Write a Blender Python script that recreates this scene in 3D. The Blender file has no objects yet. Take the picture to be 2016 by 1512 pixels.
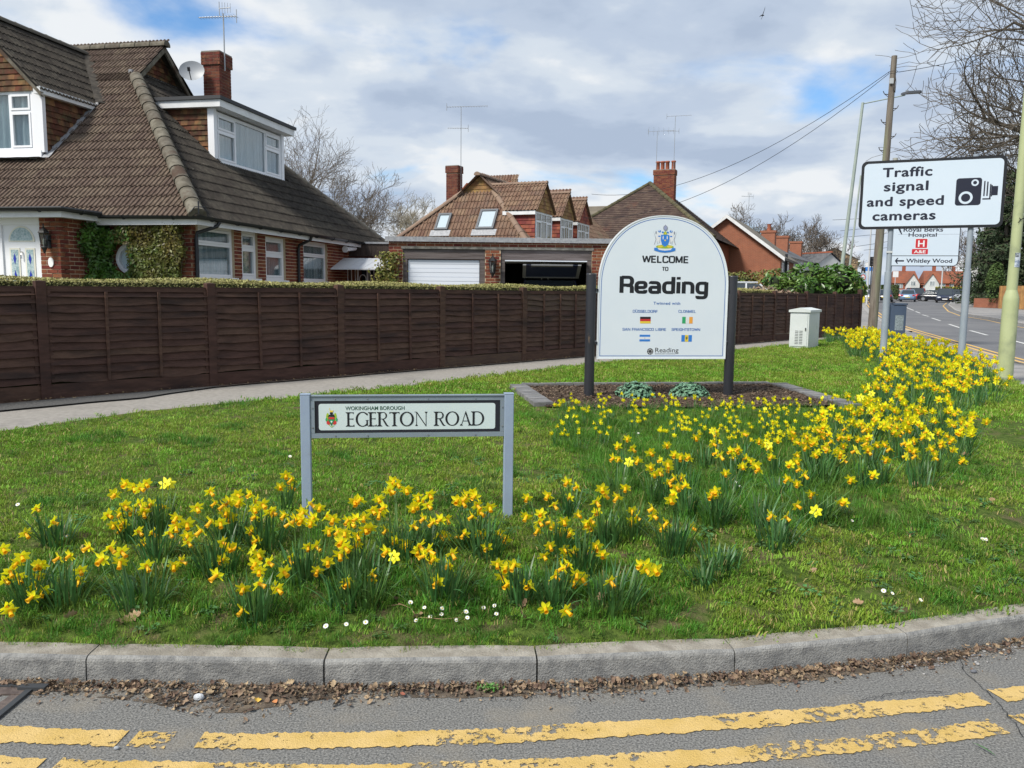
import bpy, bmesh, math, random
import numpy as np
from mathutils import Vector, Matrix, geometry, noise
random.seed(7); rng = np.random.default_rng(7)
SC = bpy.context.scene
COL = SC.collection
R = math.radians
# ------------------------------------------------------------------ camera
EYE = 1.65
cam_d = bpy.data.cameras.new('camera'); cam = bpy.data.objects.new('camera', cam_d); COL.objects.link(cam)
cam_d.sensor_width = 36; cam_d.lens = 28.571; cam_d.clip_end = 3000; cam_d.clip_start = 0.05
cam.location = (0, 0, EYE)
cam.matrix_world = Matrix.Translation((0, 0, EYE)) @ Matrix.Rotation(math.pi/2-math.atan(186/1600), 4, 'X') @ Matrix.Rotation(0.011, 4, 'Z')
SC.camera = cam
# ------------------------------------------------------------------ light and exposure
SUN_EL, SUN_AZ = R(48), R(-130)       # azimuth measured from +Y towards +X: behind the camera, to its left
world = bpy.data.worlds.new('World'); SC.world = world; world.use_nodes = True
def build_world():
    nt = world.node_tree; nt.nodes.clear(); N = nt.nodes.new; L = nt.links.new
    out = N('ShaderNodeOutputWorld'); bg = N('ShaderNodeBackground'); bg.inputs['Strength'].default_value = 0.1
    sky = N('ShaderNodeTexSky'); sky.sky_type = 'NISHITA'; sky.sun_disc = False
    sky.sun_elevation = SUN_EL; sky.sun_rotation = SUN_AZ; sky.air_density = 1.0; sky.dust_density = 1.2
    tc = N('ShaderNodeTexCoord'); sep = N('ShaderNodeSeparateXYZ'); L(tc.outputs['Generated'], sep.inputs[0])
    def math_(op, a, b=None, c=None, clamp=False):
        m = N('ShaderNodeMath'); m.operation = op; m.use_clamp = clamp
        for i, v in enumerate((a, b, c)):
            if v is None: continue
            if isinstance(v, (int, float)): m.inputs[i].default_value = v
            else: L(v, m.inputs[i])
        return m.outputs[0]
    z = math_('ADD', math_('MAXIMUM', sep.outputs['Z'], 0.0), 0.27)
    cx = math_('DIVIDE', sep.outputs['X'], z); cy = math_('DIVIDE', sep.outputs['Y'], z)
    cmb = N('ShaderNodeCombineXYZ'); L(cx, cmb.inputs[0]); L(cy, cmb.inputs[1]); cmb.inputs[2].default_value = 4.3
    def fbm(scale, detail, rough, off):
        mp = N('ShaderNodeMapping'); mp.inputs['Location'].default_value = off; mp.inputs['Scale'].default_value = (1.0, 1.15, 1)
        L(cmb.outputs[0], mp.inputs[0])
        t = N('ShaderNodeTexNoise'); t.inputs['Scale'].default_value = scale; t.inputs['Detail'].default_value = detail
        t.inputs['Roughness'].default_value = rough; t.inputs['Distortion'].default_value = 0.25; L(mp.outputs[0], t.inputs['Vector']); return t.outputs[0]
    cover = fbm(1.35, 9, 0.5, (1.4, 2.2, 0)); shade = fbm(1.9, 7, 0.47, (4.2, 9.4, 1)); fine = fbm(6.5, 5, 0.55, (1, 5, 3))
    def ramp(v, stops):
        r = N('ShaderNodeValToRGB'); L(v, r.inputs[0]); e = r.color_ramp.elements
        while len(e) > 1: e.remove(e[-1])
        e[0].position = stops[0][0]; e[0].color = (*stops[0][1], 1)
        for p, c in stops[1:]: x = e.new(p); x.color = (*c, 1)
        r.color_ramp.interpolation = 'EASE'; return r.outputs[0]
    mask = ramp(cover, [(0.34, (0, 0, 0)), (0.465, (1, 1, 1))])
    mask = math_('MAXIMUM', mask, math_('SUBTRACT', 1.0, math_('MULTIPLY', math_('MAXIMUM', sep.outputs['Z'], 0.0), 8.0), clamp=True))
    sh2 = math_('ADD', math_('MULTIPLY', shade, 0.8), math_('MULTIPLY', fine, 0.2))
    cl = ramp(sh2, [(0.37, (2.65, 3.2, 4.1)), (0.45, (3.2, 3.75, 4.6)), (0.53, (4.1, 4.55, 5.1)), (0.60, (5.2, 5.4, 5.6))])
    blue = N('ShaderNodeMixRGB'); blue.blend_type = 'MULTIPLY'; blue.inputs[0].default_value = 1; blue.inputs[2].default_value = (0.60, 0.88, 1.12, 1); L(sky.outputs[0], blue.inputs[1])
    mix = N('ShaderNodeMixRGB'); L(mask, mix.inputs[0]); L(blue.outputs[0], mix.inputs[1]); L(cl, mix.inputs[2])
    L(mix.outputs[0], bg.inputs[0]); L(bg.outputs[0], out.inputs[0])
build_world()
sun_d = bpy.data.lights.new('sun', 'SUN'); sun = bpy.data.objects.new('sun', sun_d); COL.objects.link(sun)
sun_d.energy = 3.0; sun_d.angle = R(16); sun_d.color = (1.0, 0.95, 0.86)
_sd = Vector((math.sin(SUN_AZ)*math.cos(SUN_EL), math.cos(SUN_AZ)*math.cos(SUN_EL), math.sin(SUN_EL)))
sun.rotation_euler = _sd.to_track_quat('Z', 'Y').to_euler()
SC.view_settings.view_transform = 'Standard'; SC.view_settings.look = 'None'; SC.view_settings.exposure = 0.72; SC.view_settings.gamma = 1
SC.view_settings.use_curve_mapping = False
SC.render.film_transparent = False

# ------------------------------------------------------------------ materials
MATS = {}
def M(name, c1, c2=None, scale=3.0, rough=0.8, bump=0.0, bscale=None, metal=0.0, detail=5, stops=None, rnd=0.0, island=False, spec=0.5, trans=0.0,
      c3=None, s3=1.0, t3=(0.5, 0.7), stretch=None, coat=0.0, coord='pos'):
    if name in MATS: return MATS[name]
    m = bpy.data.materials.new(name); m.use_nodes = True; nt = m.node_tree; N = nt.nodes.new; L = nt.links.new
    p = nt.nodes['Principled BSDF']; p.inputs['Roughness'].default_value = rough; p.inputs['Metallic'].default_value = metal
    p.inputs['Specular IOR Level'].default_value = spec
    if coat: p.inputs['Coat Weight'].default_value = coat
    c1 = (*c1, 1); p.inputs['Base Color'].default_value = c1
    if coord == 'pos': vec = N('ShaderNodeNewGeometry').outputs['Position']
    else: vec = N('ShaderNodeTexCoord').outputs['Object']
    if stretch:
        mp = N('ShaderNodeMapping'); mp.inputs['Scale'].default_value = stretch; L(vec, mp.inputs[0]); vec = mp.outputs[0]
    col = None
    def nz(s, d=detail, r=0.6):
        t = N('ShaderNodeTexNoise'); t.inputs['Scale'].default_value = s; t.inputs['Detail'].default_value = d; t.inputs['Roughness'].default_value = r; L(vec, t.inputs['Vector']); return t.outputs[0]
    def mixc(f, a, b, mode='MIX'):
        x = N('ShaderNodeMixRGB'); x.blend_type = mode
        for i, v in ((0, f), (1, a), (2, b)):
            if isinstance(v, (int, float)): x.inputs[i].default_value = v
            elif isinstance(v, tuple): x.inputs[i].default_value = v
            else: L(v, x.inputs[i])
        return x.outputs[0]
    if c2 is not None:
        r = N('ShaderNodeValToRGB'); L(nz(scale), r.inputs[0]); e = r.color_ramp.elements
        e[0].position, e[1].position = stops or (0.38, 0.62); e[0].color = c1; e[1].color = (*c2, 1); col = r.outputs[0]
    if c3 is not None:
        r = N('ShaderNodeValToRGB'); L(nz(s3), r.inputs[0]); e = r.color_ramp.elements; e[0].position, e[1].position = t3
        e[0].color = (0, 0, 0, 1); e[1].color = (1, 1, 1, 1); col = mixc(r.outputs[0], col if col is not None else c1, (*c3, 1))
    if rnd:
        if island: rv = N('ShaderNodeNewGeometry').outputs['Random Per Island']
        else: rv = N('ShaderNodeObjectInfo').outputs['Random']
        a = N('ShaderNodeMath'); a.operation = 'MULTIPLY_ADD'; L(rv, a.inputs[0]); a.inputs[1].default_value = 2*rnd; a.inputs[2].default_value = 1-rnd
        h = N('ShaderNodeHueSaturation'); L(a.outputs[0], h.inputs['Value'])
        b = N('ShaderNodeMath'); b.operation = 'MULTIPLY_ADD'; L(rv, b.inputs[0]); b.inputs[1].default_value = 0.04*min(1, rnd*3); b.inputs[2].default_value = 0.5-0.02*min(1, rnd*3); L(b.outputs[0], h.inputs['Hue'])
        if col is not None: L(col, h.inputs['Color'])
        else: h.inputs['Color'].default_value = c1
        col = h.outputs[0]
    if col is not None: L(col, p.inputs['Base Color'])
    if bump:
        b = N('ShaderNodeBump'); b.inputs['Strength'].default_value = min(1, bump); b.inputs['Distance'].default_value = 0.01*max(1, bump); L(nz(bscale or scale*4, 6), b.inputs['Height']); L(b.outputs[0], p.inputs['Normal'])
    if trans:
        t = N('ShaderNodeBsdfTranslucent'); ad = N('ShaderNodeMixShader'); ad.inputs[0].default_value = trans
        if col is not None: L(col, t.inputs[0])
        else: t.inputs[0].default_value = c1
        o = nt.nodes['Material Output']; L(p.outputs[0], ad.inputs[1]); L(t.outputs[0], ad.inputs[2]); L(ad.outputs[0], o.inputs[0])
    MATS[name] = m; return m
def glass_mat(name='window glass', tint=(0.9, 0.95, 0.97), opacity=0.12, dark=(0.02, 0.03, 0.035)):
    if name in MATS: return MATS[name]
    m = bpy.data.materials.new(name); m.use_nodes = True; nt = m.node_tree; nt.nodes.clear(); N = nt.nodes.new; L = nt.links.new
    o = N('ShaderNodeOutputMaterial'); tr = N('ShaderNodeBsdfTransparent'); tr.inputs[0].default_value = (*tint, 1)
    g = N('ShaderNodeBsdfGlossy'); g.inputs['Roughness'].default_value = 0.03; lw = N('ShaderNodeLayerWeight'); pw = N('ShaderNodeMath'); pw.operation = 'POWER'; L(lw.outputs['Facing'], pw.inputs[0]); pw.inputs[1].default_value = 2.5
    fr = N('ShaderNodeMath'); fr.operation = 'MULTIPLY_ADD'; fr.inputs[1].default_value = .6; fr.inputs[2].default_value = .10; L(pw.outputs[0], fr.inputs[0])
    mx = N('ShaderNodeMixShader'); L(fr.outputs[0], mx.inputs[0]); L(tr.outputs[0], mx.inputs[1]); L(g.outputs[0], mx.inputs[2])
    d = N('ShaderNodeBsdfDiffuse'); d.inputs[0].default_value = (*dark, 1); m2 = N('ShaderNodeMixShader'); m2.inputs[0].default_value = opacity
    L(mx.outputs[0], m2.inputs[1]); L(d.outputs[0], m2.inputs[2]); L(m2.outputs[0], o.inputs[0]); MATS[name] = m; return m

# ------------------------------------------------------------------ object helpers
def link(o, parent=None, label=None, cat=None, group=None, kind=None):
    COL.objects.link(o)
    if parent is not None: o.parent = parent
    if label: o['label'] = label
    if cat: o['category'] = cat
    if group: o['group'] = group
    if kind: o['kind'] = kind
    return o
def thing(name, label, cat, loc=(0, 0, 0), rz=0.0, group=None, kind=None):
    o = bpy.data.objects.new(name, None); o.empty_display_size = 0.2; link(o, None, label, cat, group, kind)
    o.location = loc; o.rotation_euler = (0, 0, rz); return o
def inst(name, mesh, parent, loc=(0, 0, 0), mat3=None, **k):
    o = bpy.data.objects.new(name, mesh); link(o, parent, **k)
    if mat3 is not None: o.matrix_local = Matrix.Translation(loc) @ mat3.to_4x4()
    else: o.location = loc
    return o
def copy_tree(o, parent=None):
    c = o.copy(); COL.objects.link(c); c.parent = parent
    for ch in [x for x in o.children]: copy_tree(ch, c)
    return c
class PF:      # a plane frame: origin, along, up, outward normal
    def __init__(s, o, a, u=(0, 0, 1), n=None):
        s.o = Vector(o); s.a = Vector(a).normalized(); s.u = Vector(u).normalized(); s.n = Vector(n).normalized() if n is not None else s.a.cross(s.u)
    def p(s, x, y, z=0): return s.o + s.a*x + s.u*y + s.n*z
    def m3(s): return Matrix((s.a, s.u, s.n)).transposed()
WP = PF((0, 0, 0), (1, 0, 0), (0, 1, 0), (0, 0, 1))
class MB:
    def __init__(s): s.v = []; s.f = []; s.m = []; s.smooth = []
    def add(s, vs, fs, mi=0, sm=False):
        b = len(s.v); s.v += [tuple(x) for x in vs]
        for f in fs: s.f.append([b+i for i in f]); s.m.append(mi); s.smooth.append(sm)
        return s
    def pbox(s, F, x0, x1, y0, y1, z0, z1, mi=0):
        vs = [F.p(x, y, z) for z in (z0, z1) for y in (y0, y1) for x in (x0, x1)]
        return s.add(vs, [(0, 2, 3, 1), (4, 5, 7, 6), (0, 1, 5, 4), (2, 6, 7, 3), (0, 4, 6, 2), (1, 3, 7, 5)], mi)
    def box(s, x0, x1, y0, y1, z0, z1, mi=0): return s.pbox(WP, x0, x1, y0, y1, z0, z1, mi)
    def prism(s, F, poly, z0, z1, mi=0, side=None):
        n = len(poly); vs = [F.p(x, y, z0) for x, y in poly]+[F.p(x, y, z1) for x, y in poly]
        s.add(vs, [tuple(range(n))[::-1], tuple(range(n, 2*n))], mi)
        return s.add(vs, [(i, (i+1) % n, n+(i+1) % n, n+i) for i in range(n)], mi if side is None else side)
    def flat(s, F, poly, z=0, mi=0): return s.add([F.p(x, y, z) for x, y in poly], [tuple(range(len(poly)))], mi)
    def tube(s, pts, r, n=8, mi=0, cap=True, sm=True):
        pts = [Vector(p) for p in pts]; k = len(pts); rs = r if isinstance(r, (list, tuple)) else [r]*k; vs = []; ref = None
        for i, p in enumerate(pts):
            d = (pts[min(k-1, i+1)]-pts[max(0, i-1)]).normalized()
            if ref is None: ref = Vector((0, 0, 1)) if abs(d.z) < 0.9 else Vector((1, 0, 0))
            a = d.cross(ref).normalized(); b = d.cross(a).normalized(); ref = a.cross(d)
            if i == 0: pass
            for j in range(n):
                t = 2*math.pi*j/n; vs.append(p+(a*math.cos(t)+b*math.sin(t))*rs[i])
        fs = [(i*n+j, i*n+(j+1) % n, (i+1)*n+(j+1) % n, (i+1)*n+j) for i in range(k-1) for j in range(n)]
        s.add(vs, fs, mi, sm)
        if cap:
            s.add(vs[:n], [tuple(range(n))[::-1]], mi); s.add(vs[-n:], [tuple(range(n))], mi)
        return s
    def lathe(s, prof, n=16, o=(0, 0, 0), mi=0, sm=True):
        o = Vector(o); vs = [o+Vector((r*math.cos(2*math.pi*j/n), r*math.sin(2*math.pi*j/n), z)) for r, z in prof for j in range(n)]
        fs = [(i*n+j, i*n+(j+1) % n, (i+1)*n+(j+1) % n, (i+1)*n+j) for i in range(len(prof)-1) for j in range(n)]
        s.add(vs, fs, mi, sm); s.add(vs[:n], [tuple(range(n))[::-1]], mi); s.add(vs[-n:], [tuple(range(n))], mi); return s
    def ball(s, c, r, n=10, mi=0, sz=1.0):
        k = n//2; return s.lathe([(max(1e-4, r*math.sin(math.pi*i/k)), -r*sz*math.cos(math.pi*i/k)) for i in range(k+1)], n, c, mi)
    def mesh(s, name, mats):
        me = bpy.data.meshes.new(name); me.from_pydata(s.v, [], s.f)
        for m in (mats if isinstance(mats, (list, tuple)) else [mats]): me.materials.append(m)
        me.polygons.foreach_set('material_index', s.m); me.polygons.foreach_set('use_smooth', s.smooth); me.update(); return me
    def build(s, name, mats, parent=None, bevel=0, **k):
        o = bpy.data.objects.new(name, s.mesh(name, mats)); link(o, parent, **k)
        if bevel:
            b = o.modifiers.new('bevel', 'BEVEL'); b.width = bevel; b.segments = 2; b.limit_method = 'ANGLE'
        return o
def npmesh(name, V, F, mats, mi=None, smooth=False):
    """fast mesh from numpy arrays; F is (n,3) or (n,4)"""
    me = bpy.data.meshes.new(name); V = np.asarray(V, dtype=np.float32); F = np.asarray(F, dtype=np.int32); k = F.shape[1]
    me.vertices.add(len(V)); me.vertices.foreach_set('co', V.ravel()); me.loops.add(F.size); me.loops.foreach_set('vertex_index', F.ravel())
    me.polygons.add(len(F)); me.polygons.foreach_set('loop_start', np.arange(0, F.size, k, dtype=np.int32)); me.polygons.foreach_set('loop_total', np.full(len(F), k, dtype=np.int32))
    for m in (mats if isinstance(mats, (list, tuple)) else [mats]): me.materials.append(m)
    if mi is not None: me.polygons.foreach_set('material_index', np.asarray(mi, dtype=np.int32))
    if smooth: me.polygons.foreach_set('use_smooth', np.ones(len(F), dtype=bool))
    me.update(calc_edges=True); return me
def leaf_cloud(name, pts, size, mats, parent=None, nrm=None, spread=0.9, aspect=0.5, mi=None, fold=0.25, **k):
    """one leaf-sized folded face pair at every point"""
    P = np.asarray(pts, dtype=float); n = len(P)
    sz = size*(0.6+0.8*rng.random(n))
    d = rng.normal(size=(n, 3)); d /= np.linalg.norm(d, axis=1)[:, None]
    if nrm is not None: d = np.asarray(nrm)+spread*d; d /= np.linalg.norm(d, axis=1)[:, None]
    h = rng.normal(size=(n, 3)); t = np.cross(d, h); t /= np.linalg.norm(t, axis=1)[:, None]; b = np.cross(d, t)
    t *= sz[:, None]; b *= (sz*aspect)[:, None]; f = d*(sz*fold*aspect)[:, None]
    V = np.stack([P-t, P+b*0.9-t*0.1+f, P+t, P-b*0.9-t*0.1+f], 1).reshape(-1, 3)
    i = np.arange(n)*4; F = np.concatenate([np.stack([i, i+1, i+2], 1), np.stack([i, i+2, i+3], 1)])
    me = npmesh(name, V, F, mats, None if mi is None else np.concatenate([mi, mi])); o = bpy.data.objects.new(name, me); return link(o, parent, **k)

# ------------------------------------------------------------------ ground level
KP=[(-9,3.55),(-7,3.4),(-5,3.3),(-3.5,3.25),(-2.1,3.22),(-.77,3.21),(.12,3.25),(.98,3.35),(1.82,3.54),(2.47,3.74),(3.3,4.06),(4.2,4.5),(5.2,5.1),(6.2,5.9),(7.1,6.9),(7.9,8.2),(8.5,9.8),(8.9,11.8),(9.25,14.4),(9.9,16.54),(10.7,19.2),(11.75,22.3),(13.55,27.8),(15.7,34.3),(20.6,47),(30,70),(44,103)]
def sm(x): x=min(1,max(0,x)); return x*x*(3-2*x)
def kdist(x,y):
    b=1e9;s=1;bi=0
    for i in range(len(KP)-1):
        ax,ay=KP[i];bx,by=KP[i+1];dx,dy=bx-ax,by-ay
        t=((x-ax)*dx+(y-ay)*dy)/(dx*dx+dy*dy); tc=min(1,max(0,t))
        d=math.hypot(x-ax-dx*tc,y-ay-dy*tc)
        if d<b: b=d; s=1 if dx*(y-ay)-dy*(x-ax)>0 else -1; py=ay+dy*tc
    return b*s,py
def T(x,y):
    d,py=kdist(x,y)
    L=.12+.30*sm((py-3.6)/9)
    f=.2*sm(d/1.5)+.1*sm((d-1)/4.5) if d>0 else 0
    z=min(.42,L+f)
    if y>28: z+=.0065*(y-28)**2/(y-28+12) if y<130 else .0065*102**2/114
    return z
def verge_z(x, y): return T(x, y)+.004-.024*(1-sm((kdist(x, y)[0]-.112)/.035))*(y < 6)+0.014*noise.noise((x*1.3, y*1.3, 2.1))*min(1, max(0, kdist(x, y)[0]*2))
def resample(pl, step):
    out = [Vector(pl[0][:2])]
    for a, b in zip(pl, pl[1:]):
        a = Vector(a[:2]); b = Vector(b[:2]); n = max(1, int((b-a).length/step+.5))
        out += [a.lerp(b, i/n) for i in range(1, n+1)]
    return out
def smooth_pl(pl, it=3):
    p = [Vector(q[:2]) for q in pl]
    for _ in range(it):
        q = [p[0]]
        for a, b in zip(p, p[1:]): q += [a.lerp(b, .25), a.lerp(b, .75)]
        q.append(p[-1]); p = q
    return p
def offset_pl(pl, d):
    out = []
    for i, p in enumerate(pl):
        t = (pl[min(len(pl)-1, i+1)]-pl[max(0, i-1)]).normalized(); out.append(p+Vector((-t.y, t.x))*d)
    return out
def sheet(name, poly, step, zf, mats, jag=0.0, parent=None, holes=(), **k):
    """a triangulated ground patch inside a polygon"""
    poly = [Vector(p[:2]) for p in poly]
    xs = [p.x for p in poly]; ys = [p.y for p in poly]; inner = []
    y = min(ys)
    while y < max(ys):
        x = min(xs)
        while x < max(xs):
            inner.append(Vector((x+random.uniform(-.2, .2)*step, y+random.uniform(-.2, .2)*step))); x += step
        y += step
    b = []
    for a, c in zip(poly, poly[1:]+poly[:1]):
        n = max(1, int((c-a).length/(step*0.8)))
        b += [a.lerp(c, i/n) for i in range(n)]
    nb = len(b); r = geometry.delaunay_2d_cdt(b+inner, [], [list(range(nb))], 1, 1e-5)
    vs = [(v.x, v.y, zf(v.x, v.y)) for v in r[0]]
    me = bpy.data.meshes.new(name); me.from_pydata(vs, [], r[2]); 
    for m in (mats if isinstance(mats, (list, tuple)) else [mats]): me.materials.append(m)
    me.polygons.foreach_set('use_smooth', [True]*len(me.polygons)); me.update()
    o = bpy.data.objects.new(name, me); return link(o, parent, **k)
def inpoly(x, y, poly):
    c = False; n = len(poly); j = n-1
    for i in range(n):
        xi, yi = poly[i][0], poly[i][1]; xj, yj = poly[j][0], poly[j][1]
        if (yi > y) != (yj > y) and x < (xj-xi)*(y-yi)/(yj-yi)+xi: c = not c
        j = i
    return c

# ------------------------------------------------------------------ ground materials
ASPH = M('worn asphalt', (0.075, 0.075, 0.073), (0.27, 0.265, 0.25), scale=120, rough=0.92, bump=0.7, bscale=110, stops=(0.36, 0.66), detail=10, c3=(0.24, 0.215, 0.175), s3=2.6, t3=(0.5, 0.8), spec=0.2)
ASPH2 = M('smooth main road asphalt', (0.11, 0.112, 0.12), (0.15, 0.152, 0.16), scale=40, rough=0.85, bump=0.3, bscale=150, c3=(0.18, 0.18, 0.185), s3=0.35, t3=(0.4, 0.7), spec=0.3)
PATHM = M('pale footpath tarmac', (0.25, 0.235, 0.215), (0.31, 0.29, 0.265), scale=18, rough=0.95, bump=0.4, bscale=160, c3=(0.18, 0.17, 0.16), s3=1.1, t3=(0.52, 0.8), spec=0.2)
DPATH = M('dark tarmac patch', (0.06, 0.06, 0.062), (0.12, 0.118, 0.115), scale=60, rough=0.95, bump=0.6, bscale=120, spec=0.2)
CONC = M('weathered kerb concrete', (0.19, 0.19, 0.187), (0.31, 0.307, 0.293), scale=16, rough=0.9, bump=1.0, bscale=120, c3=(0.17, 0.17, 0.165), s3=75, t3=(0.54, 0.78), rnd=0.06, spec=0.2)
CONCT = M('beige worn kerb top', (0.235, 0.212, 0.178), (0.35, 0.325, 0.28), scale=12, rough=0.95, bump=0.8, bscale=110, c3=(0.22, 0.2, 0.165), s3=4, t3=(0.5, 0.75), rnd=0.06, spec=0.15)
SOIL = M('dark bark mulch soil', (0.045, 0.032, 0.024), (0.12, 0.085, 0.06), scale=45, rough=1, bump=2, bscale=60, c3=(0.02, 0.015, 0.012), s3=9, spec=0.1)
TURF = M('turf soil under the grass', (0.045, 0.075, 0.015), (0.10, 0.15, 0.03), scale=22, rough=1, bump=2, bscale=70, c3=(0.13, 0.10, 0.06), s3=5.5, t3=(0.52, 0.68), spec=0.1)
FIELD = M('far ground', (0.06, 0.09, 0.03), (0.11, 0.12, 0.05), scale=0.3, rough=1, spec=0.1)
def paint_mat(name, c, c2, worn):
    m = M(name, c, c2, scale=7, rough=0.75, bump=0.7, bscale=150, spec=0.3); nt = m.node_tree; N = nt.nodes.new; L = nt.links.new
    o = nt.nodes['Material Output']; p = nt.nodes['Principled BSDF']; tr = N('ShaderNodeBsdfTransparent'); mx = N('ShaderNodeMixShader')
    g = N('ShaderNodeNewGeometry'); a = N('ShaderNodeTexNoise'); a.inputs['Scale'].default_value = 26; a.inputs['Detail'].default_value = 11; a.inputs['Roughness'].default_value = 0.75
    b = N('ShaderNodeTexNoise'); b.inputs['Scale'].default_value = 2.6; b.inputs['Detail'].default_value = 3
    L(g.outputs['Position'], a.inputs['Vector']); L(g.outputs['Position'], b.inputs['Vector'])
    ad = N('ShaderNodeMath'); ad.operation = 'MULTIPLY_ADD'; L(b.outputs[0], ad.inputs[0]); ad.inputs[1].default_value = 0.62; L(a.outputs[0], ad.inputs[2])
    r = N('ShaderNodeValToRGB'); L(ad.outputs[0], r.inputs[0]); r.color_ramp.elements[0].position = worn; r.color_ramp.elements[1].position = worn+0.03
    L(r.outputs[0], mx.inputs[0]); L(p.outputs[0], mx.inputs[1]); L(tr.outputs[0], mx.inputs[2]); L(mx.outputs[0], o.inputs[0]); return m
YEL = paint_mat('worn yellow road paint', (0.53, 0.36, 0.11), (0.60, 0.42, 0.16), 0.865)
YEL2 = M('yellow road paint', (0.62, 0.38, 0.1), (0.55, 0.36, 0.14), scale=4, rough=0.8)
WHT = M('white road paint', (0.62, 0.62, 0.6), (0.5, 0.5, 0.49), scale=6, rough=0.8)

# ------------------------------------------------------------------ ground sheets
KERB = smooth_pl([Vector(p) for p in KP], 2)
KFRONT = [p for p in KERB]
KBACK = offset_pl(KERB, 0.112)
def zfar(x, y): return T(x, min(y, 400))-0.16
def build_ground():
    vs = []; fs = []; xs = [-1500, -400, -120, -60, -30, -15, -8, -4, 0, 4, 8, 12, 18, 25, 35, 50, 70, 100, 150, 300, 800, 1500]; ys = [-60, -20, -6, -2, 0, 2, 4, 6, 8, 12, 16, 22, 30, 40, 55, 75, 100, 130, 170, 250, 500, 2500]
    for y in ys:
        for x in xs: vs.append((x, y, zfar(x, y)-(0.25 if y < 14 else 0.06)))
    n = len(xs)
    for j in range(len(ys)-1):
        for i in range(n-1): fs.append((j*n+i, j*n+i+1, (j+1)*n+i+1, (j+1)*n+i))
    b = MB(); b.add(vs, fs); b.build('ground', FIELD, kind='structure')
build_ground()
MAINFAR = [Vector(p) for p in [(16.5, -8), (17.6, 10), (18.6, 22), (20.5, 30.5), (21.98, 35.04), (24.83, 41.93), (27.07, 48.57), (31.4, 58), (40.9, 76.8), (52, 97)]]
near = [p for p in KFRONT]
road_poly = [Vector((-9, -6))]+[Vector((-9, 3.55))]+near[1:]+[Vector((44, 103)), Vector((70, 118)), Vector((90, 118))]+list(reversed(MAINFAR))
def road_z(x, y):
    d, py = kdist(x, y); L_ = .12+.30*sm((py-3.6)/9)
    z = L_-0.12
    if y > 28: z += .0065*(y-28)**2/(y-28+12)
    return z
# near road (fine) and main road (coarser)
sheet('road', [(-9, -6), (-9, 3.56)]+[p for p in KFRONT if p.x < 6.6]+[(6.6, 6.2), (14, 6.2), (14, -6)], 0.35, road_z, ASPH, kind='structure')
sheet('main_road', [(6.6, 6.2)]+[p for p in KFRONT if p.x >= 6.65 and p.y > 6.3]+[(44, 104), (60, 118), (82, 118)]+list(reversed(MAINFAR))+[(14, -6), (14, 6.2)], 2.0, lambda x, y: road_z(x, y)+(0.0 if y < 6.3 else 0.0), ASPH2, kind='structure')
sheet('side_road', [(38, 84), (20, 112), (30, 124), (60, 118), (44, 100)], 4, lambda x, y: road_z(x, y)-0.01, ASPH2, kind='structure')
PATHNEAR = [(-7.6, 3.62), (-6.2, 4.95), (-4.41, 6.91), (-3.78, 7.8), (-1.86, 9.57), (-0.06, 11.72), (1.74, 14.2), (5.17, 17.54), (8.58, 21.76), (9.6, 23.0)]
FDIR = Vector((6.4, 6.66)).normalized(); FN = Vector((-FDIR.y, FDIR.x))
F0 = Vector((-5.05, 8.72)); FP = 1.885      # first post in view, post spacing
FENCE0 = F0-FDIR*FP*3; FENCE1 = F0+FDIR*(FP*12)
PAVE_EDGE = [(9.9, 22.2), (9.29, 17.85), (8.64, 15.65), (7.81, 13.36), (6.9, 10.88), (6.3, 9.2), (6.6, 7.9), (7.6, 7.75)]
pn = resample(smooth_pl(PATHNEAR, 2), 0.6)
path_poly = [p for p in pn]+[Vector((10.2, 22.6)), Vector((11.6, 24.6))]+[FENCE1+FDIR*0.6, FENCE1+FN*0.4, FENCE0+FN*0.4, Vector((-9, 3.7))]
sheet('footpath', path_poly, 0.6, lambda x, y: T(x, y)-0.022, PATHM, kind='structure')
kb = [p for p in KBACK]
sheet('pavement', [Vector((10.25, 22.7))]+[Vector(p) for p in PAVE_EDGE]+[p for p in kb if p.x > 7.7 or p.y > 7.6]+[Vector((42, 103)), Vector((30, 84)), Vector((20.5, 55)), Vector((14.5, 36)), Vector((11.6, 27)), Vector((10.9, 26.0)), Vector((11.6, 24.6))], 1.0, lambda x, y: T(x, y)-0.018, M('grey pavement tarmac', (0.20, 0.195, 0.19), (0.27, 0.26, 0.255), scale=3, rough=0.95, bump=0.3, bscale=90, c3=(0.33, 0.31, 0.29), s3=0.6, t3=(0.5, 0.7)), kind='structure')
VERGE = [p for p in kb if p.x < 7.6 and p.y < 7.6]+[Vector(p) for p in reversed(PAVE_EDGE)]+[Vector((9.75, 23.1))]+list(reversed(pn))
VERGE = [Vector((-7.6, 3.6))]+[p for p in VERGE if p.x > -7.5]
lawn = sheet('verge_lawn', VERGE, 0.17, verge_z, TURF, kind='structure')
sheet('far_pavement', [Vector((p.x+0.15, p.y)) for p in MAINFAR]+[Vector((64, 97)), Vector((50, 74)), Vector((38, 56)), Vector((31, 44)), Vector((26, 34)), Vector((22, 20)), Vector((20, -8))], 4, lambda x, y: T(x, y)-0.01, MATS['grey pavement tarmac'], kind='structure')
sheet('far_verge', [Vector((22.5, 20)), Vector((26.2, 34)), Vector((31.2, 44)), Vector((38.2, 56)), Vector((50.2, 74)), Vector((64.2, 97)), Vector((120, 97)), Vector((90, 20))], 6, lambda x, y: T(x, y)+0.01, M('far grass', (0.06, 0.12, 0.02), (0.1, 0.17, 0.04), scale=1.5, rough=1), kind='structure')
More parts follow.
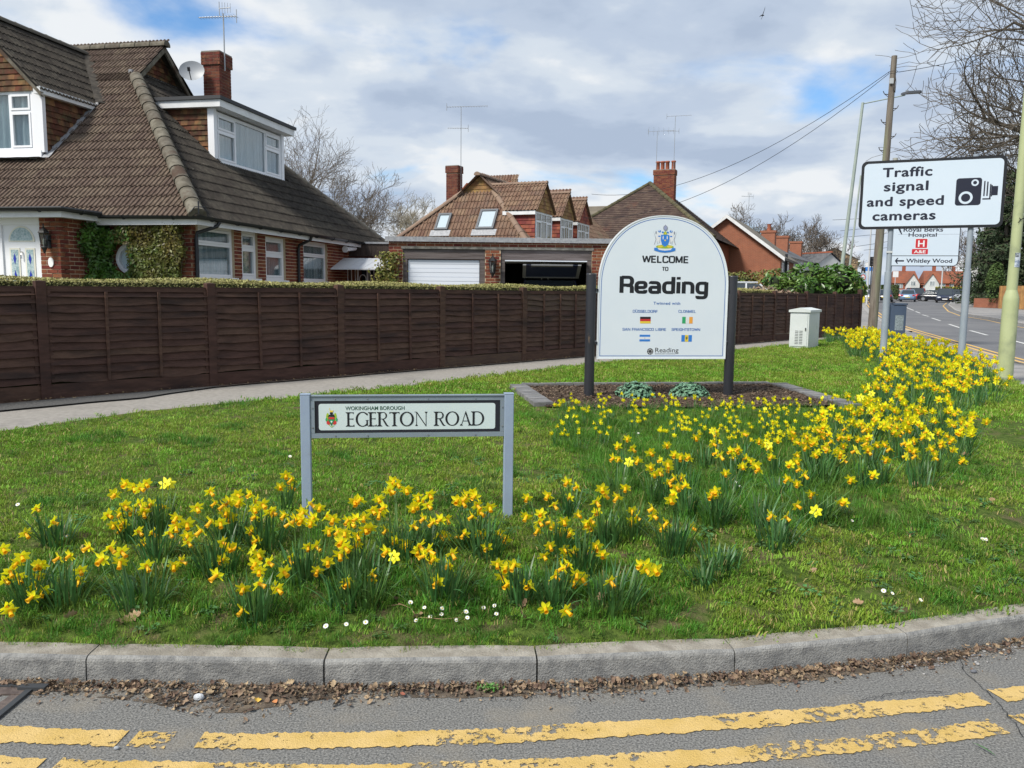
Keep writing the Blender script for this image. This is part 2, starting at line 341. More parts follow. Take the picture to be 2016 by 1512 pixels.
sheet('far_lawn', [Vector((20, 112)), Vector((30, 124)), Vector((60, 118)), Vector((90, 118)), Vector((140, 170)), Vector((20, 170))], 12, lambda x, y: T(x, y)-0.03, MATS['far grass'], kind='structure')
sheet('garden_ground', [FENCE0+FN*0.4, FENCE1+FN*0.4, Vector((15, 38)), Vector((20, 55)), Vector((20, 75)), Vector((-30, 75)), Vector((-30, 8))], 5, lambda x, y: T(x, y)-0.02, M('garden gravel', (0.2, 0.18, 0.15), (0.12, 0.14, 0.07), scale=2, rough=1), kind='structure')
# dark tarmac strip along the fence foot
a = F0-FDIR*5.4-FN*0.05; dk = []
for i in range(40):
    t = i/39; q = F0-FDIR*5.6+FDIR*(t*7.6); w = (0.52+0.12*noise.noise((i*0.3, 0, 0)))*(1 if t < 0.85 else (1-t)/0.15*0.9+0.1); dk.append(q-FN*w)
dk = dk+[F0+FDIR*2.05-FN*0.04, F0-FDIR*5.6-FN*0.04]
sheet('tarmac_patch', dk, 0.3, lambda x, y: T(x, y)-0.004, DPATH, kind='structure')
# crumbs of soil and weeds at the fence foot
# ------------------------------------------------------------------ kerb of single stones
kerb = thing('kerb', None, None, kind='structure'); kerb['label'] = 'curved run of worn concrete kerb stones round the grass corner'
def kerb_mesh(p, q, na, nb, c):
    # p,q front foot points, na/nb normals, built round centre c
    prof = [(0, -0.12), (0.006, 0.094), (0.010, 0.104), (0.017, 0.110), (0.026, 0.113), (0.05, 0.115), (0.125, 0.117), (0.125, -0.12)]
    b = MB(); k = 7; vs = []
    for i in range(k):
        t = i/(k-1); m = p.lerp(q, t); n = na.lerp(nb, t).normalized(); bul = 4*t*(1-t)*0.0
        zz = road_z(m.x, m.y)
        for (d, z) in prof:
            e = 1 if 0 < i < k-1 else 0; w = 0.0025*noise.noise((m.x*9, m.y*9, z*30)) if e else -0.004 if d < 0.03 else 0
            vs.append((m.x+n.x*(d-w)-c.x, m.y+n.y*(d-w)-c.y, zz+z+(0 if e or z < 0.09 else -0.005)))
    n_ = len(prof)
    fs = [(i*n_+j, (i+1)*n_+j, (i+1)*n_+j+1, i*n_+j+1) for i in range(k-1) for j in range(n_-1)]
    b.add(vs, [f for q_, f in enumerate(fs) if q_ % (n_-1) < 4], 0); b.add(vs, [f for q_, f in enumerate(fs) if q_ % (n_-1) >= 4], 1); b.add(vs[:n_], [tuple(range(n_))], 0); b.add(vs[-n_:], [tuple(range(n_))[::-1]], 0); return b
KJ = [(-3.56, 3.255), (-2.66, 3.232), (-1.765, 3.222), (-0.77, 3.21), (0.12, 3.255), (0.98, 3.35), (1.82, 3.54)]
rest = [p for p in resample([p for p in KERB if p.x > 1.85 and p.y < 26], 0.06)]; acc = 0; last = Vector(KJ[-1])
for p in rest:
    if (p-last).length > 0.9: KJ.append((p.x, p.y)); last = p
KJ = [(-9, 3.55), (-8.1, 3.49), (-7.2, 3.43), (-6.3, 3.37), (-5.4, 3.32), (-4.5, 3.29)]+KJ
kj = [Vector(p) for p in KJ]
for i in range(len(kj)-1):
    p, q = kj[i], kj[i+1]; t = (q-p).normalized(); n = Vector((-t.y, t.x))
    tp = (q-(kj[i-1] if i else p)).normalized(); tq = ((kj[i+2] if i+2 < len(kj) else q)-p).normalized()
    na = Vector((-tp.y, tp.x)); nb = Vector((-tq.y, tq.x)); g = random.uniform(.0022, .0045)
    if i > 45: break
    c = p.lerp(q, .5); o = kerb_mesh(p+t*g, q-t*g, na, nb, c).build('kerb_stone', [CONC, CONCT], kerb); o.location = (c.x, c.y, 0)
# joint packing behind the stones
kb2 = MB(); kk = [p for p in resample(KERB, 0.4) if p.y < 27]; f_ = offset_pl(kk, 0.034); b_ = offset_pl(kk, 0.12)
for i in range(len(kk)-1):
    za = road_z(kk[i].x, kk[i].y); zb = road_z(kk[i+1].x, kk[i+1].y)
    kb2.add([(f_[i].x, f_[i].y, za-.05), (f_[i+1].x, f_[i+1].y, zb-.05), (f_[i+1].x, f_[i+1].y, zb+.09), (f_[i].x, f_[i].y, za+.09), (b_[i+1].x, b_[i+1].y, zb+.09), (b_[i].x, b_[i].y, za+.09)], [(0, 1, 2, 3), (3, 2, 4, 5)])
kb2.build('joint_mortar', M('dark joint dirt', (0.11, 0.10, 0.08), rough=1), kerb)
def kerb_strip(name, pl, z0=0.0, h=0.12, w=0.14, side=1, **k):
    b = MB(); pl = resample(pl, 1.5); f_ = pl; g_ = offset_pl(pl, w*side); vs = []; fs = []
    for i, (p, q) in enumerate(zip(f_, g_)):
        z = road_z(p.x, p.y) if side > 0 else T(p.x, p.y)-0.12
        vs += [(p.x, p.y, z-.1), (p.x, p.y, z+h), (q.x, q.y, z+h), (q.x, q.y, z-.1)]
    for i in range(len(pl)-1):
        for j in range(3): fs.append((i*4+j, i*4+4+j, i*4+5+j, i*4+1+j))
    b.add(vs, fs); return b.build(name, M('far kerb concrete', (0.36, 0.35, 0.33), (0.28, 0.27, 0.26), scale=2, rough=0.9), **k)
kerb_strip('far_kerb', [p for p in KERB if p.y > 26], kind='structure')
kerb_strip('opposite_kerb', MAINFAR, side=-1, kind='structure')
# channel strip and yellow lines on the main road
def stripe(name, pl, off, w, mat, dz=0.006, jag=0.0, zf=None, rough_ends=False, **k):
    pl = resample(pl, 0.012 if jag else 0.8); a_ = offset_pl(pl, off-w/2); c_ = offset_pl(pl, off+w/2); vs = []; fs = []
    for i in range(len(pl)):
        p, q = a_[i], c_[i]
        if jag:
            ja = jag*.35*noise.noise((i*0.05, 3.3, off*9))+jag*0.7*noise.noise((i*0.55, 7.3, off*9)); jb = jag*.35*noise.noise((i*0.04, 9.3, off*7))+jag*0.7*noise.noise((i*0.62, 1.3, off*9))
            t = (q-p).normalized(); p = p+t*ja; q = q+t*jb
        z_ = zf or road_z
        vs += [(p.x, p.y, z_(p.x, p.y)+dz), (q.x, q.y, z_(q.x, q.y)+dz)]
    fs = [(2*i, 2*i+2, 2*i+3, 2*i+1) for i in range(len(pl)-1)]
    b = MB(); b.add(vs, fs); return b.build(name, mat, kind='structure', **k)
mk = [p for p in KERB if p.y > 12]
stripe('yellow_line', mk, -0.42, 0.1, YEL2); stripe('yellow_line', mk, -0.65, 0.1, YEL2)
stripe('channel_strip', mk, -0.17, 0.26, M('channel concrete', (0.3, 0.29, 0.27), rough=0.9), 0.004)
LANE = [(33.71, 70.11), (29.3, 59.67), (28.04, 56.81), (26.48, 53.03), (24.92, 49.65), (23.85, 46.75), (22.66, 44.08), (21.14, 40.28), (19.49, 36.42), (17.8, 32.23), (17.2, 30.6), (15.92, 27.29), (15.2, 25.0), (14.2, 22.4)]
for i in range(0, len(LANE), 2): stripe('lane_dash', [Vector(LANE[i]), Vector(LANE[i+1])], 0, 0.11, WHT)
for a_, b_ in (((37.3, 81.3), (38.6, 81.9)), ((38.8, 80.6), (40.6, 78.6)), ((13.2, 17.5), (14.0, 19.8))): stripe('lane_dash', [Vector(a_), Vector(b_)], 0, 0.14, WHT)
stripe('yellow_line', [Vector((p.x, p.y)) for p in MAINFAR if p.y > 20], 0.4, 0.1, YEL2)
# near double yellow lines, worn and broken
Y1 = [(-4, 2.88), (-3, 2.86), (-1.98, 2.83), (-1.2, 2.79), (-0.67, 2.8), (0.01, 2.85), (0.78, 2.95), (1.41, 3.06), (1.98, 3.17), (2.5, 3.33), (3.3, 3.65), (4.2, 4.1)]
def sub(pl, x0, x1): return [p for p in resample(smooth_pl(pl, 2), 0.02) if x0 <= p.x <= x1]
for x0, x1 in ((-4, -1.40), (-1.385, -1.22), (-1.14, 1.955), (2.01, 4.2)): stripe('yellow_line', sub(Y1, x0, x1), 0, 0.104, YEL, 0.004, jag=0.022)
Y2 = [(-4, 2.68), (-3, 2.66), (-1.75, 2.63), (-1.39, 2.61), (-0.52, 2.60), (0.01, 2.64), (0.72, 2.72), (1.31, 2.82), (1.86, 2.94), (2.3, 3.08), (3.2, 3.45), (4.2, 3.95)]
for x0, x1 in ((-4, -1.6), (-1.57, 1.9), (1.98, 4.2)): stripe('yellow_line', sub(Y2, x0, x1), 0, 0.100, YEL, 0.004, jag=0.022)
# road cracks on the right
CR = M('crack shadow tar', (0.012, 0.012, 0.012), rough=1)
def crack(pts):
    p = resample([Vector(q) for q in pts], 0.025); vs = []; 
    for i, q in enumerate(p): 
        n = Vector((noise.noise((q.x*25, q.y*25, 0)), noise.noise((q.x*25, q.y*25, 5))))*0.02; w = 0.0016+0.002*noise.noise((i*.7, 0, 1)); d = (p[min(i+1, len(p)-1)]-p[max(0, i-1)]).normalized()
        s = Vector((-d.y, d.x))*w; vs += [(q.x+n.x-s.x, q.y+n.y-s.y, 0.009), (q.x+n.x+s.x, q.y+n.y+s.y, 0.009)]
    b = MB(); b.add(vs, [(2*i, 2*i+2, 2*i+3, 2*i+1) for i in range(len(p)-1)]); b.build('road_crack', CR, kind='structure')
crack([(2.08, 3.62), (2.0, 3.4), (1.99, 3.2), (1.97, 3.05), (1.93, 2.9), (1.96, 2.75), (2.05, 2.62)]); crack([(1.97, 3.02), (2.1, 2.96), (2.25, 2.95)]); crack([(1.4, 3.12), (1.6, 3.2), (1.8, 3.22)])
# ------------------------------------------------------------------ walls, tiles, windows
BRICK = M('red brick', (0.22, 0.066, 0.038), (0.15, 0.048, 0.031), scale=14, rough=0.9, bump=0.4, bscale=90, rnd=0.28, c3=(0.12, 0.05, 0.035), s3=5, t3=(0.55, 0.8), spec=0.2)
BRICKI = M('red brick field', (0.22, 0.066, 0.038), (0.15, 0.048, 0.031), scale=14, rough=0.9, bump=0.4, bscale=90, rnd=0.28, island=True, c3=(0.12, 0.05, 0.035), s3=5, t3=(0.55, 0.8), spec=0.2)
MORT = M('pale mortar', (0.46, 0.36, 0.25), (0.52, 0.42, 0.30), scale=20, rough=1, spec=0.1)
TILE = M('weathered brown concrete tile', (0.085, 0.060, 0.047), (0.145, 0.108, 0.083), scale=9, rough=0.92, bump=0.5, bscale=60, rnd=0.16, c3=(0.21, 0.19, 0.16), s3=16, t3=(0.64, 0.8), spec=0.2)
TILEI = M('weathered brown concrete tile field', (0.085, 0.060, 0.047), (0.145, 0.108, 0.083), scale=9, rough=0.92, bump=0.5, bscale=60, rnd=0.16, island=True, c3=(0.21, 0.19, 0.16), s3=16, t3=(0.64, 0.8), spec=0.2)
TILED = M('mossy shade-darkened tile', (0.038, 0.034, 0.030), (0.072, 0.063, 0.053), scale=8, rough=0.95, bump=0.6, bscale=60, rnd=0.14, c3=(0.17, 0.165, 0.145), s3=18, t3=(0.62, 0.8), spec=0.15)  # mossy tile, darkened so right-facing slopes carry their shade in the colour
TILEDI = M('mossy shade-darkened tile field', (0.038, 0.034, 0.030), (0.072, 0.063, 0.053), scale=8, rough=0.95, bump=0.6, bscale=60, rnd=0.14, island=True, c3=(0.17, 0.165, 0.145), s3=18, t3=(0.62, 0.8), spec=0.15)
CLAY = M('brown hanging clay tile', (0.17, 0.075, 0.04), (0.08, 0.045, 0.028), scale=5, rough=0.9, rnd=0.4, c3=(0.10, 0.08, 0.04), s3=6, spec=0.2)
CLAYI = M('brown hanging clay tile field', (0.17, 0.075, 0.04), (0.08, 0.045, 0.028), scale=5, rough=0.9, rnd=0.4, island=True, c3=(0.10, 0.08, 0.04), s3=6, spec=0.2)
UPVC = M('white window plastic', (0.78, 0.79, 0.82), rough=0.35)
FASC = M('white painted board', (0.72, 0.73, 0.74), (0.62, 0.63, 0.64), scale=3, rough=0.5)
BLKP = M('black gutter plastic', (0.016, 0.018, 0.022), rough=0.35)
LEAD = M('grey lead flashing', (0.33, 0.34, 0.36), (0.22, 0.23, 0.25), scale=12, rough=0.6)
RIDGE = M('lichen ridge tile', (0.10, 0.088, 0.068), (0.17, 0.155, 0.125), scale=7, rough=0.95, bump=0.8, bscale=50, rnd=0.15, c3=(0.085, 0.06, 0.045), s3=2, t3=(0.55, 0.65), spec=0.15)
GLASS = glass_mat()
def curtain_mat():
    return M('pale net curtain', (0.84, 0.90, 0.90), (0.45, 0.58, 0.61), scale=11, rough=1, stretch=(1, 1, 0.05), spec=0.1, c3=(0.86, 0.9, 0.9), s3=30, t3=(0.6, 0.75), trans=.25)
CURT = curtain_mat()
DARK = M('dark room', (0.02, 0.022, 0.025), rough=1)
_bm = {}
def brick_mesh(mat, L=0.212, H=0.061, D=0.007):
    key = (mat.name, L, H)
    if key not in _bm:
        b = MB(); c = 0.003; F = PF((0, 0, 0), (1, 0, 0), (0, 1, 0), (0, 0, 1))
        vs = [(0, 0, -.01), (L, 0, -.01), (L, H, -.01), (0, H, -.01), (0, 0, D-c), (L, 0, D-c), (L, H, D-c), (0, H, D-c), (c, c, D), (L-c, c, D), (L-c, H-c, D), (c, H-c, D)]
        b.add(vs, [(0, 1, 5, 4), (1, 2, 6, 5), (2, 3, 7, 6), (3, 0, 4, 7), (4, 5, 9, 8), (5, 6, 10, 9), (6, 7, 11, 10), (7, 4, 8, 11), (8, 9, 10, 11)]); _bm[key] = b.mesh('brick', mat)
    return _bm[key]
def cells(x0, x1, y0, y1, holes):
    xs = sorted({x0, x1, *[min(max(h[i], x0), x1) for h in holes for i in (0, 1)]}); ys = sorted({y0, y1, *[min(max(h[i], y0), y1) for h in holes for i in (2, 3)]})
    for a, b in zip(xs, xs[1:]):
        for c, d in zip(ys, ys[1:]):
            mx, my = (a+b)/2, (c+d)/2
            if not any(h[0] < mx < h[1] and h[2] < my < h[3] for h in holes): yield a, b, c, d
def brick_wall(parent, F, x0, x1, y0, y1, holes=(), bud=None, gauge=0.075, mat=None, mati=None, top=None, thick=0.2, mort=None, test=None):
    """mortar backing with bricks proud of it; full bricks are parts while the budget list lasts"""
    mat = mat or BRICK; mati = mati or BRICKI
    b = MB()
    for a_, b_, c_, d_ in cells(x0, x1, y0, y1, holes): b.pbox(F, a_, b_, c_, d_, -thick, 0)
    b.build('wall', mort or MORT, parent)
    bw = 0.225; cut = MB(); me = brick_mesh(mat); row = 0; y = y0+0.005; m3 = F.m3()
    while y+0.065 <= y1+0.001:
        x = x0-(0.1125 if row % 2 else 0.0); 
        while x < x1:
            a_, b_ = max(x, x0), min(x+0.212, x1)
            segs = [(a_, b_)]
            for h in holes:
                if h[2] < y+0.06 and h[3] > y+0.01:
                    segs = [s for q in segs for s in ((q[0], min(q[1], h[0]-.004)), (max(q[0], h[1]+.004), q[1])) if s[1]-s[0] > 0.02]
            for (p, q) in segs:
                if q-p < 0.02 or (test and not test((p+q)/2, y+0.035)): continue
                if q-p > 0.2115 and bud is not None and bud[0] > 0 and (test is None or test(p, y) ) and y > bud[1]:
                    bud[0] -= 1; inst('brick', me, parent, F.p(p, y, 0), m3)
                else:
                    cut.pbox(F, p, q, y, y+0.061, -0.005, 0.006+0.001*((row*7+int(x*10)) % 3))
            x += bw
        y += gauge; row += 1
    if cut.v: cut.build('brickwork', mati, parent, kind='stuff')
def tile_geo(w, g, ribs, h=0.024, over=0.07, th=0.014):
    if ribs: 
        xs = [0]; hs = [0]
        for r in range(ribs):
            c = (r+.5)/ribs; d = 0.5/ribs
            xs += [c-d*.55, c-d*.28, c+d*.28, c+d*.55]; hs += [0, h, h, 0]
        xs.append(1); hs.append(0)
    else: xs, hs = [0, 0.5, 1], [0, 0.002, 0]
    g0 = 0.0; vs = []; n = len(xs); lift = 0.030
    for x, z in zip(xs, hs): vs.append((x*w*0.992, -over*0.4, lift+z))           # lower lip, lifted over the course below
    for x, z in zip(xs, hs): vs.append((x*w*0.992, g, 0.004+z))
    for x, z in zip(xs, hs): vs.append((x*w*0.992, -over*0.4, lift+z-th))
    fs = [(i, i+1, n+i+1, n+i) for i in range(n-1)]+[(2*n+i, 2*n+i+1, i+1, i) for i in range(n-1)]
    return vs, fs
def tile_roof(parent, F, poly, w=0.3, g=0.31, ribs=3, mat=None, mati=None, holes=(), bud=None, name='roof_tile', near=None, lay=True, h=0.024, ystart=None):
    """courses of tiles clipped to a convex polygon in the plane frame F (x along, y up the slope)"""
    mat = mat or TILE; mati = mati or TILEI
    u = MB(); u.flat(F, poly, -0.012); u.build('roof_deck', M('dark felt', (0.03, 0.028, 0.025), rough=1), parent)
    vs, fs = tile_geo(w, g, ribs, h); key = (mat.name, w, g, ribs)
    if key not in _bm:
        b = MB(); b.add(vs, fs); _bm[key] = b.mesh(name, mat)
    me = _bm[key]; xs = [p[0] for p in poly]; ys = [p[1] for p in poly]; full = []; edge = []
    y = min(ys) if ystart is None else ystart; row = 0
    while y < max(ys):
        x = min(xs)-w+(w/2 if row % 2 else 0)*(0 if ribs else 1)
        while x < max(xs):
            c4 = [(x, y), (x+w, y), (x+w, y+g), (x, y+g)]; ins = sum(inpoly(a_, b_, poly) for a_, b_ in c4); cx, cy = x+w/2, y+g/2
            if not any(inpoly(cx, cy, h_) for h_ in holes):
                if ins == 4: full.append((x, y))
                elif ins or inpoly(cx, cy, poly): edge.append((x, y))
            x += w
        y += g; row += 1
    m3 = F.m3()
    if bud is not None:
        wp = parent.matrix_world if parent else Matrix()
        mw = Matrix.Translation(parent.location) @ Matrix.Rotation(parent.rotation_euler[2], 4, 'Z')
        full.sort(key=lambda q: (mw @ F.p(q[0], q[1], 0)-cam.location).length); k = min(len(full), bud[0]); bud[0] -= k
        for (x, y) in full[:k]: inst(name, me, parent, F.p(x+random.uniform(-.002, .002), y+random.uniform(-.004, .004), random.uniform(0, .003)), m3)
        full = full[k:]
    if full:
        b = MB()
        for x, y in full:
            dz = random.uniform(0, .004); dy = random.uniform(-.004, .004); b.add([F.p(a_+x, b_+y+dy, c_+dz) for a_, b_, c_ in vs], fs)
        b.build(name+'_field', mati, parent, kind='stuff')
    if edge:
        bm = bmesh.new()
        for x, y in edge:
            bv = [bm.verts.new((a_+x, b_+y, c_)) for a_, b_, c_ in vs]
            for f in fs: bm.faces.new([bv[i] for i in f])
        n = len(poly); area = sum(poly[i][0]*poly[(i+1) % n][1]-poly[(i+1) % n][0]*poly[i][1] for i in range(n)); sg = 1 if area > 0 else -1
        for i in range(n):
            p, q = Vector((*poly[i], 0)), Vector((*poly[(i+1) % n], 0)); d = (q-p).normalized()
            if abs(d.y) < 0.01: continue
            bmesh.ops.bisect_plane(bm, geom=bm.verts[:]+bm.edges[:]+bm.faces[:], plane_co=p, plane_no=Vector((d.y, -d.x, 0))*sg, clear_outer=True)
        me2 = bpy.data.meshes.new(name+'_edges'); 
        for v in bm.verts: v.co = F.p(*v.co)
        bm.to_mesh(me2); bm.free(); me2.materials.append(mati); inst(name+'_edges', me2, parent, kind='stuff')
def ridge_run(parent, p, q, r=0.12, step=0.42, mat=None, name='ridge_tile'):
    p, q = Vector(p), Vector(q); n = max(1, round((q-p).length/step)); mat = mat or RIDGE
    d = (q-p)/n; L = d.length; key = ('ridge', round(L, 3), r, mat.name)
    if key not in _bm:
        b = MB(); k = 8; vs = []
        for (t, rr) in ((0, r*1.08), (0.12, r*1.0), (1.0, r*0.94)):
            for j in range(k+1):
                a_ = math.pi*(-0.08+1.16*j/k); vs.append((t*L, rr*math.cos(a_), rr*math.sin(a_)*0.85))
        b.add(vs, [(i*(k+1)+j, (i+1)*(k+1)+j, (i+1)*(k+1)+j+1, i*(k+1)+j+1) for i in range(2) for j in range(k)], 0, True)
        b.add(vs[:k+1], [tuple(range(k+1))]); _bm[key] = b.mesh(name, mat)
    x = d.normalized(); y = Vector((0, 0, 1)).cross(x).normalized(); z = x.cross(y); m3 = Matrix((x, y, z)).transposed()
    for i in range(n): inst(name, _bm[key], parent, p+d*i-z*0.02, m3)
def window(parent, F, x0, x1, y0, y1, panes, name='window', sill=True, fr=0.06, sash=0.045, dep=0.07, curtain=True, cmat=None, back=0.045, bars=0.0, label=None):
    """panes: list of (fx0,fx1,fy0,fy1,sash?) in fractions; frame face sits at F z=0"""
    w, h = x1-x0, y1-y0; b = MB()
    b.pbox(F, x0, x1, y0, y0+fr, -dep, 0); b.pbox(F, x0, x1, y1-fr, y1, -dep, 0); b.pbox(F, x0, x0+fr, y0+fr, y1-fr, -dep, 0); b.pbox(F, x1-fr, x1, y0+fr, y1-fr, -dep, 0)
    iw, ih = w-2*fr, h-2*fr; done = set()
    for (a_, b_, c_, d_, s) in panes:
        X0, X1, Y0, Y1 = x0+fr+iw*a_, x0+fr+iw*b_, y0+fr+ih*c_, y0+fr+ih*d_
        if b_ < .999 and ('x', b_, c_) not in done: done.add(('x', b_, c_)); b.pbox(F, X1-.022, X1+.022, Y0, Y1, -dep, -.002)
        if d_ < .999: b.pbox(F, X0, X1, Y1-.022, Y1+.022, -dep, -.003)
        if s:
            e = sash; X0 += .02*(a_ > .001); X1 -= .02*(b_ < .999); Y0 += .02*(c_ > .001); Y1 -= .02*(d_ < .999)
            b.pbox(F, X0+.004, X1-.004, Y0+.004, Y0+e, -dep+.01, .012); b.pbox(F, X0+.004, X1-.004, Y1-e, Y1-.004, -dep+.01, .012)
            b.pbox(F, X0+.004, X0+e, Y0+e, Y1-e, -dep+.01, .012); b.pbox(F, X1-e, X1-.004, Y0+e, Y1-e, -dep+.01, .012)
        if bars:
            k = max(1, int((X1-X0)/bars)); 
            for i in range(1, k): xx = X0+(X1-X0)*i/k; b.pbox(F, xx-.012, xx+.012, Y0, Y1, -.04, -.005)
    o = b.build(name, UPVC, parent)
    if label: o['label'] = label
    for (a_, b_, c_, d_, s) in panes:
        X0, X1, Y0, Y1 = x0+fr+iw*a_, x0+fr+iw*b_, y0+fr+ih*c_, y0+fr+ih*d_; e = .03 if s else 0
        g = MB(); g.pbox(F, X0+e, X1-e, Y0+e, Y1-e, -.034, -.028); g.build('pane', GLASS, o)
    if curtain:
        n = int(w/0.03)+2; vs = []
        for i in range(n):
            xx = x0+fr*.5+(w-fr)*i/(n-1); z = -back-.045+0.032*math.sin(i*1.15+0.9*math.sin(i*.31))
            vs += [F.p(xx, y0+fr*.5, z), F.p(xx+.01*math.sin(i), (y0+y1)/2, z*1.05), F.p(xx, y1-fr*.5, z*0.95)]
        c = MB(); c.add(vs, [(3*i+j, 3*i+3+j, 3*i+4+j, 3*i+1+j) for i in range(n-1) for j in (0, 1)], 0, True); c.build('curtain', cmat or CURT, o)
        d = MB(); d.pbox(F, x0+.01, x1-.01, y0+.01, y1-.01, -back-.14, -back-.12); d.build('room', DARK, o)
    else:
        d = MB(); d.pbox(F, x0+.01, x1-.01, y0+.01, y1-.01, -back-.02, -back); d.build('room', DARK, o)
    if sill:
        s_ = MB(); s_.pbox(F, x0-.07, x1+.07, y0-.045, y0-.002, -.02, .1); s_.build('sill', UPVC, o)
    return o
def gutter(parent, pts, r=0.06, name='gutter', mat=None):
    b = MB(); pts = [Vector(p) for p in pts]; vs = []; k = 7
    for i, p in enumerate(pts):
        d = (pts[min(len(pts)-1, i+1)]-pts[max(0, i-1)]).normalized(); a_ = Vector((-d.y, d.x, 0)).normalized()
        for j in range(k):
            t = math.pi*j/(k-1); vs.append(p+a_*r*math.cos(t)+Vector((0, 0, -r*math.sin(t))))
    b.add(vs, [(i*k+j, (i+1)*k+j, (i+1)*k+j+1, i*k+j+1) for i in range(len(pts)-1) for j in range(k-1)], 0, True)
    b.add(vs, [(i*k, i*k+k-1, (i+1)*k+k-1, (i+1)*k) for i in range(len(pts)-1)]); b.add(vs[:k], [tuple(range(k))]); b.add(vs[-k:], [tuple(range(k))[::-1]])
    o = b.build(name, mat or BLKP, parent)
    for p, q in zip(pts, pts[1:]):
        n = max(1, int((q-p).length/0.8))
        for i in range(n):
            c = p.lerp(q, (i+.5)/n); d = (q-p).normalized(); a_ = Vector((-d.y, d.x, 0)); m = MB()
            m.tube([c+a_*(r+.008)*math.cos(math.pi*j/8)+Vector((0, 0, -(r+.008)*math.sin(math.pi*j/8))) for j in range(9)], .009, 5); m.build('bracket', mat or BLKP, o)
    return o
def tri_wall(parent, F, poly, mat, z=0.0, name='gable_wall', thick=0.1):
    b = MB(); b.prism(F, poly, -thick, z); return b.build(name, mat, parent)
def aerial(label, loc, h, kind=0, rz=0.0, dir_=1):
    t = thing('tv_aerial', label, 'aerial', loc, rz); S = M('dull aluminium', (0.36, 0.37, 0.38), rough=0.45, metal=0.6)
    MB().tube([(0, 0, -.4), (0, 0, h)], .016, 6).build('mast', S, t)
    def yagi(z, L, n, el, nm='antenna', vert=False, d=1):
        b = MB(); b.tube([(-L*.35*d, 0, z), (L*.65*d, 0, z+.02*L)], .011, 5)
        for i in range(n):
            x = d*(-L*.33+L*.96*i/(n-1)); e = el*(1-.4*i/n)
            b.tube([(x, 0, z-e), (x, 0, z+e)] if vert else [(x, -e, z), (x, e, z)], .006, 4)
        b.tube([(-L*.35*d, 0, z-.16), (-L*.35*d, 0, z+.16)], .01, 4); b.build(nm, S, t)
    if kind == 0: yagi(h-.08, 1.0, 14, .12, d=-1); yagi(h+.12, .3, 5, .16, vert=True)
    elif kind == 1: yagi(h, 1.9, 16, .14, d=1); yagi(h-.95, .95, 9, .12, d=-1)
    elif kind == 2: yagi(h, 1.6, 6, .28, vert=True, d=1)
    elif kind == 3: yagi(h, 1.5, 6, .1, d=1); yagi(h-.9, .7, 5, .2, d=-1)
    return t
# ------------------------------------------------------------------ the corner house on the left
ZB = 0.42
H1 = thing('brick_bungalow', 'brown tiled brick chalet bungalow with dormers and round window at the left', 'house', (-5.9, 15.1, ZB), R(-11.25))
tb = [300]; bb = [290, 0.9]
FR = PF((0, 0, 0), (1, 0, 0), (0, 0, 1), (0, -1, 0))           # front wall plane
FS = PF((0, 0, 0), (0, 1, 0), (0, 0, 1), (1, 0, 0))            # side wall plane, x runs away
W1 = [(0.13, 1.46, 1.40, 2.37), (1.75, 2.40, 1.40, 2.37), (2.74, 3.66, 1.38, 2.31), (4.57, 5.93, 1.38, 2.33)]
bF = [150, 1.0]
FP1 = PF((0, -1.0, 0), (1, 0, 0), (0, 0, 1), (0, -1, 0))
brick_wall(H1, FP1, -2.33, -1.93, 0, 2.40, bud=bF)
FRT = PF((-1.93, -1.0, 0), (0, 1, 0), (0, 0, 1), (1, 0, 0))
brick_wall(H1, FRT, 0, 1.0, 0, 2.40, bud=bF)
bS = [150, 1.05]
brick_wall(H1, FS, 0, 7.35, 0, 2.42, holes=W1, bud=bS)
bR = [20, 1.2]
RWX, RWZ, RWR = -1.28, 1.72, 0.27
brick_wall(H1, FR, -1.93, 0, 0, 2.42, holes=[(RWX-RWR, RWX+RWR, RWZ-RWR, RWZ+RWR)], bud=bR)
b = MB(); b.pbox(FR, -9, -2.33, 0, 2.42, -0.2, -0.001); b.pbox(PF((0, 9.3, 0), (1, 0, 0), (0, 0, 1), (0, 1, 0)), -9, 0, 0, 2.4, -.2, 0); b.pbox(PF((-.02, 0, 0), (0, 1, 0), (0, 0, 1), (1, 0, 0)), 7.36, 9.3, 0, 2.4, -.2, 0); b.build('rear_wall', BRICKI, H1)
# windows on the side wall
def four(F, r, panes, lab): return window(H1, PF(F.p(0, 0, -0.05), F.a, F.u, F.n), *r, panes, sill=True, label=lab)
four(FS, W1[0], [(0, 1, 0, .66, 0), (0, 1, .66, 1, 1)], None); four(FS, W1[1], [(0, 1, 0, .66, 1), (0, 1, .66, 1, 1)], None)
four(FS, W1[2], [(0, 1, 0, .62, 1), (0, 1, .62, 1, 1)], None); four(FS, W1[3], [(0, 1, 0, .66, 0), (0, 1, .66, 1, 1)], None)
# round window
def ring(F, cx, cy, r0, r1, z0, z1, n=36, mb=None):
    b = mb or MB(); vs = []
    for r, z in ((r0, z0), (r0, z1), (r1, z1), (r1, z0)): vs += [F.p(cx+r*math.cos(2*math.pi*i/n), cy+r*math.sin(2*math.pi*i/n), z) for i in range(n)]
    b.add(vs, [(k*n+i, k*n+(i+1) % n, ((k+1) % 4)*n+(i+1) % n, ((k+1) % 4)*n+i) for k in range(4) for i in range(n)], 0, False); return b
rw = ring(FR, RWX, RWZ, .21, .275, -.1, .03); ring(FR, RWX, RWZ, .275, .4, -.06, -.002, mb=rw).build('round_window', UPVC, H1) if False else None
o = ring(FR, RWX, RWZ, .215, .285, -.1, .03).build('window', UPVC, H1, label='round white window half hidden by the wall shrub')
s_ = MB(); n = 36; cs = []
sq = [(.271, .271), (-.271, .271), (-.271, -.271), (.271, -.271)]
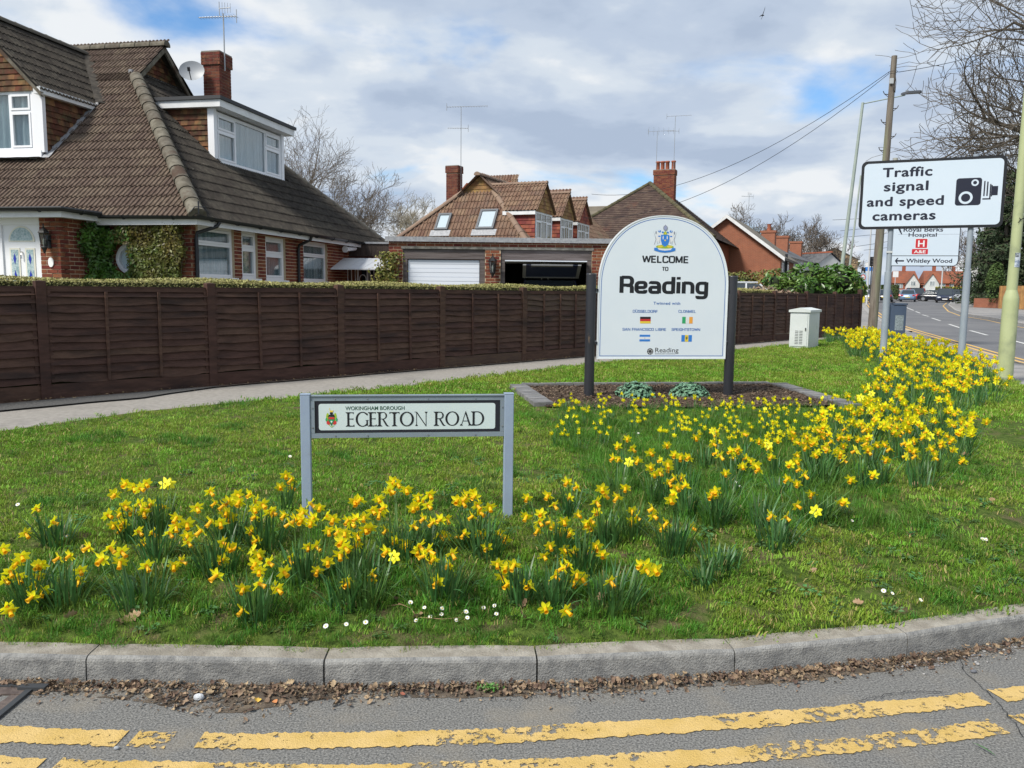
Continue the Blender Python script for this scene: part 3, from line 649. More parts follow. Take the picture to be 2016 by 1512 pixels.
for q in range(4):   # brick slips between the round frame and its square opening
    a0 = math.pi/4+q*math.pi/2; arc = [(RWX+.283*math.cos(a0+math.pi/2*i/8), RWZ+.283*math.sin(a0+math.pi/2*i/8)) for i in range(9)]
    s_.prism(FR, [(RWX+(.39 if q in (3, 0) else -.39)*1, RWZ+(.39 if q in (0, 1) else -.39))]*0+arc+[(RWX+.4*math.cos(a0+math.pi/2), RWZ+.4*math.sin(a0+math.pi/2)), (RWX+.4*math.cos(a0), RWZ+.4*math.sin(a0))], -.03, .008)
s_.build('brick_surround', BRICKI, H1)
g = MB(); g.prism(FR, [(RWX+.22*math.cos(t*math.pi/14), RWZ+.22*math.sin(t*math.pi/14)) for t in range(28)], -.05, -.045); g.build('pane', M('pale bathroom glass', (0.45, 0.55, 0.6), rough=0.25), o)
g = MB(); [g.tube([FR.p(RWX+x, RWZ+y, -.042) for x, y in c], .005, 5) for c in ([(-.02, .2), (.02, .08), (.0, -.05), (.06, -.2)], [(-.12, -.17), (-.1, -.06), (0, -.02), (.09, -.08), (0, -.2)], [(-.13, -.1), (-.04, -.16), (.1, -.2)])]; g.build('leadwork', BLKP, o)
# porch front: door and side light
DF = PF((0, -0.97, 0), (1, 0, 0), (0, 0, 1), (0, -1, 0))
dr = MB(); dr.pbox(DF, -3.12, -2.34, 0.1, 2.28, -.06, 0); dr.pbox(DF, -3.18, -3.12, 0.1, 2.34, -.08, .03); dr.pbox(DF, -3.12, -2.335, 2.28, 2.34, -.08, .03)
door = dr.build('door', UPVC, H1, label='white front door with arched light and leaded panels')
fan = [(-2.73+.23*math.cos(math.pi*i/14), 2.0+.23*math.sin(math.pi*i/14)) for i in range(15)]
fan2 = [(-2.73+.27*math.cos(math.pi*i/14), 1.985+.27*math.sin(math.pi*i/14)) for i in range(15)]
CREAM = M('cream moulding', (0.72, 0.70, 0.6), rough=0.5)
for pl, nm, m_, z0, z1 in ((fan2+[(-3.0, 1.96), (-2.46, 1.96)][:0], 'moulding', CREAM, 0, .012), (fan, 'door_glass', M('leaded door glass', (0.22, 0.34, 0.36), (0.5, 0.58, 0.6), scale=30, rough=0.2), .012, .016)): MB().prism(DF, pl, z0, z1).build(nm, m_, door)
for xa, xb in ((-2.96, -2.81), (-2.64, -2.50)):
    MB().pbox(DF, xa-.03, xb+.03, 1.17, 1.87, 0, .012).build('moulding', CREAM, door); MB().pbox(DF, xa, xb, 1.2, 1.84, .012, .016).build('door_glass', MATS['leaded door glass'], door)
    d_ = MB(); xm = (xa+xb)/2
    for zc in (1.38, 1.68): d_.prism(DF, [(xm, zc-.1), (xm+.03, zc), (xm, zc+.1), (xm-.03, zc)], .016, .019)
    d_.build('blue_glass', M('cobalt glass', (0.02, 0.04, 0.35), rough=0.2), door)
MB().pbox(DF, -3.07, -3.04, 1.1, 1.32, 0, .03).pbox(DF, -3.07, -2.97, 1.2, 1.22, .03, .05).build('handle', M('chrome', (0.6, 0.6, 0.6), rough=0.2, metal=1), door)
MB().tube([DF.p(-2.73, 1.8, 0), DF.p(-2.73, 1.8, .03), DF.p(-2.73, 1.68, .035)], .012, 6).build('knocker', MATS['chrome'], door)
b = MB(); b.pbox(DF, -4.6, -3.18, 2.28, 2.40, -.1, .035); b.pbox(DF, -3.18, -2.33, 2.34, 2.40, -.1, .035); b.pbox(DF, -5, -3.2, 0, .7, -.1, .02); b.build('porch_frame', UPVC, H1)
window(H1, DF, -4.6, -3.2, 0.72, 2.28, [(0, .5, 0, .7, 0), (.5, 1, 0, .7, 0), (0, .5, .7, 1, 1), (.5, 1, .7, 1, 1)], sill=False)
def lantern(label, F, x, z, s=1.0, frost=False):
    """a wall lantern hanging from its bracket"""
    t = thing('wall_lantern', label, 'lantern'); Z = F.n; o = F.p(x, z, 0.0)
    BL = M('black cast metal', (0.012, 0.012, 0.014), rough=0.4); c = o+Z*.13*s
    b = MB(); b.tube([o, o+Z*.06*s+Vector((0, 0, .02)), c+Vector((0, 0, -.22*s))], .015*s, 6); b.pbox(PF(o, F.a, F.u, F.n), -.04*s, .04*s, -.12*s, .1*s, 0, .02); b.build('bracket', BL, t)
    MB().lathe([(.001, .30*s), (.012*s, .29*s), (.012*s, .24*s), (.03*s, .22*s), (.1*s, .15*s), (.105*s, .135*s)], 6, c, sm=False).build('roof_cap', BL, t)
    fr_ = MB()
    for i in range(6):
        a_ = math.pi/3*i; fr_.tube([c+Vector((.085*s*math.cos(a_), .085*s*math.sin(a_), .14*s)), c+Vector((.055*s*math.cos(a_), .055*s*math.sin(a_), -.1*s))], .007*s, 4)
    fr_.build('cage', BL, t); MB().lathe([(.06*s, -.1*s), (.065*s, -.115*s), (.03*s, -.17*s), (.02*s, -.21*s), (.001, -.22*s)][::-1], 6, c, sm=False).build('base', BL, t)
    MB().lathe([(.05*s, -.1*s), (.08*s, .14*s)], 6, c, sm=False).build('glass', glass_mat('lantern glass', (0.7, 0.75, 0.75), 0.25, (0.1, 0.1, 0.1)), t)
    MB().lathe([(.01*s, -.1*s), (.02*s, -.04*s), (.022*s, 0), (.005*s, .05*s)], 8, c).build('bulb', M('pale bulb', (0.8, 0.8, 0.75), rough=0.3), t)
    return t
def to_world(parent, F):
    m = Matrix.Translation(parent.location) @ Matrix.Rotation(parent.rotation_euler[2], 4, 'Z'); r_ = m.to_3x3(); return PF(m @ F.o, r_ @ F.a, r_ @ F.u, r_ @ F.n)
lantern('black six-sided lantern on the brick pier beside the white front door', to_world(H1, FP1), -2.14, 1.99, 1.0)
np_ = MB(); np_.prism(FP1, [(-2.12+.055*math.cos(i*math.pi/10), 1.62+.085*math.sin(i*math.pi/10)) for i in range(20)], .012, .025); npo = np_.build('number_plate', M('white enamel', (0.8, 0.8, 0.8), rough=0.3), H1)
# eaves: soffit, fascia, gutters
sf = MB(); sf.box(-1.9, .3, -.3, 0, 2.36, 2.42); sf.box(0, .3, 0, 9.3, 2.36, 2.42); sf.box(-6, -1.65, -1.28, 0, 2.40, 2.46)
sf.box(-1.95, .32, -.325, -.3, 2.32, 2.47); sf.box(.3, .325, -.3, 9.4, 2.32, 2.47); sf.box(-6, -1.63, -1.3, -1.28, 2.38, 2.52); sf.box(-1.65, -1.63, -1.28, -.33, 2.38, 2.52); sf.build('fascia', FASC, H1)
gutter(H1, [(-1.6, -.39, 2.49), (.39, -.39, 2.47), (.39, 7.6, 2.45)], .06); gutter(H1, [(-6, -1.36, 2.55), (-1.56, -1.36, 2.53), (-1.56, -.42, 2.52)], .06)
MB().box(-6, -1.6, -1.33, -.3, 2.52, 2.56).build('porch_roof', M('grey felt', (0.1, 0.1, 0.105), rough=0.9), H1)
for x0_, y0_ in ((.06, .06), (.06, 4.22)):
    p = MB(); p.tube([(.39, y0_+(.25 if y0_ < 1 else 0), 2.42), (.36, y0_+(.2 if y0_ < 1 else 0), 2.33), (.07, y0_, 2.2), (.055, y0_, 2.1), (.055, y0_, 0)], .036, 8); p.build('downpipe', BLKP, H1)
# main roof planes
kR = 0.9; cE = 2.45; sl = math.sqrt(1+kR*kR); e_ = 0.36; RG = cE+kR*(4.65+e_)
def P3(a_, b_, c_): return Vector((a_, b_, c_))
front = PF((0, -e_, cE), (1, 0, 0), Vector((0, 1, kR)), None)         # x = a, y = slope distance
front = PF((0, -e_, cE), (1, 0, 0), Vector((0, 1, kR)), Vector((0, -kR, 1)))
Ls = (4.65+e_)*sl; GA = -3.8
dorm_hole = [(-7.1, (1.15+e_)*sl), (-3.95, (1.15+e_)*sl), (-3.95, (2.75+e_)*sl), (-5.5, (4.5+e_)*sl), (-7.1, (2.75+e_)*sl)]
yg = (GA+0.0)
def fpoly(): # right edge follows the hip to the gablet plane then vertical
    yh = (-GA+e_)-0.0
    return [(-9.5, 0), (e_, 0), (-3.75, (3.75+0.0)*sl+0.0*sl), (-3.51, Ls*0.93) if False else (-3.75, 3.75*sl+.36*sl*0+.0), (-3.51, Ls), (-9.5, Ls)]
# hip line in front-plane coordinates: a=e_-t, y=t*sl; the verge above the gablet overhangs to a=-3.51
fp = [(-9.5, 0), (e_, 0), (-3.51, (3.51+e_)*sl), (-3.51, Ls), (-9.5, Ls)]
yk_ = (3.51+e_)*sl; tile_roof(H1, front, [(-9.5, 0), (e_, 0), (-3.51, yk_), (-9.5, yk_)], 0.3, 0.32, 3, holes=[dorm_hole], bud=tb); tile_roof(H1, front, [(-9.5, yk_), (-3.51, yk_), (-3.51, Ls), (-9.5, Ls)], 0.3, 0.32, 3, holes=[dorm_hole], bud=tb, ystart=.32*int(yk_/.32))
side = PF((e_, 0, cE), (0, 1, 0), Vector((-1, 0, kR)), Vector((kR, 0, 1)))
BW = 9.3+e_
sp = [(-e_, 0), (BW, 0), (BW-(3.8+e_), (3.8+e_)*sl), (-e_+(3.8+e_), (3.8+e_)*sl)]
sd_hole = [(3.1, (1.35+e_)*sl), (6.6, (1.35+e_)*sl), (6.6, (2.85+e_)*sl), (3.1, (2.85+e_)*sl)]
tb2 = [0]
tile_roof(H1, side, sp, 0.3, 0.32, 3, mat=TILED, mati=TILEDI, holes=[sd_hole], bud=tb2)
bk = MB(); bk.add([(-9.5, 9.3+e_, cE), (e_, 9.3+e_, cE), (-3.51, 9.3-3.51, RG-.9), (-3.51, 4.65, RG), (-9.5, 4.65, RG)], [(0, 1, 2, 3, 4)]); bk.build('rear_roof', TILEDI, H1)
# hips, ridge, gablet
ridge_run(H1, (e_, -e_, cE+.05), (-3.5, 3.5, cE+.05+kR*(3.5+e_)), .15, .42); ridge_run(H1, (-3.45, 4.65, RG+.03), (-7.5, 4.65, RG+.03), .12, .42)
ridge_run(H1, (e_, 9.3+e_, cE+.03), (-3.5, 9.3-3.5, cE+.03+kR*(3.5+e_)), .1, .42, mat=M('grey ridge tile', (0.1, 0.09, 0.075), rough=0.95))
GP = PF((GA, 4.65, 0), (0, 1, 0), (0, 0, 1), (1, 0, 0)); gb = cE+kR*(-GA+e_); gh = RG-gb; hw = gh/kR
b = MB(); b.prism(GP, [(-hw, gb-.1), (hw, gb-.1), (0, RG-.02)], -.05, 0); b.build('gablet', MORT, H1)
def hung(parent, F, poly, w=.165, g=.115, bud=None): tile_roof(parent, F, poly, w, g, 0, mat=CLAY, mati=CLAYI, bud=bud, name='hanging_tile')
hung(H1, PF(GP.p(0, 0, .012), GP.a, GP.u, GP.n), [(-hw, gb), (hw, gb), (0, RG-.02)])
MB().pbox(GP, -hw-.15, hw+.15, gb-.14, gb-.02, 0, .08).build('lead_apron', LEAD, H1)
b = MB()
for s in (-1, 1): b.add([(-3.51, 4.65, RG-.02), (-3.51, 4.65+s*1.05, RG-.02-1.05*kR), (-3.51, 4.65+s*1.05, RG-.15-1.05*kR), (-3.51, 4.65, RG-.15), (-3.56, 4.65, RG-.02), (-3.56, 4.65+s*1.05, RG-.02-1.05*kR), (-3.56, 4.65+s*1.05, RG-.15-1.05*kR), (-3.56, 4.65, RG-.15)], [(0, 1, 2, 3), (4, 5, 6, 7), (3, 2, 6, 7), (1, 2, 6, 5)])
b.build('verge_board', RIDGE, H1)
# finial bracket at the hip foot
MB().tube([(.42, -.42, 2.5), (.42, -.42, 2.72)], .012, 6).tube([(.3, -.5, 2.52), (.36, -.44, 2.62), (.5, -.36, 2.62), (.54, -.3, 2.52)], .01, 6).build('hip_iron', BLKP, H1)
# front dormer: gable roof, tiled cheek, window
DA, DH, DY = -5.5, 1.55, 1.12
dm = MB(); dm.box(-6.95, -3.98, DY+.3, 2.9, 3.6, 5.15); dm.build('dormer_wall', MORT, H1)
FD = PF((0, DY, 0), (1, 0, 0), (0, 0, 1), (0, -1, 0)); FC = PF((-3.97, 0, 0), (0, 1, 0), (0, 0, 1), (1, 0, 0))
hung(H1, FC, [(1.12, 3.75), (1.3, 3.86), (2.75, 5.18), (2.75, 5.2), (1.12, 5.2)], .165, .115, bud=None)
b = MB(); b.pbox(FD, -6.95, -4.0, 3.78, 3.94, -.05, .05); b.pbox(FD, -4.16, -3.93, 3.9, 5.15, -.05, .04); b.build('dormer_frame', UPVC, H1)
window(H1, PF(FD.p(0, 0, .02), FD.a, FD.u, FD.n), -6.6, -4.16, 3.94, 5.12, [(0, .21, 0, .68, 1), (.21, .79, 0, 1, 0), (.79, 1, 0, .68, 1), (0, .21, .68, 1, 1), (.79, 1, .68, 1, 1)], sill=False)
hung(H1, PF(FD.p(0, 0, .03), FD.a, FD.u, FD.n), [(-7.0, 5.14), (-4.0, 5.14), (-5.5, 6.62)], .165, .115)
tri_wall(H1, FD, [(-7.0, 5.12), (-4.0, 5.12), (-5.5, 6.62)], MORT)
RD = 6.75; ds = math.sqrt(2); 
dr_ = PF((-3.85, .92, 5.1), (0, 1, 0), Vector((-1, 0, 1)), Vector((1, 0, 1)))       # right slope of the dormer roof, x runs back
def mainb(c): return (c-cE)/kR-e_
tile_roof(H1, dr_, [(0, 0), (mainb(5.1)-.92, 0), (mainb(RD)-.92, (RD-5.1)*ds), (0, (RD-5.1)*ds)], .3, .3, 3, mat=TILED, mati=TILEDI)
b = MB(); b.add([(-5.5, .92, RD), (-7.15, .92, 5.1), (-7.15, mainb(5.1), 5.1), (-5.5, mainb(RD), RD)], [(0, 1, 2, 3)]); b.build('dormer_roof', TILEDI, H1)
ridge_run(H1, (-5.5, .9, RD+.05), (-5.5, mainb(RD), RD+.05), .1, .42, mat=MATS['grey ridge tile'])
b = MB(); b.add([(-3.83, .93, 5.02), (-3.83, mainb(5.1)+.1, 5.02), (-3.83, mainb(5.1)+.1, 5.16), (-3.83, .93, 5.16), (-3.99, .93, 5.02), (-3.99, mainb(5.1)+.1, 5.02), (-3.99, mainb(5.1)+.1, 5.13), (-3.99, .93, 5.13)], [(0, 1, 2, 3), (0, 1, 5, 4), (0, 3, 7, 4)]); b.build('dormer_fascia', FASC, H1)
b = MB(); b.add([(-3.8, .91, 5.03), (-5.5, .91, 6.73), (-5.5, .91, 6.62), (-3.8, .91, 4.95), (-3.8, 1.0, 5.03), (-5.5, 1.0, 6.73), (-5.5, 1.0, 6.62), (-3.8, 1.0, 4.95)], [(0, 1, 2, 3), (3, 2, 6, 7), (0, 1, 5, 4)]); b.build('verge_board', RIDGE, H1)
def strip_on_roof(parent, pts, w, name, mat, lift=.05, bump_=.02):
    p = [Vector(q) for q in pts]; n = 24; vs = []
    for i in range(n):
        t = i/(n-1)*(len(p)-1); k = min(int(t), len(p)-2); q = p[k].lerp(p[k+1], t-k); d = (p[k+1]-p[k]).normalized(); s = d.cross(Vector((0, 0, 1))).normalized()
        z = bump_*math.sin(i*1.9); vs += [q-s*w/2+Vector((0, 0, lift+z)), q+s*w/2+Vector((0, 0, lift-z*.4))]
    b = MB(); b.add(vs, [(2*i, 2*i+2, 2*i+3, 2*i+1) for i in range(n-1)], 0, True); b.build(name, mat, parent)
strip_on_roof(H1, [(-3.9, 1.05, 3.74), (-3.9, 2.75, 5.25)], .16, 'lead_flashing', LEAD); strip_on_roof(H1, [(-6.9, 1.0, 3.72), (-3.9, 1.0, 3.72)], .22, 'lead_apron', LEAD, .06, .006)
strip_on_roof(H1, [(-3.75, 2.6, 5.15), (-5.45, 4.4, 6.75)], .22, 'valley', TILEDI, .05)
# side dormer: flat roof, big window, tiled cheek
SA = -1.40
sdw = MB(); sdw.box(-2.9, SA-.3, 3.16, 6.33, 3.6, 5.1); sdw.build('dormer_wall', MORT, H1)
FE = PF((SA, 0, 0), (0, 1, 0), (0, 0, 1), (1, 0, 0)); FG = PF((0, 3.14, 0), (1, 0, 0), (0, 0, 1), (0, -1, 0))
hung(H1, FG, [(-2.82, 5.12), (-1.42, 3.88), (-1.42, 5.12)], .165, .115)
window(H1, PF(FE.p(0, 0, .02), FE.a, FE.u, FE.n), 3.22, 6.26, 3.98, 5.08, [(0, .26, 0, .66, 1), (.26, .74, 0, 1, 0), (.74, 1, 0, .66, 1), (0, .26, .66, 1, 1), (.74, 1, .66, 1, 1)], sill=False, fr=.07)
b = MB(); b.pbox(FE, 3.1, 3.22, 3.9, 5.12, -.1, .05); b.pbox(FE, 6.26, 6.38, 3.9, 5.12, -.1, .05); b.pbox(FE, 3.1, 6.36, 3.9, 3.98, -.05, .08); b.build('dormer_frame', UPVC, H1)
b = MB(); b.box(-2.8, SA+.28, 2.98, 6.52, 5.12, 5.27); b.build('dormer_fascia', FASC, H1); MB().box(-2.85, SA+.32, 2.94, 6.57, 5.275, 5.35).build('dormer_roof', M('black felt roof', (0.035, 0.037, 0.042), rough=0.7), H1)
strip_on_roof(H1, [(-2.8, 3.05, 5.15), (-1.3, 3.05, 3.8)], .14, 'lead_flashing', LEAD, .1); strip_on_roof(H1, [(-1.25, 3.1, 3.78), (-1.25, 6.5, 3.78)], .2, 'lead_apron', LEAD, .08, .006)
strip_on_roof(H1, [(-1.2, 3.15, 3.75), (.3, 3.3, 2.47)], .07, 'moss_streak', M('yellow moss', (0.16, 0.14, 0.05), rough=1), .065, .0)
# chimney
def chimney(parent, x0, x1, y0, y1, z0, z1, bud=None, courses=True, mat=None, mati=None):
    for F, w in ((PF((x0, y0, z0), (1, 0, 0), (0, 0, 1), (0, -1, 0)), x1-x0), (PF((x1, y0, z0), (0, 1, 0), (0, 0, 1), (1, 0, 0)), y1-y0), (PF((x0, y1, z0), (0, -1, 0), (0, 0, 1), (-1, 0, 0)), y1-y0)):
        brick_wall(parent, F, 0, w, 0, z1-z0-.3, bud=bud, thick=.03, mat=mat, mati=mati, mort=M('sooty mortar', (0.22, 0.15, 0.11), rough=1))
        F2 = PF(F.p(0, 0, .035), F.a, F.u, F.n); brick_wall(parent, F2, -.035, w+.035, z1-z0-.3, z1-z0, thick=.05, mat=mat, mati=mati, mort=MATS['sooty mortar'])
    b = MB(); b.box(x0-.03, x1+.03, y0-.03, y1+.03, z1-.02, z1+.03); b.box(x0+.03, x1-.03, y0+.03, y1-.03, z0, z1-.02); b.build('chimney_cap', M('cement flaunching', (0.2, 0.19, 0.17), rough=1), parent)
DBR = M('dark chimney brick', (0.17, 0.055, 0.038), (0.10, 0.04, 0.03), scale=9, rough=0.95, rnd=0.25, spec=0.15); DBRI = M('dark chimney brick field', (0.17, 0.055, 0.038), (0.10, 0.04, 0.03), scale=9, rough=0.95, rnd=0.25, island=True, spec=0.15)
chimney(H1, -2.85, -2.42, 5.2, 5.72, 4.3, 6.93, mat=DBR, mati=DBRI)
m1 = Matrix.Translation(H1.location) @ Matrix.Rotation(H1.rotation_euler[2], 4, 'Z')
aerial('grey tv aerial on a thin mast strapped to the left house chimney', m1 @ Vector((-2.33, 5.3, 6.9)), .95, 0, R(-11))
# satellite dish
c = m1 @ Vector((-3.0, 4.95, 6.42)); ds_ = thing('satellite_dish', 'grey oval satellite dish fixed to the left house chimney', 'satellite dish', c)
GREY = M('grey dish paint', (0.27, 0.29, 0.32), rough=0.45); DG = M('dark grey plastic', (0.05, 0.05, 0.055), rough=0.5)
dd = Vector((.12, -1, .25)).normalized(); q_ = dd.to_track_quat('Z', 'Y').to_matrix(); b = MB(); vs = []; rings = 5; n = 28
for i in range(rings+1):
    for j in range(n): t = 2*math.pi*j/n; r_ = i/rings; vs.append(q_ @ Vector((.30*r_*math.cos(t), .25*r_*math.sin(t), .05*r_*r_)))
b.add(vs, [(i*n+j, i*n+(j+1) % n, (i+1)*n+(j+1) % n, (i+1)*n+j) for i in range(rings) for j in range(n)], 0, True)
b.build('reflector', GREY, ds_); MB().tube([q_ @ Vector((0, -.24, .06)), q_ @ Vector((0, -.1, .3))], .012, 6).build('feed_arm', DG, ds_); MB().tube([q_ @ Vector((0, -.13, .27)), q_ @ Vector((0, -.06, .33))], .035, 8).build('receiver', DG, ds_)
MB().tube([(0, .02, 0), (.1, .2, -.02), (.25, .22, -.02)], .02, 6).build('wall_bracket', DG, ds_)
# security camera tube under the far eave, little door canopy, white barred gate
LINK = PF((-4.55, 22.2, ZB), (1, -.05, 0), (0, 0, 1))
sc_ = thing('canopy', 'sloping white slatted canopy over the side gate beside the bungalow', 'canopy', (-4.9, 21.6, ZB)); 
for i in range(9):
    x0 = i*.2; b = MB(); b.add([(x0+.35-.0, .35, 2.02), (x0+.54, .35, 2.02), (x0-.0+.19, -.5, 1.72), (x0, -.5, 1.72), (x0+.35, .35, 1.99), (x0+.54, .35, 1.99), (x0+.19, -.5, 1.69), (x0, -.5, 1.69)], [(0, 1, 2, 3), (4, 5, 6, 7), (3, 2, 6, 7), (0, 3, 7, 4), (1, 2, 6, 5)]); b.build('slat', M('white canopy plastic', (0.7, 0.72, 0.74), (0.6, 0.63, 0.66), scale=30, rough=0.4), sc_)
gt = thing('gate', 'white barred iron gate with scrolls below the white canopy', 'gate', (-4.42, 21.9, ZB)); WP_ = M('white gate paint', (0.72, 0.73, 0.74), rough=0.5)
for i in range(9):
    if 3 <= i <= 5: continue
    MB().tube([(i*.1, 0, .05), (i*.1, 0, 1.75)], .014, 5).build('bar', WP_, gt)
for xx in (.27, .53): MB().box(xx-.02, xx+.02, -.02, .02, .05, 1.8).build('stile', WP_, gt)
b = MB()
for zz in (1.1, 1.45, .75): b.tube([(.4+.09*math.cos(t*math.pi/8), 0, zz+.13*math.sin(t*math.pi/8)) for t in range(17)], .012, 5)
b.build('scroll', WP_, gt); b = MB(); b.box(0, .8, -.015, .015, 1.72, 1.76); b.box(0, .8, -.015, .015, .05, .09); b.build('rail', WP_, gt)
bx = thing('side_passage', 'dark timber boarded passage front between the bungalow and the garage', 'shed', (-4.75, 22.35, ZB)); TB = M('dark brown timber', (0.035, 0.024, 0.02), (0.055, 0.038, 0.03), scale=14, rough=0.8, stretch=(1, 1, .1))
for i in range(13): MB().box(i*.15, i*.15+.144, -.03+.003*(i % 2), 0, 2.08, 2.42).build('board', TB, bx)
MB().box(0, 1.95, -.06, 1.5, 2.42, 2.47).build('flashing', LEAD, bx); MB().box(0, .3, -.02, .1, 0, 2.05).box(1.25, 1.5, -.02, .1, 0, 2.05).build('post', TB, bx); MB().box(.2, 1.4, .9, 1.0, 0, 2.05).build('inner_wall', DARK, bx)
cc = thing('security_camera', 'white tube security camera under the eave at the end of the bungalow', 'camera', m1 @ Vector((.22, 6.95, 2.25)), R(-11.25))
MB().tube([(0, -.35, -.02), (0, .3, .03)], .055, 12).build('housing', WP_, cc); MB().tube([(0, -.38, -.02), (0, -.35, -.02)], .085, 12).build('hood', WP_, cc); MB().tube([(0, .1, .05), (-.1, .1, .12)], .02, 6).build('bracket', WP_, cc)
# ------------------------------------------------------------------ double garage
G1 = thing('double_garage', 'flat roofed red brick double garage with one white door shut and one bay open', 'garage', (-3.03, 20.0, ZB))
FGA = PF((0, 0, 0), (1, 0, 0), (0, 0, 1), (0, -1, 0)); bg_ = [210, 0.9]
brick_wall(G1, FGA, 0, 5.4, 0, 2.42, holes=[(.34, 2.34, 0, 2.24), (2.72, 4.94, 0, 2.24)], bud=bg_)
b = MB(); b.box(0, 5.4, 5.3, 5.5, 0, 2.42); b.box(0, .1, .21, 5.3, 0, 2.42); b.box(5.3, 5.4, .21, 5.3, 0, 2.42); b.box(2.48, 2.58, .21, 5.3, 0, 2.42); b.build('rear_wall', BRICKI, G1)
b = MB(); b.box(-.06, 5.46, -.07, 5.6, 2.43, 2.47); b.box(-.08, 5.48, -.09, -.07, 2.36, 2.475); b.build('flat_roof', LEAD, G1)
MB().box(.3, 4.98, -.02, .03, 2.19, 2.245).build('lintel', M('stained concrete lintel', (0.22, 0.21, 0.19), (0.1, 0.1, 0.09), scale=9, rough=1), G1)
TBG = M('weathered grey brown cladding', (0.075, 0.06, 0.058), (0.13, 0.11, 0.108), scale=9, rough=0.85, stretch=(.15, 1, 2), rnd=0.12)
for x0, x1 in ((.345, 2.335), (2.725, 4.935)):
    for j in range(3): MB().box(x0, x1, .02+.006*j, .06, 1.95+j*.078, 2.025+j*.078).build('cladding_board', TBG, G1)
    for xa, xb in ((x0, x0+.1), (x1-.12, x1)):
        for j in range(13): MB().box(xa, xb, .03, .07, .05+j*.146, .19+j*.146).build('cladding_board', TBG, G1)
gd = MB(); gd.box(.455, 2.205, .09, .12, .05, 1.93); go_ = gd.build('garage_door', M('white garage door', (0.68, 0.72, 0.8), rough=0.4), G1)
for j in range(18):
    z0 = .08+j*.103; MB().box(.462, 2.198, .075 if j % 2 else .08, .09, z0, z0+.094+(.0 if j % 2 else .004)).build('door_panel', MATS['white garage door'], go_)
b = MB(); b.box(2.83, 4.8, -.3, 1.6, 1.905, 1.93); od = b.build('open_door', MATS['white garage door'], G1, label='open up-and-over door slid under the ceiling')
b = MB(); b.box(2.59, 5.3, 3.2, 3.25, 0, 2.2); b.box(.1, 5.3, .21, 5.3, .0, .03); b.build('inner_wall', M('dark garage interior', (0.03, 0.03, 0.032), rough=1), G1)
lantern('black wall lantern on the brick pier between the two garage bays', to_world(G1, FGA), 2.53, 1.76, 1.1)
# ------------------------------------------------------------------ leaf masses
IVYG = M('glossy green shrub leaf', (0.035, 0.08, 0.012), (0.075, 0.14, 0.02), scale=1.2, rough=0.5, rnd=0.35, island=True, c3=(0.16, 0.12, 0.02), s3=0.9, t3=(0.5, 0.62), trans=0.15)
def scatter_box(n, x0, x1, y0, y1, z0, z1): return np.column_stack([rng.uniform(x0, x1, n), rng.uniform(y0, y1, n), rng.uniform(z0, z1, n)])
def bulge(mb_pts, k=1): return mb_pts
t = thing('wall_shrub', 'dense evergreen shrub trained round the round window, green at left and russet at right', 'shrub', H1.location[:], R(-11.25))
n = 17000; p = np.column_stack([rng.uniform(-2.0, .06, n), np.zeros(n), rng.uniform(.3, 2.42, n)])
keep = []
for i in range(n):
    x, z = p[i, 0], p[i, 2]; edge = 0.12*noise.noise((x*3, z*3, 0)); 
    if math.hypot((x-RWX+.02)/1.0, (z-RWZ)/1.0) < .27+.05*noise.noise((x*9, z*9, 4)) and x < RWX+.13+.06*noise.noise((z*9, 2, 2)): continue
    if z > 2.3+edge+.12*(x > -1.3): continue
    if x > -.08+edge-(0.25 if z < 1.55 else 0)*(1.55-z)*2.2: continue
    keep.append(i)
p = p[keep]; p[:, 1] = -0.05-0.24*np.abs(rng.random(len(p)))**.6*(1+.4*np.array([noise.noise((a*2.2, c*2.2, 9)) for a, _, c in p]))
GRN = M('green shrub leaf', (0.03, 0.085, 0.012), (0.08, 0.17, 0.02), scale=3, rough=0.45, rnd=0.3, island=True, trans=0.15)
RUS = M('russet shrub leaf', (0.085, 0.11, 0.014), (0.12, 0.095, 0.018), scale=2.5, rough=0.5, rnd=0.35, island=True, trans=0.15)
mi = ((p[:, 0]+0.5*rng.random(len(p))+0.15*(p[:, 2]-1.5)) > -.95).astype(int)
q = np.column_stack([-1.93+rng.random(5200)**.7*.26, -rng.uniform(0, .72, 5200), rng.uniform(.3, 2.36, 5200)]); q = q[(q[:, 1] > -.55-.12*np.sin(q[:, 2]*7))]; p = np.concatenate([p, q]); mi = np.concatenate([mi, np.zeros(len(q), dtype=int)])
leaf_cloud('foliage', p, .034, [GRN, RUS], t, nrm=(.2, -1, .35), spread=.8, aspect=.55, mi=mi)
b = MB()
for i in range(5): b.tube([(-1.6+i*.35, -.08, 0), (-1.55+i*.33, -.12, .9), (-1.6+i*.36, -.08, 1.8)], .018, 5)
b.build('stem', M('shrub stem', (0.08, 0.06, 0.04), rough=1), t)
t = thing('climber', 'thin yellowing climber hanging on the left pier of the garage', 'climbing plant', (-3.03, 19.95, ZB))
n = 1500; zz = rng.uniform(.2, 2.1, n); xx = .08+.12*np.sin(zz*3)+rng.normal(0, .14, n)+.1*(zz < .9); p = np.column_stack([xx, -rng.uniform(.0, .22, n), zz])
leaf_cloud('foliage', p, .04, M('yellow green climber leaf', (0.10, 0.13, 0.02), (0.2, 0.16, 0.03), scale=8, rough=.6, rnd=.3, island=True), t, nrm=(0, -1, .3), aspect=.6)
MB().tube([(.1, -.03, 0), (.2, -.06, 1), (.08, -.04, 2.1)], .015, 5).tube([(.3, -.03, 0), (.15, -.06, 1), (.28, -.04, 2.0)], .012, 5).build('stem', MATS['shrub stem'], t)
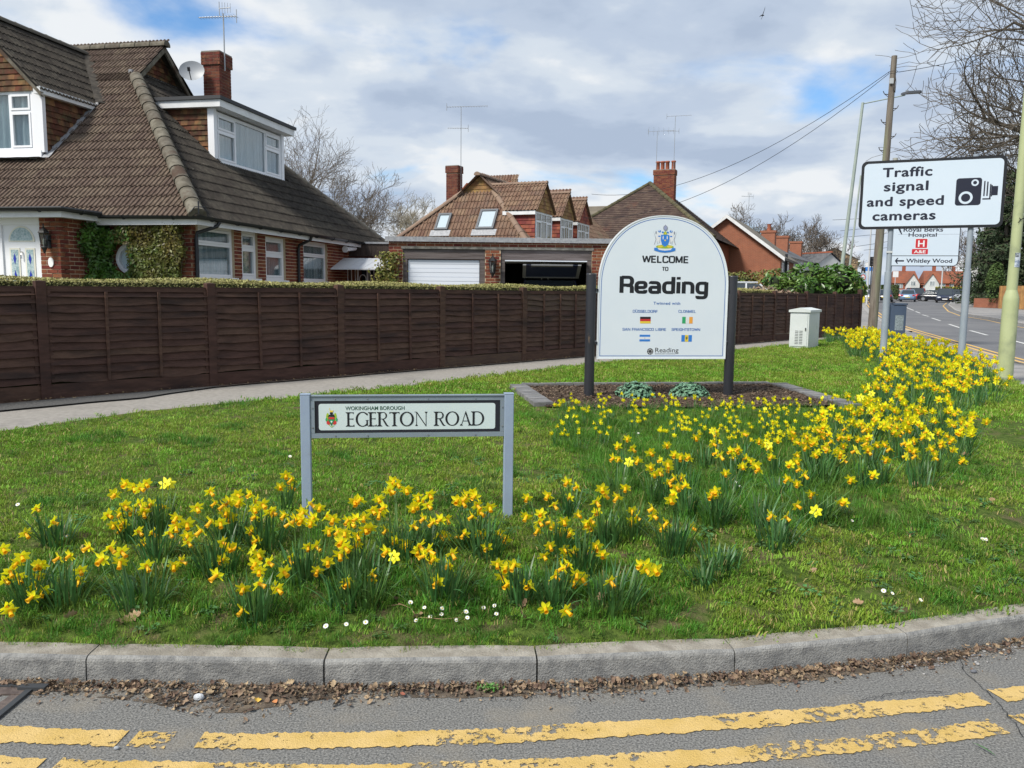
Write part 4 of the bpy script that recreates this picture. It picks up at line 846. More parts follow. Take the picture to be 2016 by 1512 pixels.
# ------------------------------------------------------------------ neighbouring houses
def local_roof(parent, pts, mat, name='roof'):
    b = MB(); b.add(pts, [tuple(range(len(pts)))]); return b.build(name, mat, parent)
H2 = thing('hipped_bungalow', 'brown tiled house behind the garage with two skylights and a row of gabled dormers', 'house', (-2.15, 33.3, ZB), R(-22))
b2 = [80, 1.2]
b = MB(); b.box(-4.0, 3.1, .3, 16.5, 0, 2.6); b.build('wall', BRICKI, H2)
HW = 3.3; HL = 4.2; zE = 2.5; KH = 1.053; zR = zE+HW*KH; s2 = math.sqrt(1+KH**2); HG = 2.65; HGL = 3.4; KF = 1.5; HB = HG*KH/KF; sF = math.sqrt(1+KF**2)
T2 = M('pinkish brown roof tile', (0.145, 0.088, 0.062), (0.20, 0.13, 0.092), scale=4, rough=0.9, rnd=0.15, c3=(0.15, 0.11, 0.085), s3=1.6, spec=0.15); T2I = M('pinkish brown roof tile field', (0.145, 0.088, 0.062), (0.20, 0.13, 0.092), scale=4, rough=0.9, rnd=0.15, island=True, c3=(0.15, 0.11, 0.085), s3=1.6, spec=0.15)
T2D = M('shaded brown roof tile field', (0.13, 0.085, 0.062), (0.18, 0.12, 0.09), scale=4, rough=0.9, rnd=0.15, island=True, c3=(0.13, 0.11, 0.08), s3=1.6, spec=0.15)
ff = PF((-HL, 0, zE), (1, 0, 0), Vector((0, 1, KF)), Vector((0, -KF, 1)))
hy = HB*sF
tile_roof(H2, ff, [(0, 0), (HL+HW, 0), (HL+HW-HG, hy), (HGL, hy)], .32, .36, 2, mat=T2, mati=T2I, bud=[0], h=.035)
for nm, (sx, sy), w_, h_ in (('skylight', (HL-1.55, 1.35), .62, .85), ('skylight', (HL+.35, 1.35), .80, 1.0)):
    F = PF(ff.p(sx, sy, .04), ff.a, ff.u, ff.n); b = MB(); b.pbox(F, 0, w_, 0, .09, 0, .09); b.pbox(F, 0, w_, h_-.09, h_, 0, .09); b.pbox(F, 0, .09, .09, h_-.09, 0, .09); b.pbox(F, w_-.09, w_, .09, h_-.09, 0, .09)
    o = b.build(nm, M('dark skylight frame', (0.06, 0.07, 0.085), rough=0.5), H2); MB().pbox(F, .09, w_-.09, .09, h_-.09, .02, .05).build('pane', M('skylight glass', (0.42, 0.5, 0.55), rough=0.12, spec=1), o); MB().pbox(F, -.15, w_+.15, -.3, 0, -.01, .03).build('flashing', LEAD, o)
rs = PF((HW, 0, zE), (0, 1, 0), Vector((-1, 0, KH)), Vector((KH, 0, 1))); Lr = HW*s2
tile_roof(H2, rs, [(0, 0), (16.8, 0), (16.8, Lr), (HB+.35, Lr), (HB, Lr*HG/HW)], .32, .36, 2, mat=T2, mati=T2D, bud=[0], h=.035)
local_roof(H2, [(-HL, 0, zE), (-.8, HB, zE+HG*KH), (0, HB, zR), (0, 16.8, zR), (-HL, 16.8, zE)], T2I, 'rear_roof')
ridge_run(H2, (-HL, 0, zE+.05), (-HL+HGL, HB, zE+.05+HG*KH), .13, .5, mat=M('brown ridge tile', (0.22, 0.15, 0.11), rough=.9, rnd=.1)); ridge_run(H2, (HW, 0, zE+.05), (HW-HG, HB, zE+.05+HG*KH), .13, .5, mat=MATS['brown ridge tile']); ridge_run(H2, (0, HB-.3, zR+.04), (0, 16.8, zR+.04), .13, .5, mat=MATS['brown ridge tile'])
GF = PF((0, HB+.02, 0), (1, 0, 0), (0, 0, 1), (0, -1, 0)); gz = zE+HG*KH
b = MB(); b.prism(GF, [(-.8, gz), (.8, gz), (0, zR-.03)], -.1, 0); b.build('gablet', MORT, H2); OCH = M('ochre hanging tile', (0.30, 0.16, 0.06), (0.2, 0.12, 0.05), scale=3, rough=.9, rnd=.3); OCHI = M('ochre hanging tile field', (0.30, 0.16, 0.06), (0.2, 0.12, 0.05), scale=3, rough=.9, rnd=.3, island=True)
tile_roof(H2, PF(GF.p(0, 0, .02), GF.a, GF.u, GF.n), [(-.8, gz), (.8, gz), (0, zR-.03)], .25, .16, 0, mat=OCH, mati=OCHI, bud=[0], name='hanging_tile')
local_roof(H2, [(-.95, HB-.25, gz-.12), (0, HB-.25, zR+.06), (0, HB+.1, zR+.06), (-.95, HB+.1, gz-.12)], T2I, 'verge'); local_roof(H2, [(.95, HB-.25, gz-.12), (0, HB-.25, zR+.06), (0, HB+.1, zR+.06), (.95, HB+.1, gz-.12)], T2I, 'verge')
REDT = M('red hanging tile field', (0.28, 0.07, 0.045), (0.18, 0.05, 0.035), scale=3, rough=.9, rnd=.3, island=True)
for i, (b0, b1, zr_, hm) in enumerate(((1.25, 3.3, 5.62, OCHI), (4.4, 6.2, 5.55, OCHI), (6.9, 8.8, 5.5, REDT))):
    zt = 4.42; mid = (b0+b1)/2; xa = 2.75; FX = PF((xa, 0, 0), (0, 1, 0), (0, 0, 1), (1, 0, 0))
    def rx(c): return HW-(c-zE)/KH
    b = MB(); b.box(rx(zt)-.3, xa-.02, b0, b1, 3.2, zt); b.build('dormer_wall', MORT, H2)
    tile_roof(H2, PF((0, b0-.01, 0), (1, 0, 0), (0, 0, 1), (0, -1, 0)), [(rx(zt), zt), (rx(3.3), 3.3), (xa, 3.1), (xa, zt)], .25, .16, 0, mat=OCH, mati=REDT, bud=[0], name='hanging_tile')
    window(H2, PF(FX.p(0, 0, .01), FX.a, FX.u, FX.n), b0+.02, b1-.02, 3.25, zt-.02, [(0, .33, 0, .7, 1), (.33, .67, 0, .7, 0), (.67, 1, 0, .7, 1), (0, .33, .7, 1, 0), (.33, .67, .7, 1, 0), (.67, 1, .7, 1, 0)], sill=False, fr=.08, curtain=(i == 0), bars=(.22 if i else 0))
    gp = [(b0-.12, zt), (b1+.12, zt), (mid, zr_-.04)]; tri_wall(H2, FX, gp, MORT); tile_roof(H2, PF(FX.p(0, 0, .012), FX.a, FX.u, FX.n), gp, .25, .16, 0, mat=OCH, mati=hm, bud=[0], name='hanging_tile')
    sl_ = (zr_-zt)/(mid-b0+.15); L_ = math.hypot(mid-b0+.15, zr_-zt)
    Fd = PF((xa+.15, b0-.15, zt), (-1, 0, 0), Vector((0, 1, sl_)), None); Fd.n = Vector((0, -sl_, 1)).normalized()
    tile_roof(H2, Fd, [(0, 0), (xa+.15-rx(zt), 0), (xa+.15-rx(zr_), L_), (0, L_)], .32, .3, 2, mat=T2, mati=T2I, bud=[0], h=.035)
    local_roof(H2, [(xa+.15, b1+.15, zt), (xa+.15, mid, zr_), (rx(zr_), mid, zr_), (rx(zt), b1+.15, zt)], T2I, 'dormer_roof')
    MB().box(rx(zt)-.1, xa+.05, b0-.16, b0-.08, zt-.17, zt-.02).build('dormer_fascia', FASC, H2); ridge_run(H2, (xa+.15, mid, zr_+.03), (rx(zr_), mid, zr_+.03), .09, .5, mat=MATS['brown ridge tile'])
# left rear wing with the chimney
b = MB(); b.add([(-5.1, 9, 5.5), (-5.1, 9, 2.9), (-1.5, 9, 2.9), (-1.5, 9, 6.7), (-4.0, 9, 6.7)], [(0, 1, 2, 3, 4)]); b.build('wing_wall', BRICKI, H2)
Fw = PF((-5.3, 8.8, 5.45), (1, 0, 0), Vector((.0, 1, 1.5)), None); Fw.n = Vector((0, -1.5, 1)).normalized()
tile_roof(H2, Fw, [(0, 0), (3.9, 0), (3.9, 1.74), (1.25, 1.74)], .32, .34, 2, mat=T2, mati=T2I, bud=[0], h=.035)
MB().box(-5.35, -4.4, 8.7, 8.78, 5.2, 5.4).build('wing_fascia', FASC, H2)
chimney(H2, -2.85, -2.27, 4.4, 4.9, 3.8, 6.85, mat=DBR, mati=DBRI)
m2 = Matrix.Translation(H2.location) @ Matrix.Rotation(H2.rotation_euler[2], 4, 'Z')
aerial('tall two-tier tv aerial beside the chimney of the house behind the garage', m2 @ Vector((-2.2, 4.6, 6.0)), 3.5, 1, R(-5))
# dark hipped house with four chimney pots
H3 = thing('hipped_house', 'dark tiled hipped house with a four-pot chimney, behind the welcome sign', 'house', (6.7, 47.5, ZB), R(-22))
DT = M('dark old plain tile', (0.055, 0.035, 0.028), (0.085, 0.055, 0.042), scale=2, rough=.95, rnd=.2); DTI = M('dark old plain tile field', (0.055, 0.035, 0.028), (0.085, 0.055, 0.042), scale=2, rough=.95, rnd=.2, island=True, c3=(0.15, 0.06, 0.035), s3=.4, t3=(.6, .75))
MB().box(-4.2, 4.2, .4, 11, 0, 4.3).build('wall', BRICKI, H3); w3 = 4.75; zz = 4.2; k3 = .78; s3_ = math.sqrt(1+k3*k3)
F3 = PF((-w3, 0, zz), (1, 0, 0), Vector((0, 1, k3)), Vector((0, -k3, 1))); tile_roof(H3, F3, [(0, 0), (2*w3, 0), (w3, w3*s3_)], .25, .2, 0, mat=DT, mati=DTI, bud=[0])
F3b = PF((w3, 0, zz), (0, 1, 0), Vector((-1, 0, k3)), Vector((k3, 0, 1))); tile_roof(H3, F3b, [(0, 0), (11.4, 0), (11.4, w3*s3_), (w3, w3*s3_)], .25, .2, 0, mat=DT, mati=DTI, bud=[0])
local_roof(H3, [(-w3, 0, zz), (0, w3, zz+w3*k3), (0, 11.4, zz+w3*k3), (-w3, 11.4, zz)], DTI, 'rear_roof')
MOSSR = M('mossy hip tile', (0.06, 0.055, 0.03), (0.1, 0.085, 0.045), scale=4, rough=1, rnd=.1); ridge_run(H3, (-w3, 0, zz+.04), (0, w3, zz+.04+w3*k3), .13, .5, mat=MOSSR); ridge_run(H3, (w3, 0, zz+.04), (0, w3, zz+.04+w3*k3), .15, .5, mat=MOSSR); ridge_run(H3, (0, w3, zz+.04+w3*k3), (0, 11.4, zz+.04+w3*k3), .13, .5, mat=MOSSR)
MB().box(-w3, w3, -.05, .05, zz-.18, zz-.02).build('fascia', BLKP, H3); gutter(H3, [(-w3, -.08, zz-.02), (w3, -.08, zz-.02)], .07)
chimney(H3, .15, 1.45, 5.1, 5.75, 6.6, 8.75, mat=BRICK, mati=BRICKI)
POT = M('terracotta chimney pot', (0.36, 0.11, 0.06), (0.28, 0.09, 0.05), scale=5, rough=.9)
for i in range(4): inst('chimney_pot', MB().lathe([(.13, 0), (.12, .45), (.15, .47), (.15, .55), (.11, .56), (.09, .3)], 12).mesh('chimney_pot', POT), H3, (.33+i*.3+(.08 if i == 3 else 0), 5.42, 8.77))
m3_ = Matrix.Translation(H3.location) @ Matrix.Rotation(H3.rotation_euler[2], 4, 'Z')
aerial('wide many-rod tv aerial on the left side of the four-pot chimney', m3_ @ Vector((.25, 5.3, 8.8)), 2.35, 2, R(-12)); aerial('thin leaning tv aerial rising right of the four chimney pots', m3_ @ Vector((1.35, 5.3, 8.8)), 3.2, 3, R(-12))
# orange brick gable house
def gable_house(name, label, loc, rz, w, d, h, rise, wallm, roofm, board=True, ridge_mat=None, group=None, over=.3):
    t = thing(name, label, 'house', loc, rz, group); b = MB(); F = PF((0, 0, 0), (1, 0, 0), (0, 0, 1), (0, -1, 0))
    b.prism(F, [(-w/2, 0), (w/2, 0), (w/2, h), (0, h+rise), (-w/2, h)], -d, 0); b.build('wall', wallm, t); k = rise/(w/2); o = over
    for s in (-1, 1):
        r = MB(); r.add([(s*(w/2+o), -o, h-o*k), (0, -o, h+rise), (0, d+o, h+rise), (s*(w/2+o), d+o, h-o*k), (s*(w/2+o), -o, h-o*k+.12), (0, -o, h+rise+.12), (0, d+o, h+rise+.12), (s*(w/2+o), d+o, h-o*k+.12)], [(0, 1, 2, 3), (4, 5, 6, 7), (0, 1, 5, 4), (0, 3, 7, 4), (3, 2, 6, 7)]); r.build('roof', roofm, t)
    if board:
        bb_ = MB()
        for s in (-1, 1): bb_.add([(s*(w/2+o), -o-.04, h-o*k-.12), (0, -o-.04, h+rise-.13), (0, -o-.04, h+rise+.12), (s*(w/2+o), -o-.04, h-o*k+.13), (s*(w/2+o), -o, h-o*k-.12), (0, -o, h+rise-.13), (0, -o, h+rise+.12), (s*(w/2+o), -o, h-o*k+.13)], [(0, 1, 2, 3), (0, 1, 5, 4), (2, 3, 7, 6), (0, 3, 7, 4)])
        bb_.build('bargeboard', FASC, t)
    return t
def simple_window(t, F, x0, x1, y0, y1, nx=2):
    b = MB(); b.pbox(F, x0, x1, y0, y1, 0, .05); 
    o = b.build('window', UPVC, t); g = MB(); w = (x1-x0-.06)/nx
    for i in range(nx): g.pbox(F, x0+.06+i*w, x0+i*w+w, y0+.07, y1-.07, .04, .06)
    g.build('pane', M('dull window glass', (0.12, 0.15, 0.17), (0.35, 0.38, 0.4), scale=.9, rough=.15), o); return o
def course_mat(name, c1, c2, mort, bh=.075, bw=.225):
    m = M(name, c1, c2, scale=9, rough=.9); nt = m.node_tree; N = nt.nodes.new; L = nt.links.new; p = nt.nodes['Principled BSDF']
    tc = N('ShaderNodeTexCoord'); sp_ = N('ShaderNodeSeparateXYZ'); L(tc.outputs['Object'], sp_.inputs[0]); ad = N('ShaderNodeMath'); L(sp_.outputs[0], ad.inputs[0]); L(sp_.outputs[1], ad.inputs[1]); cb = N('ShaderNodeCombineXYZ'); L(ad.outputs[0], cb.inputs[0]); L(sp_.outputs[2], cb.inputs[1])
    bt = N('ShaderNodeTexBrick'); L(cb.outputs[0], bt.inputs['Vector']); bt.inputs['Scale'].default_value = 1; bt.inputs['Brick Width'].default_value = bw; bt.inputs['Row Height'].default_value = bh; bt.inputs['Mortar Size'].default_value = .008
    bt.inputs['Color1'].default_value = (*c1, 1); bt.inputs['Color2'].default_value = (*c2, 1); bt.inputs['Mortar'].default_value = (*mort, 1)
    mx = N('ShaderNodeMixRGB'); mx.blend_type = 'MULTIPLY'; mx.inputs[0].default_value = .35; L(bt.outputs[0], mx.inputs[1]); t_ = N('ShaderNodeTexNoise'); t_.inputs['Scale'].default_value = 2; L(tc.outputs['Object'], t_.inputs['Vector']); L(t_.outputs[0], mx.inputs[2]); L(mx.outputs[0], p.inputs['Base Color']); return m
ORB = course_mat('orange far brickwork', (0.36, 0.115, 0.055), (0.30, 0.095, 0.05), (0.34, 0.2, 0.14))
TANB = course_mat('tan far brickwork', (0.40, 0.27, 0.15), (0.33, 0.22, 0.12), (0.35, 0.28, 0.2), .15, .45)
GT = M('grey brown ribbed tile', (0.12, 0.105, 0.085), (0.17, 0.15, 0.12), scale=1.2, rough=.95)
H4 = gable_house('gable_house', 'orange brick gable end house with white bargeboards behind the fence', (14.6, 56.5, ZB), R(-24), 7.2, 9.5, 3.65, 2.7, ORB, GT)
F4 = PF((3.6, 0, 0), (0, 1, 0), (0, 0, 1), (1, 0, 0))
for y0 in (.8, 3.6): simple_window(H4, F4, y0, y0+1.6, 2.3, 3.4, 3)
MB().box(3.62, 3.8, 2.6, 2.7, 0, 3.9).build('downpipe', BLKP, H4); gutter(H4, [(3.95, -.3, 3.4), (3.95, 9.6, 3.4)], .07)
H4b = gable_house('tiled_house', 'grey tiled roof with level ridge between the dark hipped roof and orange gable', (12.2, 67, ZB), R(68), 8, 8.5, 4.2, 3.9, ORB, course_mat('grey lapped roof tile', (0.15, 0.13, 0.1), (0.2, 0.17, 0.13), (0.06, 0.05, 0.04), .3, 20), board=False)
aerial('small tv aerial above the grey tiled roof beside the orange gable', (19.0, 67, 8.0), 1.4, 0, R(10))
# terrace receding along the main road
SLT = course_mat('grey slate roof', (0.15, 0.155, 0.165), (0.11, 0.115, 0.125), (0.06, 0.06, 0.065), .25, .3); REN = M('white render', (0.62, 0.63, 0.64), (0.54, 0.55, 0.55), scale=1, rough=.9)
ter = thing('terrace_row', 'row of grey slate roofed cottages with orange chimney stacks receding along the road', 'terraced houses', (23.5, 72, .6), R(-27))
b = MB(); b.box(-5, 0, 0, 40, 0, 4.4); b.build('wall', REN, ter)
b = MB(); b.add([(.35, -.2, 4.25), (.35, 40, 4.25), (-2.6, 40, 5.8), (-2.6, -.2, 5.8), (-5.3, -.2, 4.25), (-5.3, 40, 4.25)], [(0, 1, 2, 3), (3, 2, 5, 4)]); b.build('roof', SLT, ter)
for y0 in (1.2, 3.6, 8.5, 11, 15, 18, 22, 25, 29, 32): simple_window(ter, PF((0, 0, 0), (0, 1, 0), (0, 0, 1), (1, 0, 0)), y0, y0+1.3, 2.9, 4.05, 3)
for y0 in (2, 9.5, 19): 
    ch = MB(); ch.box(-2.2, -1.0, y0, y0+.8, 4.6, 6.4); ch.box(-2.28, -.92, y0-.06, y0+.86, 6.4, 6.6); o = ch.build('chimney', ORB, ter)
    for i in range(1 if y0 == 2 else 0): MB().lathe([(.2, 0), (.15, .5), (.2, .6)], 8, (-1.6+i*.5, y0+.4, 6.6)).build('chimney_pot', POT, o)
t = thing('slate_cottage', 'slate cottage with red crested ridge and pale gable at the far end of the terrace', 'house', (35.5, 92, .8), R(-66)); 
b = MB(); F = PF((0, 0, 0), (0, 1, 0), (0, 0, 1), (1, 0, 0)); b.prism(F, [(-3, 0), (3, 0), (3, 3.2), (0, 5.2), (-3, 3.2)], -7, 0); b.build('wall', REN, t)
b = MB(); b.add([(.2, -3.3, 3.1), (.2, 0, 5.35), (-7.2, 0, 5.35), (-7.2, -3.3, 3.1), (.2, 3.3, 3.1), (-7.2, 3.3, 3.1)], [(0, 1, 2, 3), (1, 4, 5, 2)]); b.build('roof', SLT, t); MB().box(-7.2, .2, -.08, .08, 5.33, 5.5).build('ridge', POT, t); t.rotation_euler = (0, 0, R(-70))
# tan brick flats
fl = thing('flats', 'three storey tan brick block of flats with shallow dark roof', 'block of flats', (50.5, 129.0, 1.0), R(-22)); F = PF((0, 0, 0), (1, 0, 0), (0, 0, 1), (0, -1, 0))
b = MB(); b.prism(F, [(-3.3, 0), (3.3, 0), (3.3, 5.9), (-.2, 7.6), (-3.3, 6.2)], -24, 0); b.build('wall', TANB, fl)
b = MB(); b.add([(3.7, -.3, 5.75), (-.2, -.3, 7.75), (-.2, 24, 7.75), (3.7, 24, 5.75), (-3.6, -.3, 6.15), (-3.6, 24, 6.15)], [(0, 1, 2, 3), (1, 4, 5, 2)]); b.build('roof', GT, fl); MB().box(3.3, 3.75, -.3, 24, 5.5, 5.75).build('fascia', FASC, fl)
simple_window(fl, F, -1.9, -.2, 4.2, 5.5, 2)
Fs = PF((3.3, 0, 0), (0, 1, 0), (0, 0, 1), (1, 0, 0)); PNL = M('grey green panel', (0.2, 0.23, 0.22), rough=.8)
for i in range(5):
    y0 = 1.5+i*4.4
    for z0 in (.6, 2.6, 4.5): simple_window(fl, Fs, y0, y0+2.2, z0, z0+1.15, 3); MB().pbox(Fs, y0, y0+2.2, z0-.75, z0-.05, 0, .03).build('panel', PNL, fl)
# far row of red roofed cottages
RT = M('red clay roof', (0.25, 0.08, 0.04), (0.17, 0.065, 0.04), scale=.8, rough=.95); RB = M('far red brick', (0.30, 0.09, 0.05), (0.24, 0.08, 0.05), scale=1, rough=.95)
def cottage(label, x, y, w, flip, white):
    t = thing('cottage', label, 'house', (x, y, 1.1), R(-14), 'red roofed cottages across the junction'); F = PF((0, 0, 0), (1, 0, 0), (0, 0, 1), (0, -1, 0))
    MB().box(-w, w, 0, 7, 0, 3.4).build('wall', RB, t); b = MB(); b.add([(-w-.2, -.3, 3.1), (w+.2, -.3, 3.1), (w-.4, 3.5, 6.1), (-w+.4, 3.5, 6.1), (-w-.2, 7.3, 3.1), (w+.2, 7.3, 3.1)], [(0, 1, 2, 3), (3, 2, 5, 4), (0, 3, 4), (1, 5, 2)]); b.build('roof', RT, t)
    xx = -w*.45 if flip else w*.45; Fg = PF((xx, -.9, 0), (1, 0, 0), (0, 0, 1), (0, -1, 0)); b = MB(); b.prism(Fg, [(-1.5, 0), (1.5, 0), (1.5, 3.0), (0, 5.2), (-1.5, 3.0)], -1.5, 0); b.build('front_gable', REN if white else RB, t)
    b = MB()
    for s in (-1, 1): b.add([(xx+s*1.75, -1.1, 2.7), (xx, -1.1, 5.4), (xx, 2.5, 5.4), (xx+s*1.75, 2.5, 2.7), (xx+s*1.75, -1.1, 2.6), (xx, -1.1, 5.25)], [(0, 1, 2, 3), (0, 1, 5, 4)])
    b.build('gable_roof', RT, t); simple_window(t, Fg, -.55, .55, 2.5, 3.6, 2); simple_window(t, F, -xx-.9, -xx+.6, 1.9, 3.0, 3); simple_window(t, F, -xx-.9, -xx+.6, .6, 1.5, 3); simple_window(t, Fg, -.8, .8, .6, 1.6, 2)
    MB().box(-.35, .35, 3.2, 3.9, 5.6, 7.2).build('chimney', RB, t)
    return t
cottage('leftmost red roofed cottage with white gable below the hospital sign', 94.5, 197, 2.9, False, True); cottage('red roofed cottage with white gable, between its two neighbours at the junction', 99.8, 193, 2.7, True, True); cottage('red roofed cottage with plain brick gable at the right end of the far row', 105.0, 194, 2.5, False, False)
t = gable_house('brown_house', 'dark roofed house with white windows right of the red cottages', (108.6, 190, 1.1), R(-14), 7, 8, 3.4, 1.9, RB, GT, board=False)
for x in (-2.8, -1.2, .4): simple_window(t, PF((0, -.05, 0), (1, 0, 0), (0, 0, 1), (0, -1, 0)), x, x+1.2, 2.0, 3.4, 2)
# hedges by the junction
def hedge(name, label, pts, w, h, size, mat, dens, z=None, cat='hedge', base=0.0, **k):
    """a clipped hedge along a line: leaves on its faces over a dark twiggy core"""
    pl = [Vector(p) for p in pts]; P = []; Nn = []; core = MB(); 
    for p, q in zip(pl, pl[1:]):
        L_ = (q-p).length; d = (q-p)/L_; s = Vector((-d.y, d.x)); n = int(L_*(2*h+w)*dens)
        for _ in range(n):
            t = random.random()*L_; u = random.random()*(2*h+w); c = p+d*t; zb = (z if z is not None else T(c.x, c.y)); wob = .03*noise.noise((c.x*3, c.y*3, u*4))
            if u < h: o, zz, nn = -w/2-wob, u, (-s.x, -s.y, .3)
            elif u < h+w: o, zz, nn = u-h-w/2, h+wob, (0, 0, 1)
            else: o, zz, nn = w/2+wob, u-h-w, (s.x, s.y, .3)
            P.append((c.x+s.x*o, c.y+s.y*o, zb+base+zz)); Nn.append(nn)
        zb = z if z is not None else T((p.x+q.x)/2, (p.y+q.y)/2); F = PF((p.x, p.y, zb), (d.x, d.y, 0), (0, 0, 1), (-s.x, -s.y, 0)); core.pbox(F, 0, L_, base, base+h-.03, -w/2+.03, w/2-.03)
    t = thing(name, label, cat); core.build('twiggy_core', M('hedge twig core', (0.03, 0.035, 0.015), rough=1), t)
    leaf_cloud('foliage', np.array(P), size, mat, t, nrm=np.array(Nn), spread=.9, aspect=.5); return t
PRV = M('yellow green privet leaf', (0.24, 0.23, 0.07), (0.36, 0.33, 0.12), scale=6, rough=.6, rnd=.3, island=True, trans=.1)
h0 = FENCE0+FN*0.42+FDIR*1; h1_ = FENCE0+FN*0.42+FDIR*(FP*11)
hedge('clipped_hedge', 'low clipped yellow green hedge running behind the brown fence', [h0, h1_], .55, 1.31, .016, PRV, 1500) if False else None
def hedge_top(name, label, p0, p1, w, h, size, mat, n):
    d = (p1-p0); L_ = d.length; d = d/L_; s = Vector((-d.y, d.x)); t_ = rng.random(n)**1.25*L_; o = rng.uniform(-w/2, w/2, n); zz = h+.02*np.sin(t_*2.3)+rng.uniform(-.06, .012, n)
    fr_ = rng.random(n) < .3; o[fr_] = -w/2-rng.random(fr_.sum())*.02; zz[fr_] = h-rng.random(fr_.sum())*.3
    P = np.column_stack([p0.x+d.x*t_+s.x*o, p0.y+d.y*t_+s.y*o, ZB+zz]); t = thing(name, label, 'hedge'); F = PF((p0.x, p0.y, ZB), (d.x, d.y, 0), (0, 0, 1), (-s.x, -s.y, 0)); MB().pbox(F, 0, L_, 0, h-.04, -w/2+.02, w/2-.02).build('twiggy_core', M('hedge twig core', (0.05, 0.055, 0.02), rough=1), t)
    leaf_cloud('foliage', P, size, mat, t, nrm=(0, -.3, 1), spread=1.0, aspect=.5); return t
hedge_top('clipped_hedge', 'low clipped yellow green hedge just topping the long brown fence', FENCE0+FN*.42+FDIR*1.5, FENCE0+FN*.42+FDIR*(FP*12.2), .5, 1.30, .016, PRV, 60000)
JH = M('dark far hedge leaf', (0.03, 0.06, 0.015), (0.06, 0.1, 0.025), scale=2, rough=.8, rnd=.2, island=True)
hedge('junction_hedge', 'dark clipped hedge across the junction behind the cars', [(42, 108), (49, 104)], 1.2, 1.7, .16, JH, 40, 1.0); hedge('roadside_hedge', 'low dark hedge beside the flats left of the junction', [(36.5, 99), (39, 112)], 1.0, 1.3, .16, JH, 40, .9)
YB = M('yellow shrub flower', (0.35, 0.3, 0.03), (0.2, 0.22, 0.03), scale=2, rough=.8, rnd=.2, island=True); hedge('forsythia_bank', 'yellow flowering bank above the cars at the far right of the junction', [(57, 109), (70, 114)], 2, 1.5, .15, YB, 18, 1.1, cat='shrub')
# ------------------------------------------------------------------ shrubs behind the fence
def bush(name, label, c, rad, n, size, mat, cat='shrub', lumps=9, aspect=.45, spread=.9, group=None, seed=1, base=None, inner=True):
    rs = np.random.default_rng(seed); cx, cy, cz = c; rx_, ry_, rz_ = rad; L = []
    for i in range(lumps):
        a_ = rs.uniform(0, 2*math.pi); u = rs.uniform(.15, .75); L.append((rx_*u*math.cos(a_), ry_*u*math.sin(a_), rz_*rs.uniform(-.1, .65), rs.uniform(.32, .6)))
    L.append((0, 0, 0, .8)); P = []; Nn = []
    while len(P) < n:
        l = L[rs.integers(len(L))]; d = rs.normal(size=3); d /= np.linalg.norm(d); r_ = l[3]*(0.8+.25*rs.random())
        q = np.array([l[0]+d[0]*r_*rx_, l[1]+d[1]*r_*ry_, l[2]+d[2]*r_*rz_]); 
        if q[2] < -rz_*.8: continue
        if any(((q[0]-m[0])/(m[3]*rx_*.75))**2+((q[1]-m[1])/(m[3]*ry_*.75))**2+((q[2]-m[2])/(m[3]*rz_*.75))**2 < 1 for m in L): continue
        P.append(q+np.array([0, 0, 0])); Nn.append(d*.8+np.array([0, 0, .5]))
    t = thing(name, label, cat, (cx, cy, cz), 0, group); leaf_cloud('foliage', np.array(P), size, mat, t, nrm=np.array(Nn), spread=spread, aspect=aspect)
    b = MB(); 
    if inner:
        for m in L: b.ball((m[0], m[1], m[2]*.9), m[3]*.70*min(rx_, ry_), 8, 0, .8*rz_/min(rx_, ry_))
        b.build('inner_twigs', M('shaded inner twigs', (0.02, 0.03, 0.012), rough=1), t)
    return t
LAU = M('laurel leaf', (0.05, 0.12, 0.018), (0.1, 0.2, 0.03), scale=1.5, rough=.35, rnd=.3, island=True, trans=.15, c3=(0.14, 0.22, 0.04), s3=1.0, t3=(.5, .7))
def cp(px, py, y): return ((px-1008)/1600*y*1.0, y)
bush('laurel_bush', 'big glossy green laurel bush rising over the right end of the fence', (10.3, 27.0, 1.65), (1.2, .9, .95), 2600, .095, LAU, lumps=12, seed=3)
bush('laurel_bush', 'lower laurel bush left of the big one, leaning toward the brick gable', (8.75, 25.8, 1.55), (.65, .6, .75), 900, .08, LAU, lumps=7, seed=5)
PHO = M('olive red photinia leaf', (0.10, 0.15, 0.02), (0.2, 0.16, 0.04), scale=1.6, rough=.5, rnd=.35, island=True, c3=(0.25, 0.09, 0.03), s3=1.8, t3=(.58, .66), trans=.1)
bush('photinia_hedge', 'olive and reddish leaved hedge in front of the orange gable', (8.55, 30.5, 1.55), (1.6, .9, .95), 2600, .06, PHO, cat='hedge', lumps=12, seed=8)
DRY = M('dead brown hedge leaf', (0.22, 0.15, 0.11), (0.3, 0.22, 0.16), scale=3, rough=.9, rnd=.3, island=True); bush('dry_hedge', 'dead brown hedge with reddish shoots in front of the white car behind the fence', (7.6, 24.2, 1.3), (1.35, .35, .55), 1500, .06, DRY, cat='hedge', lumps=8, seed=11)
bush('red_shoot_bush', 'small reddish leaved bush right beside the welcome sign post behind the fence', (6.4, 23.6, 1.38), (.35, .3, .5), 420, .045, M('red young leaf', (0.3, 0.08, 0.03), (0.16, 0.14, 0.04), scale=5, rough=.6, rnd=.3, island=True), lumps=5, seed=12)
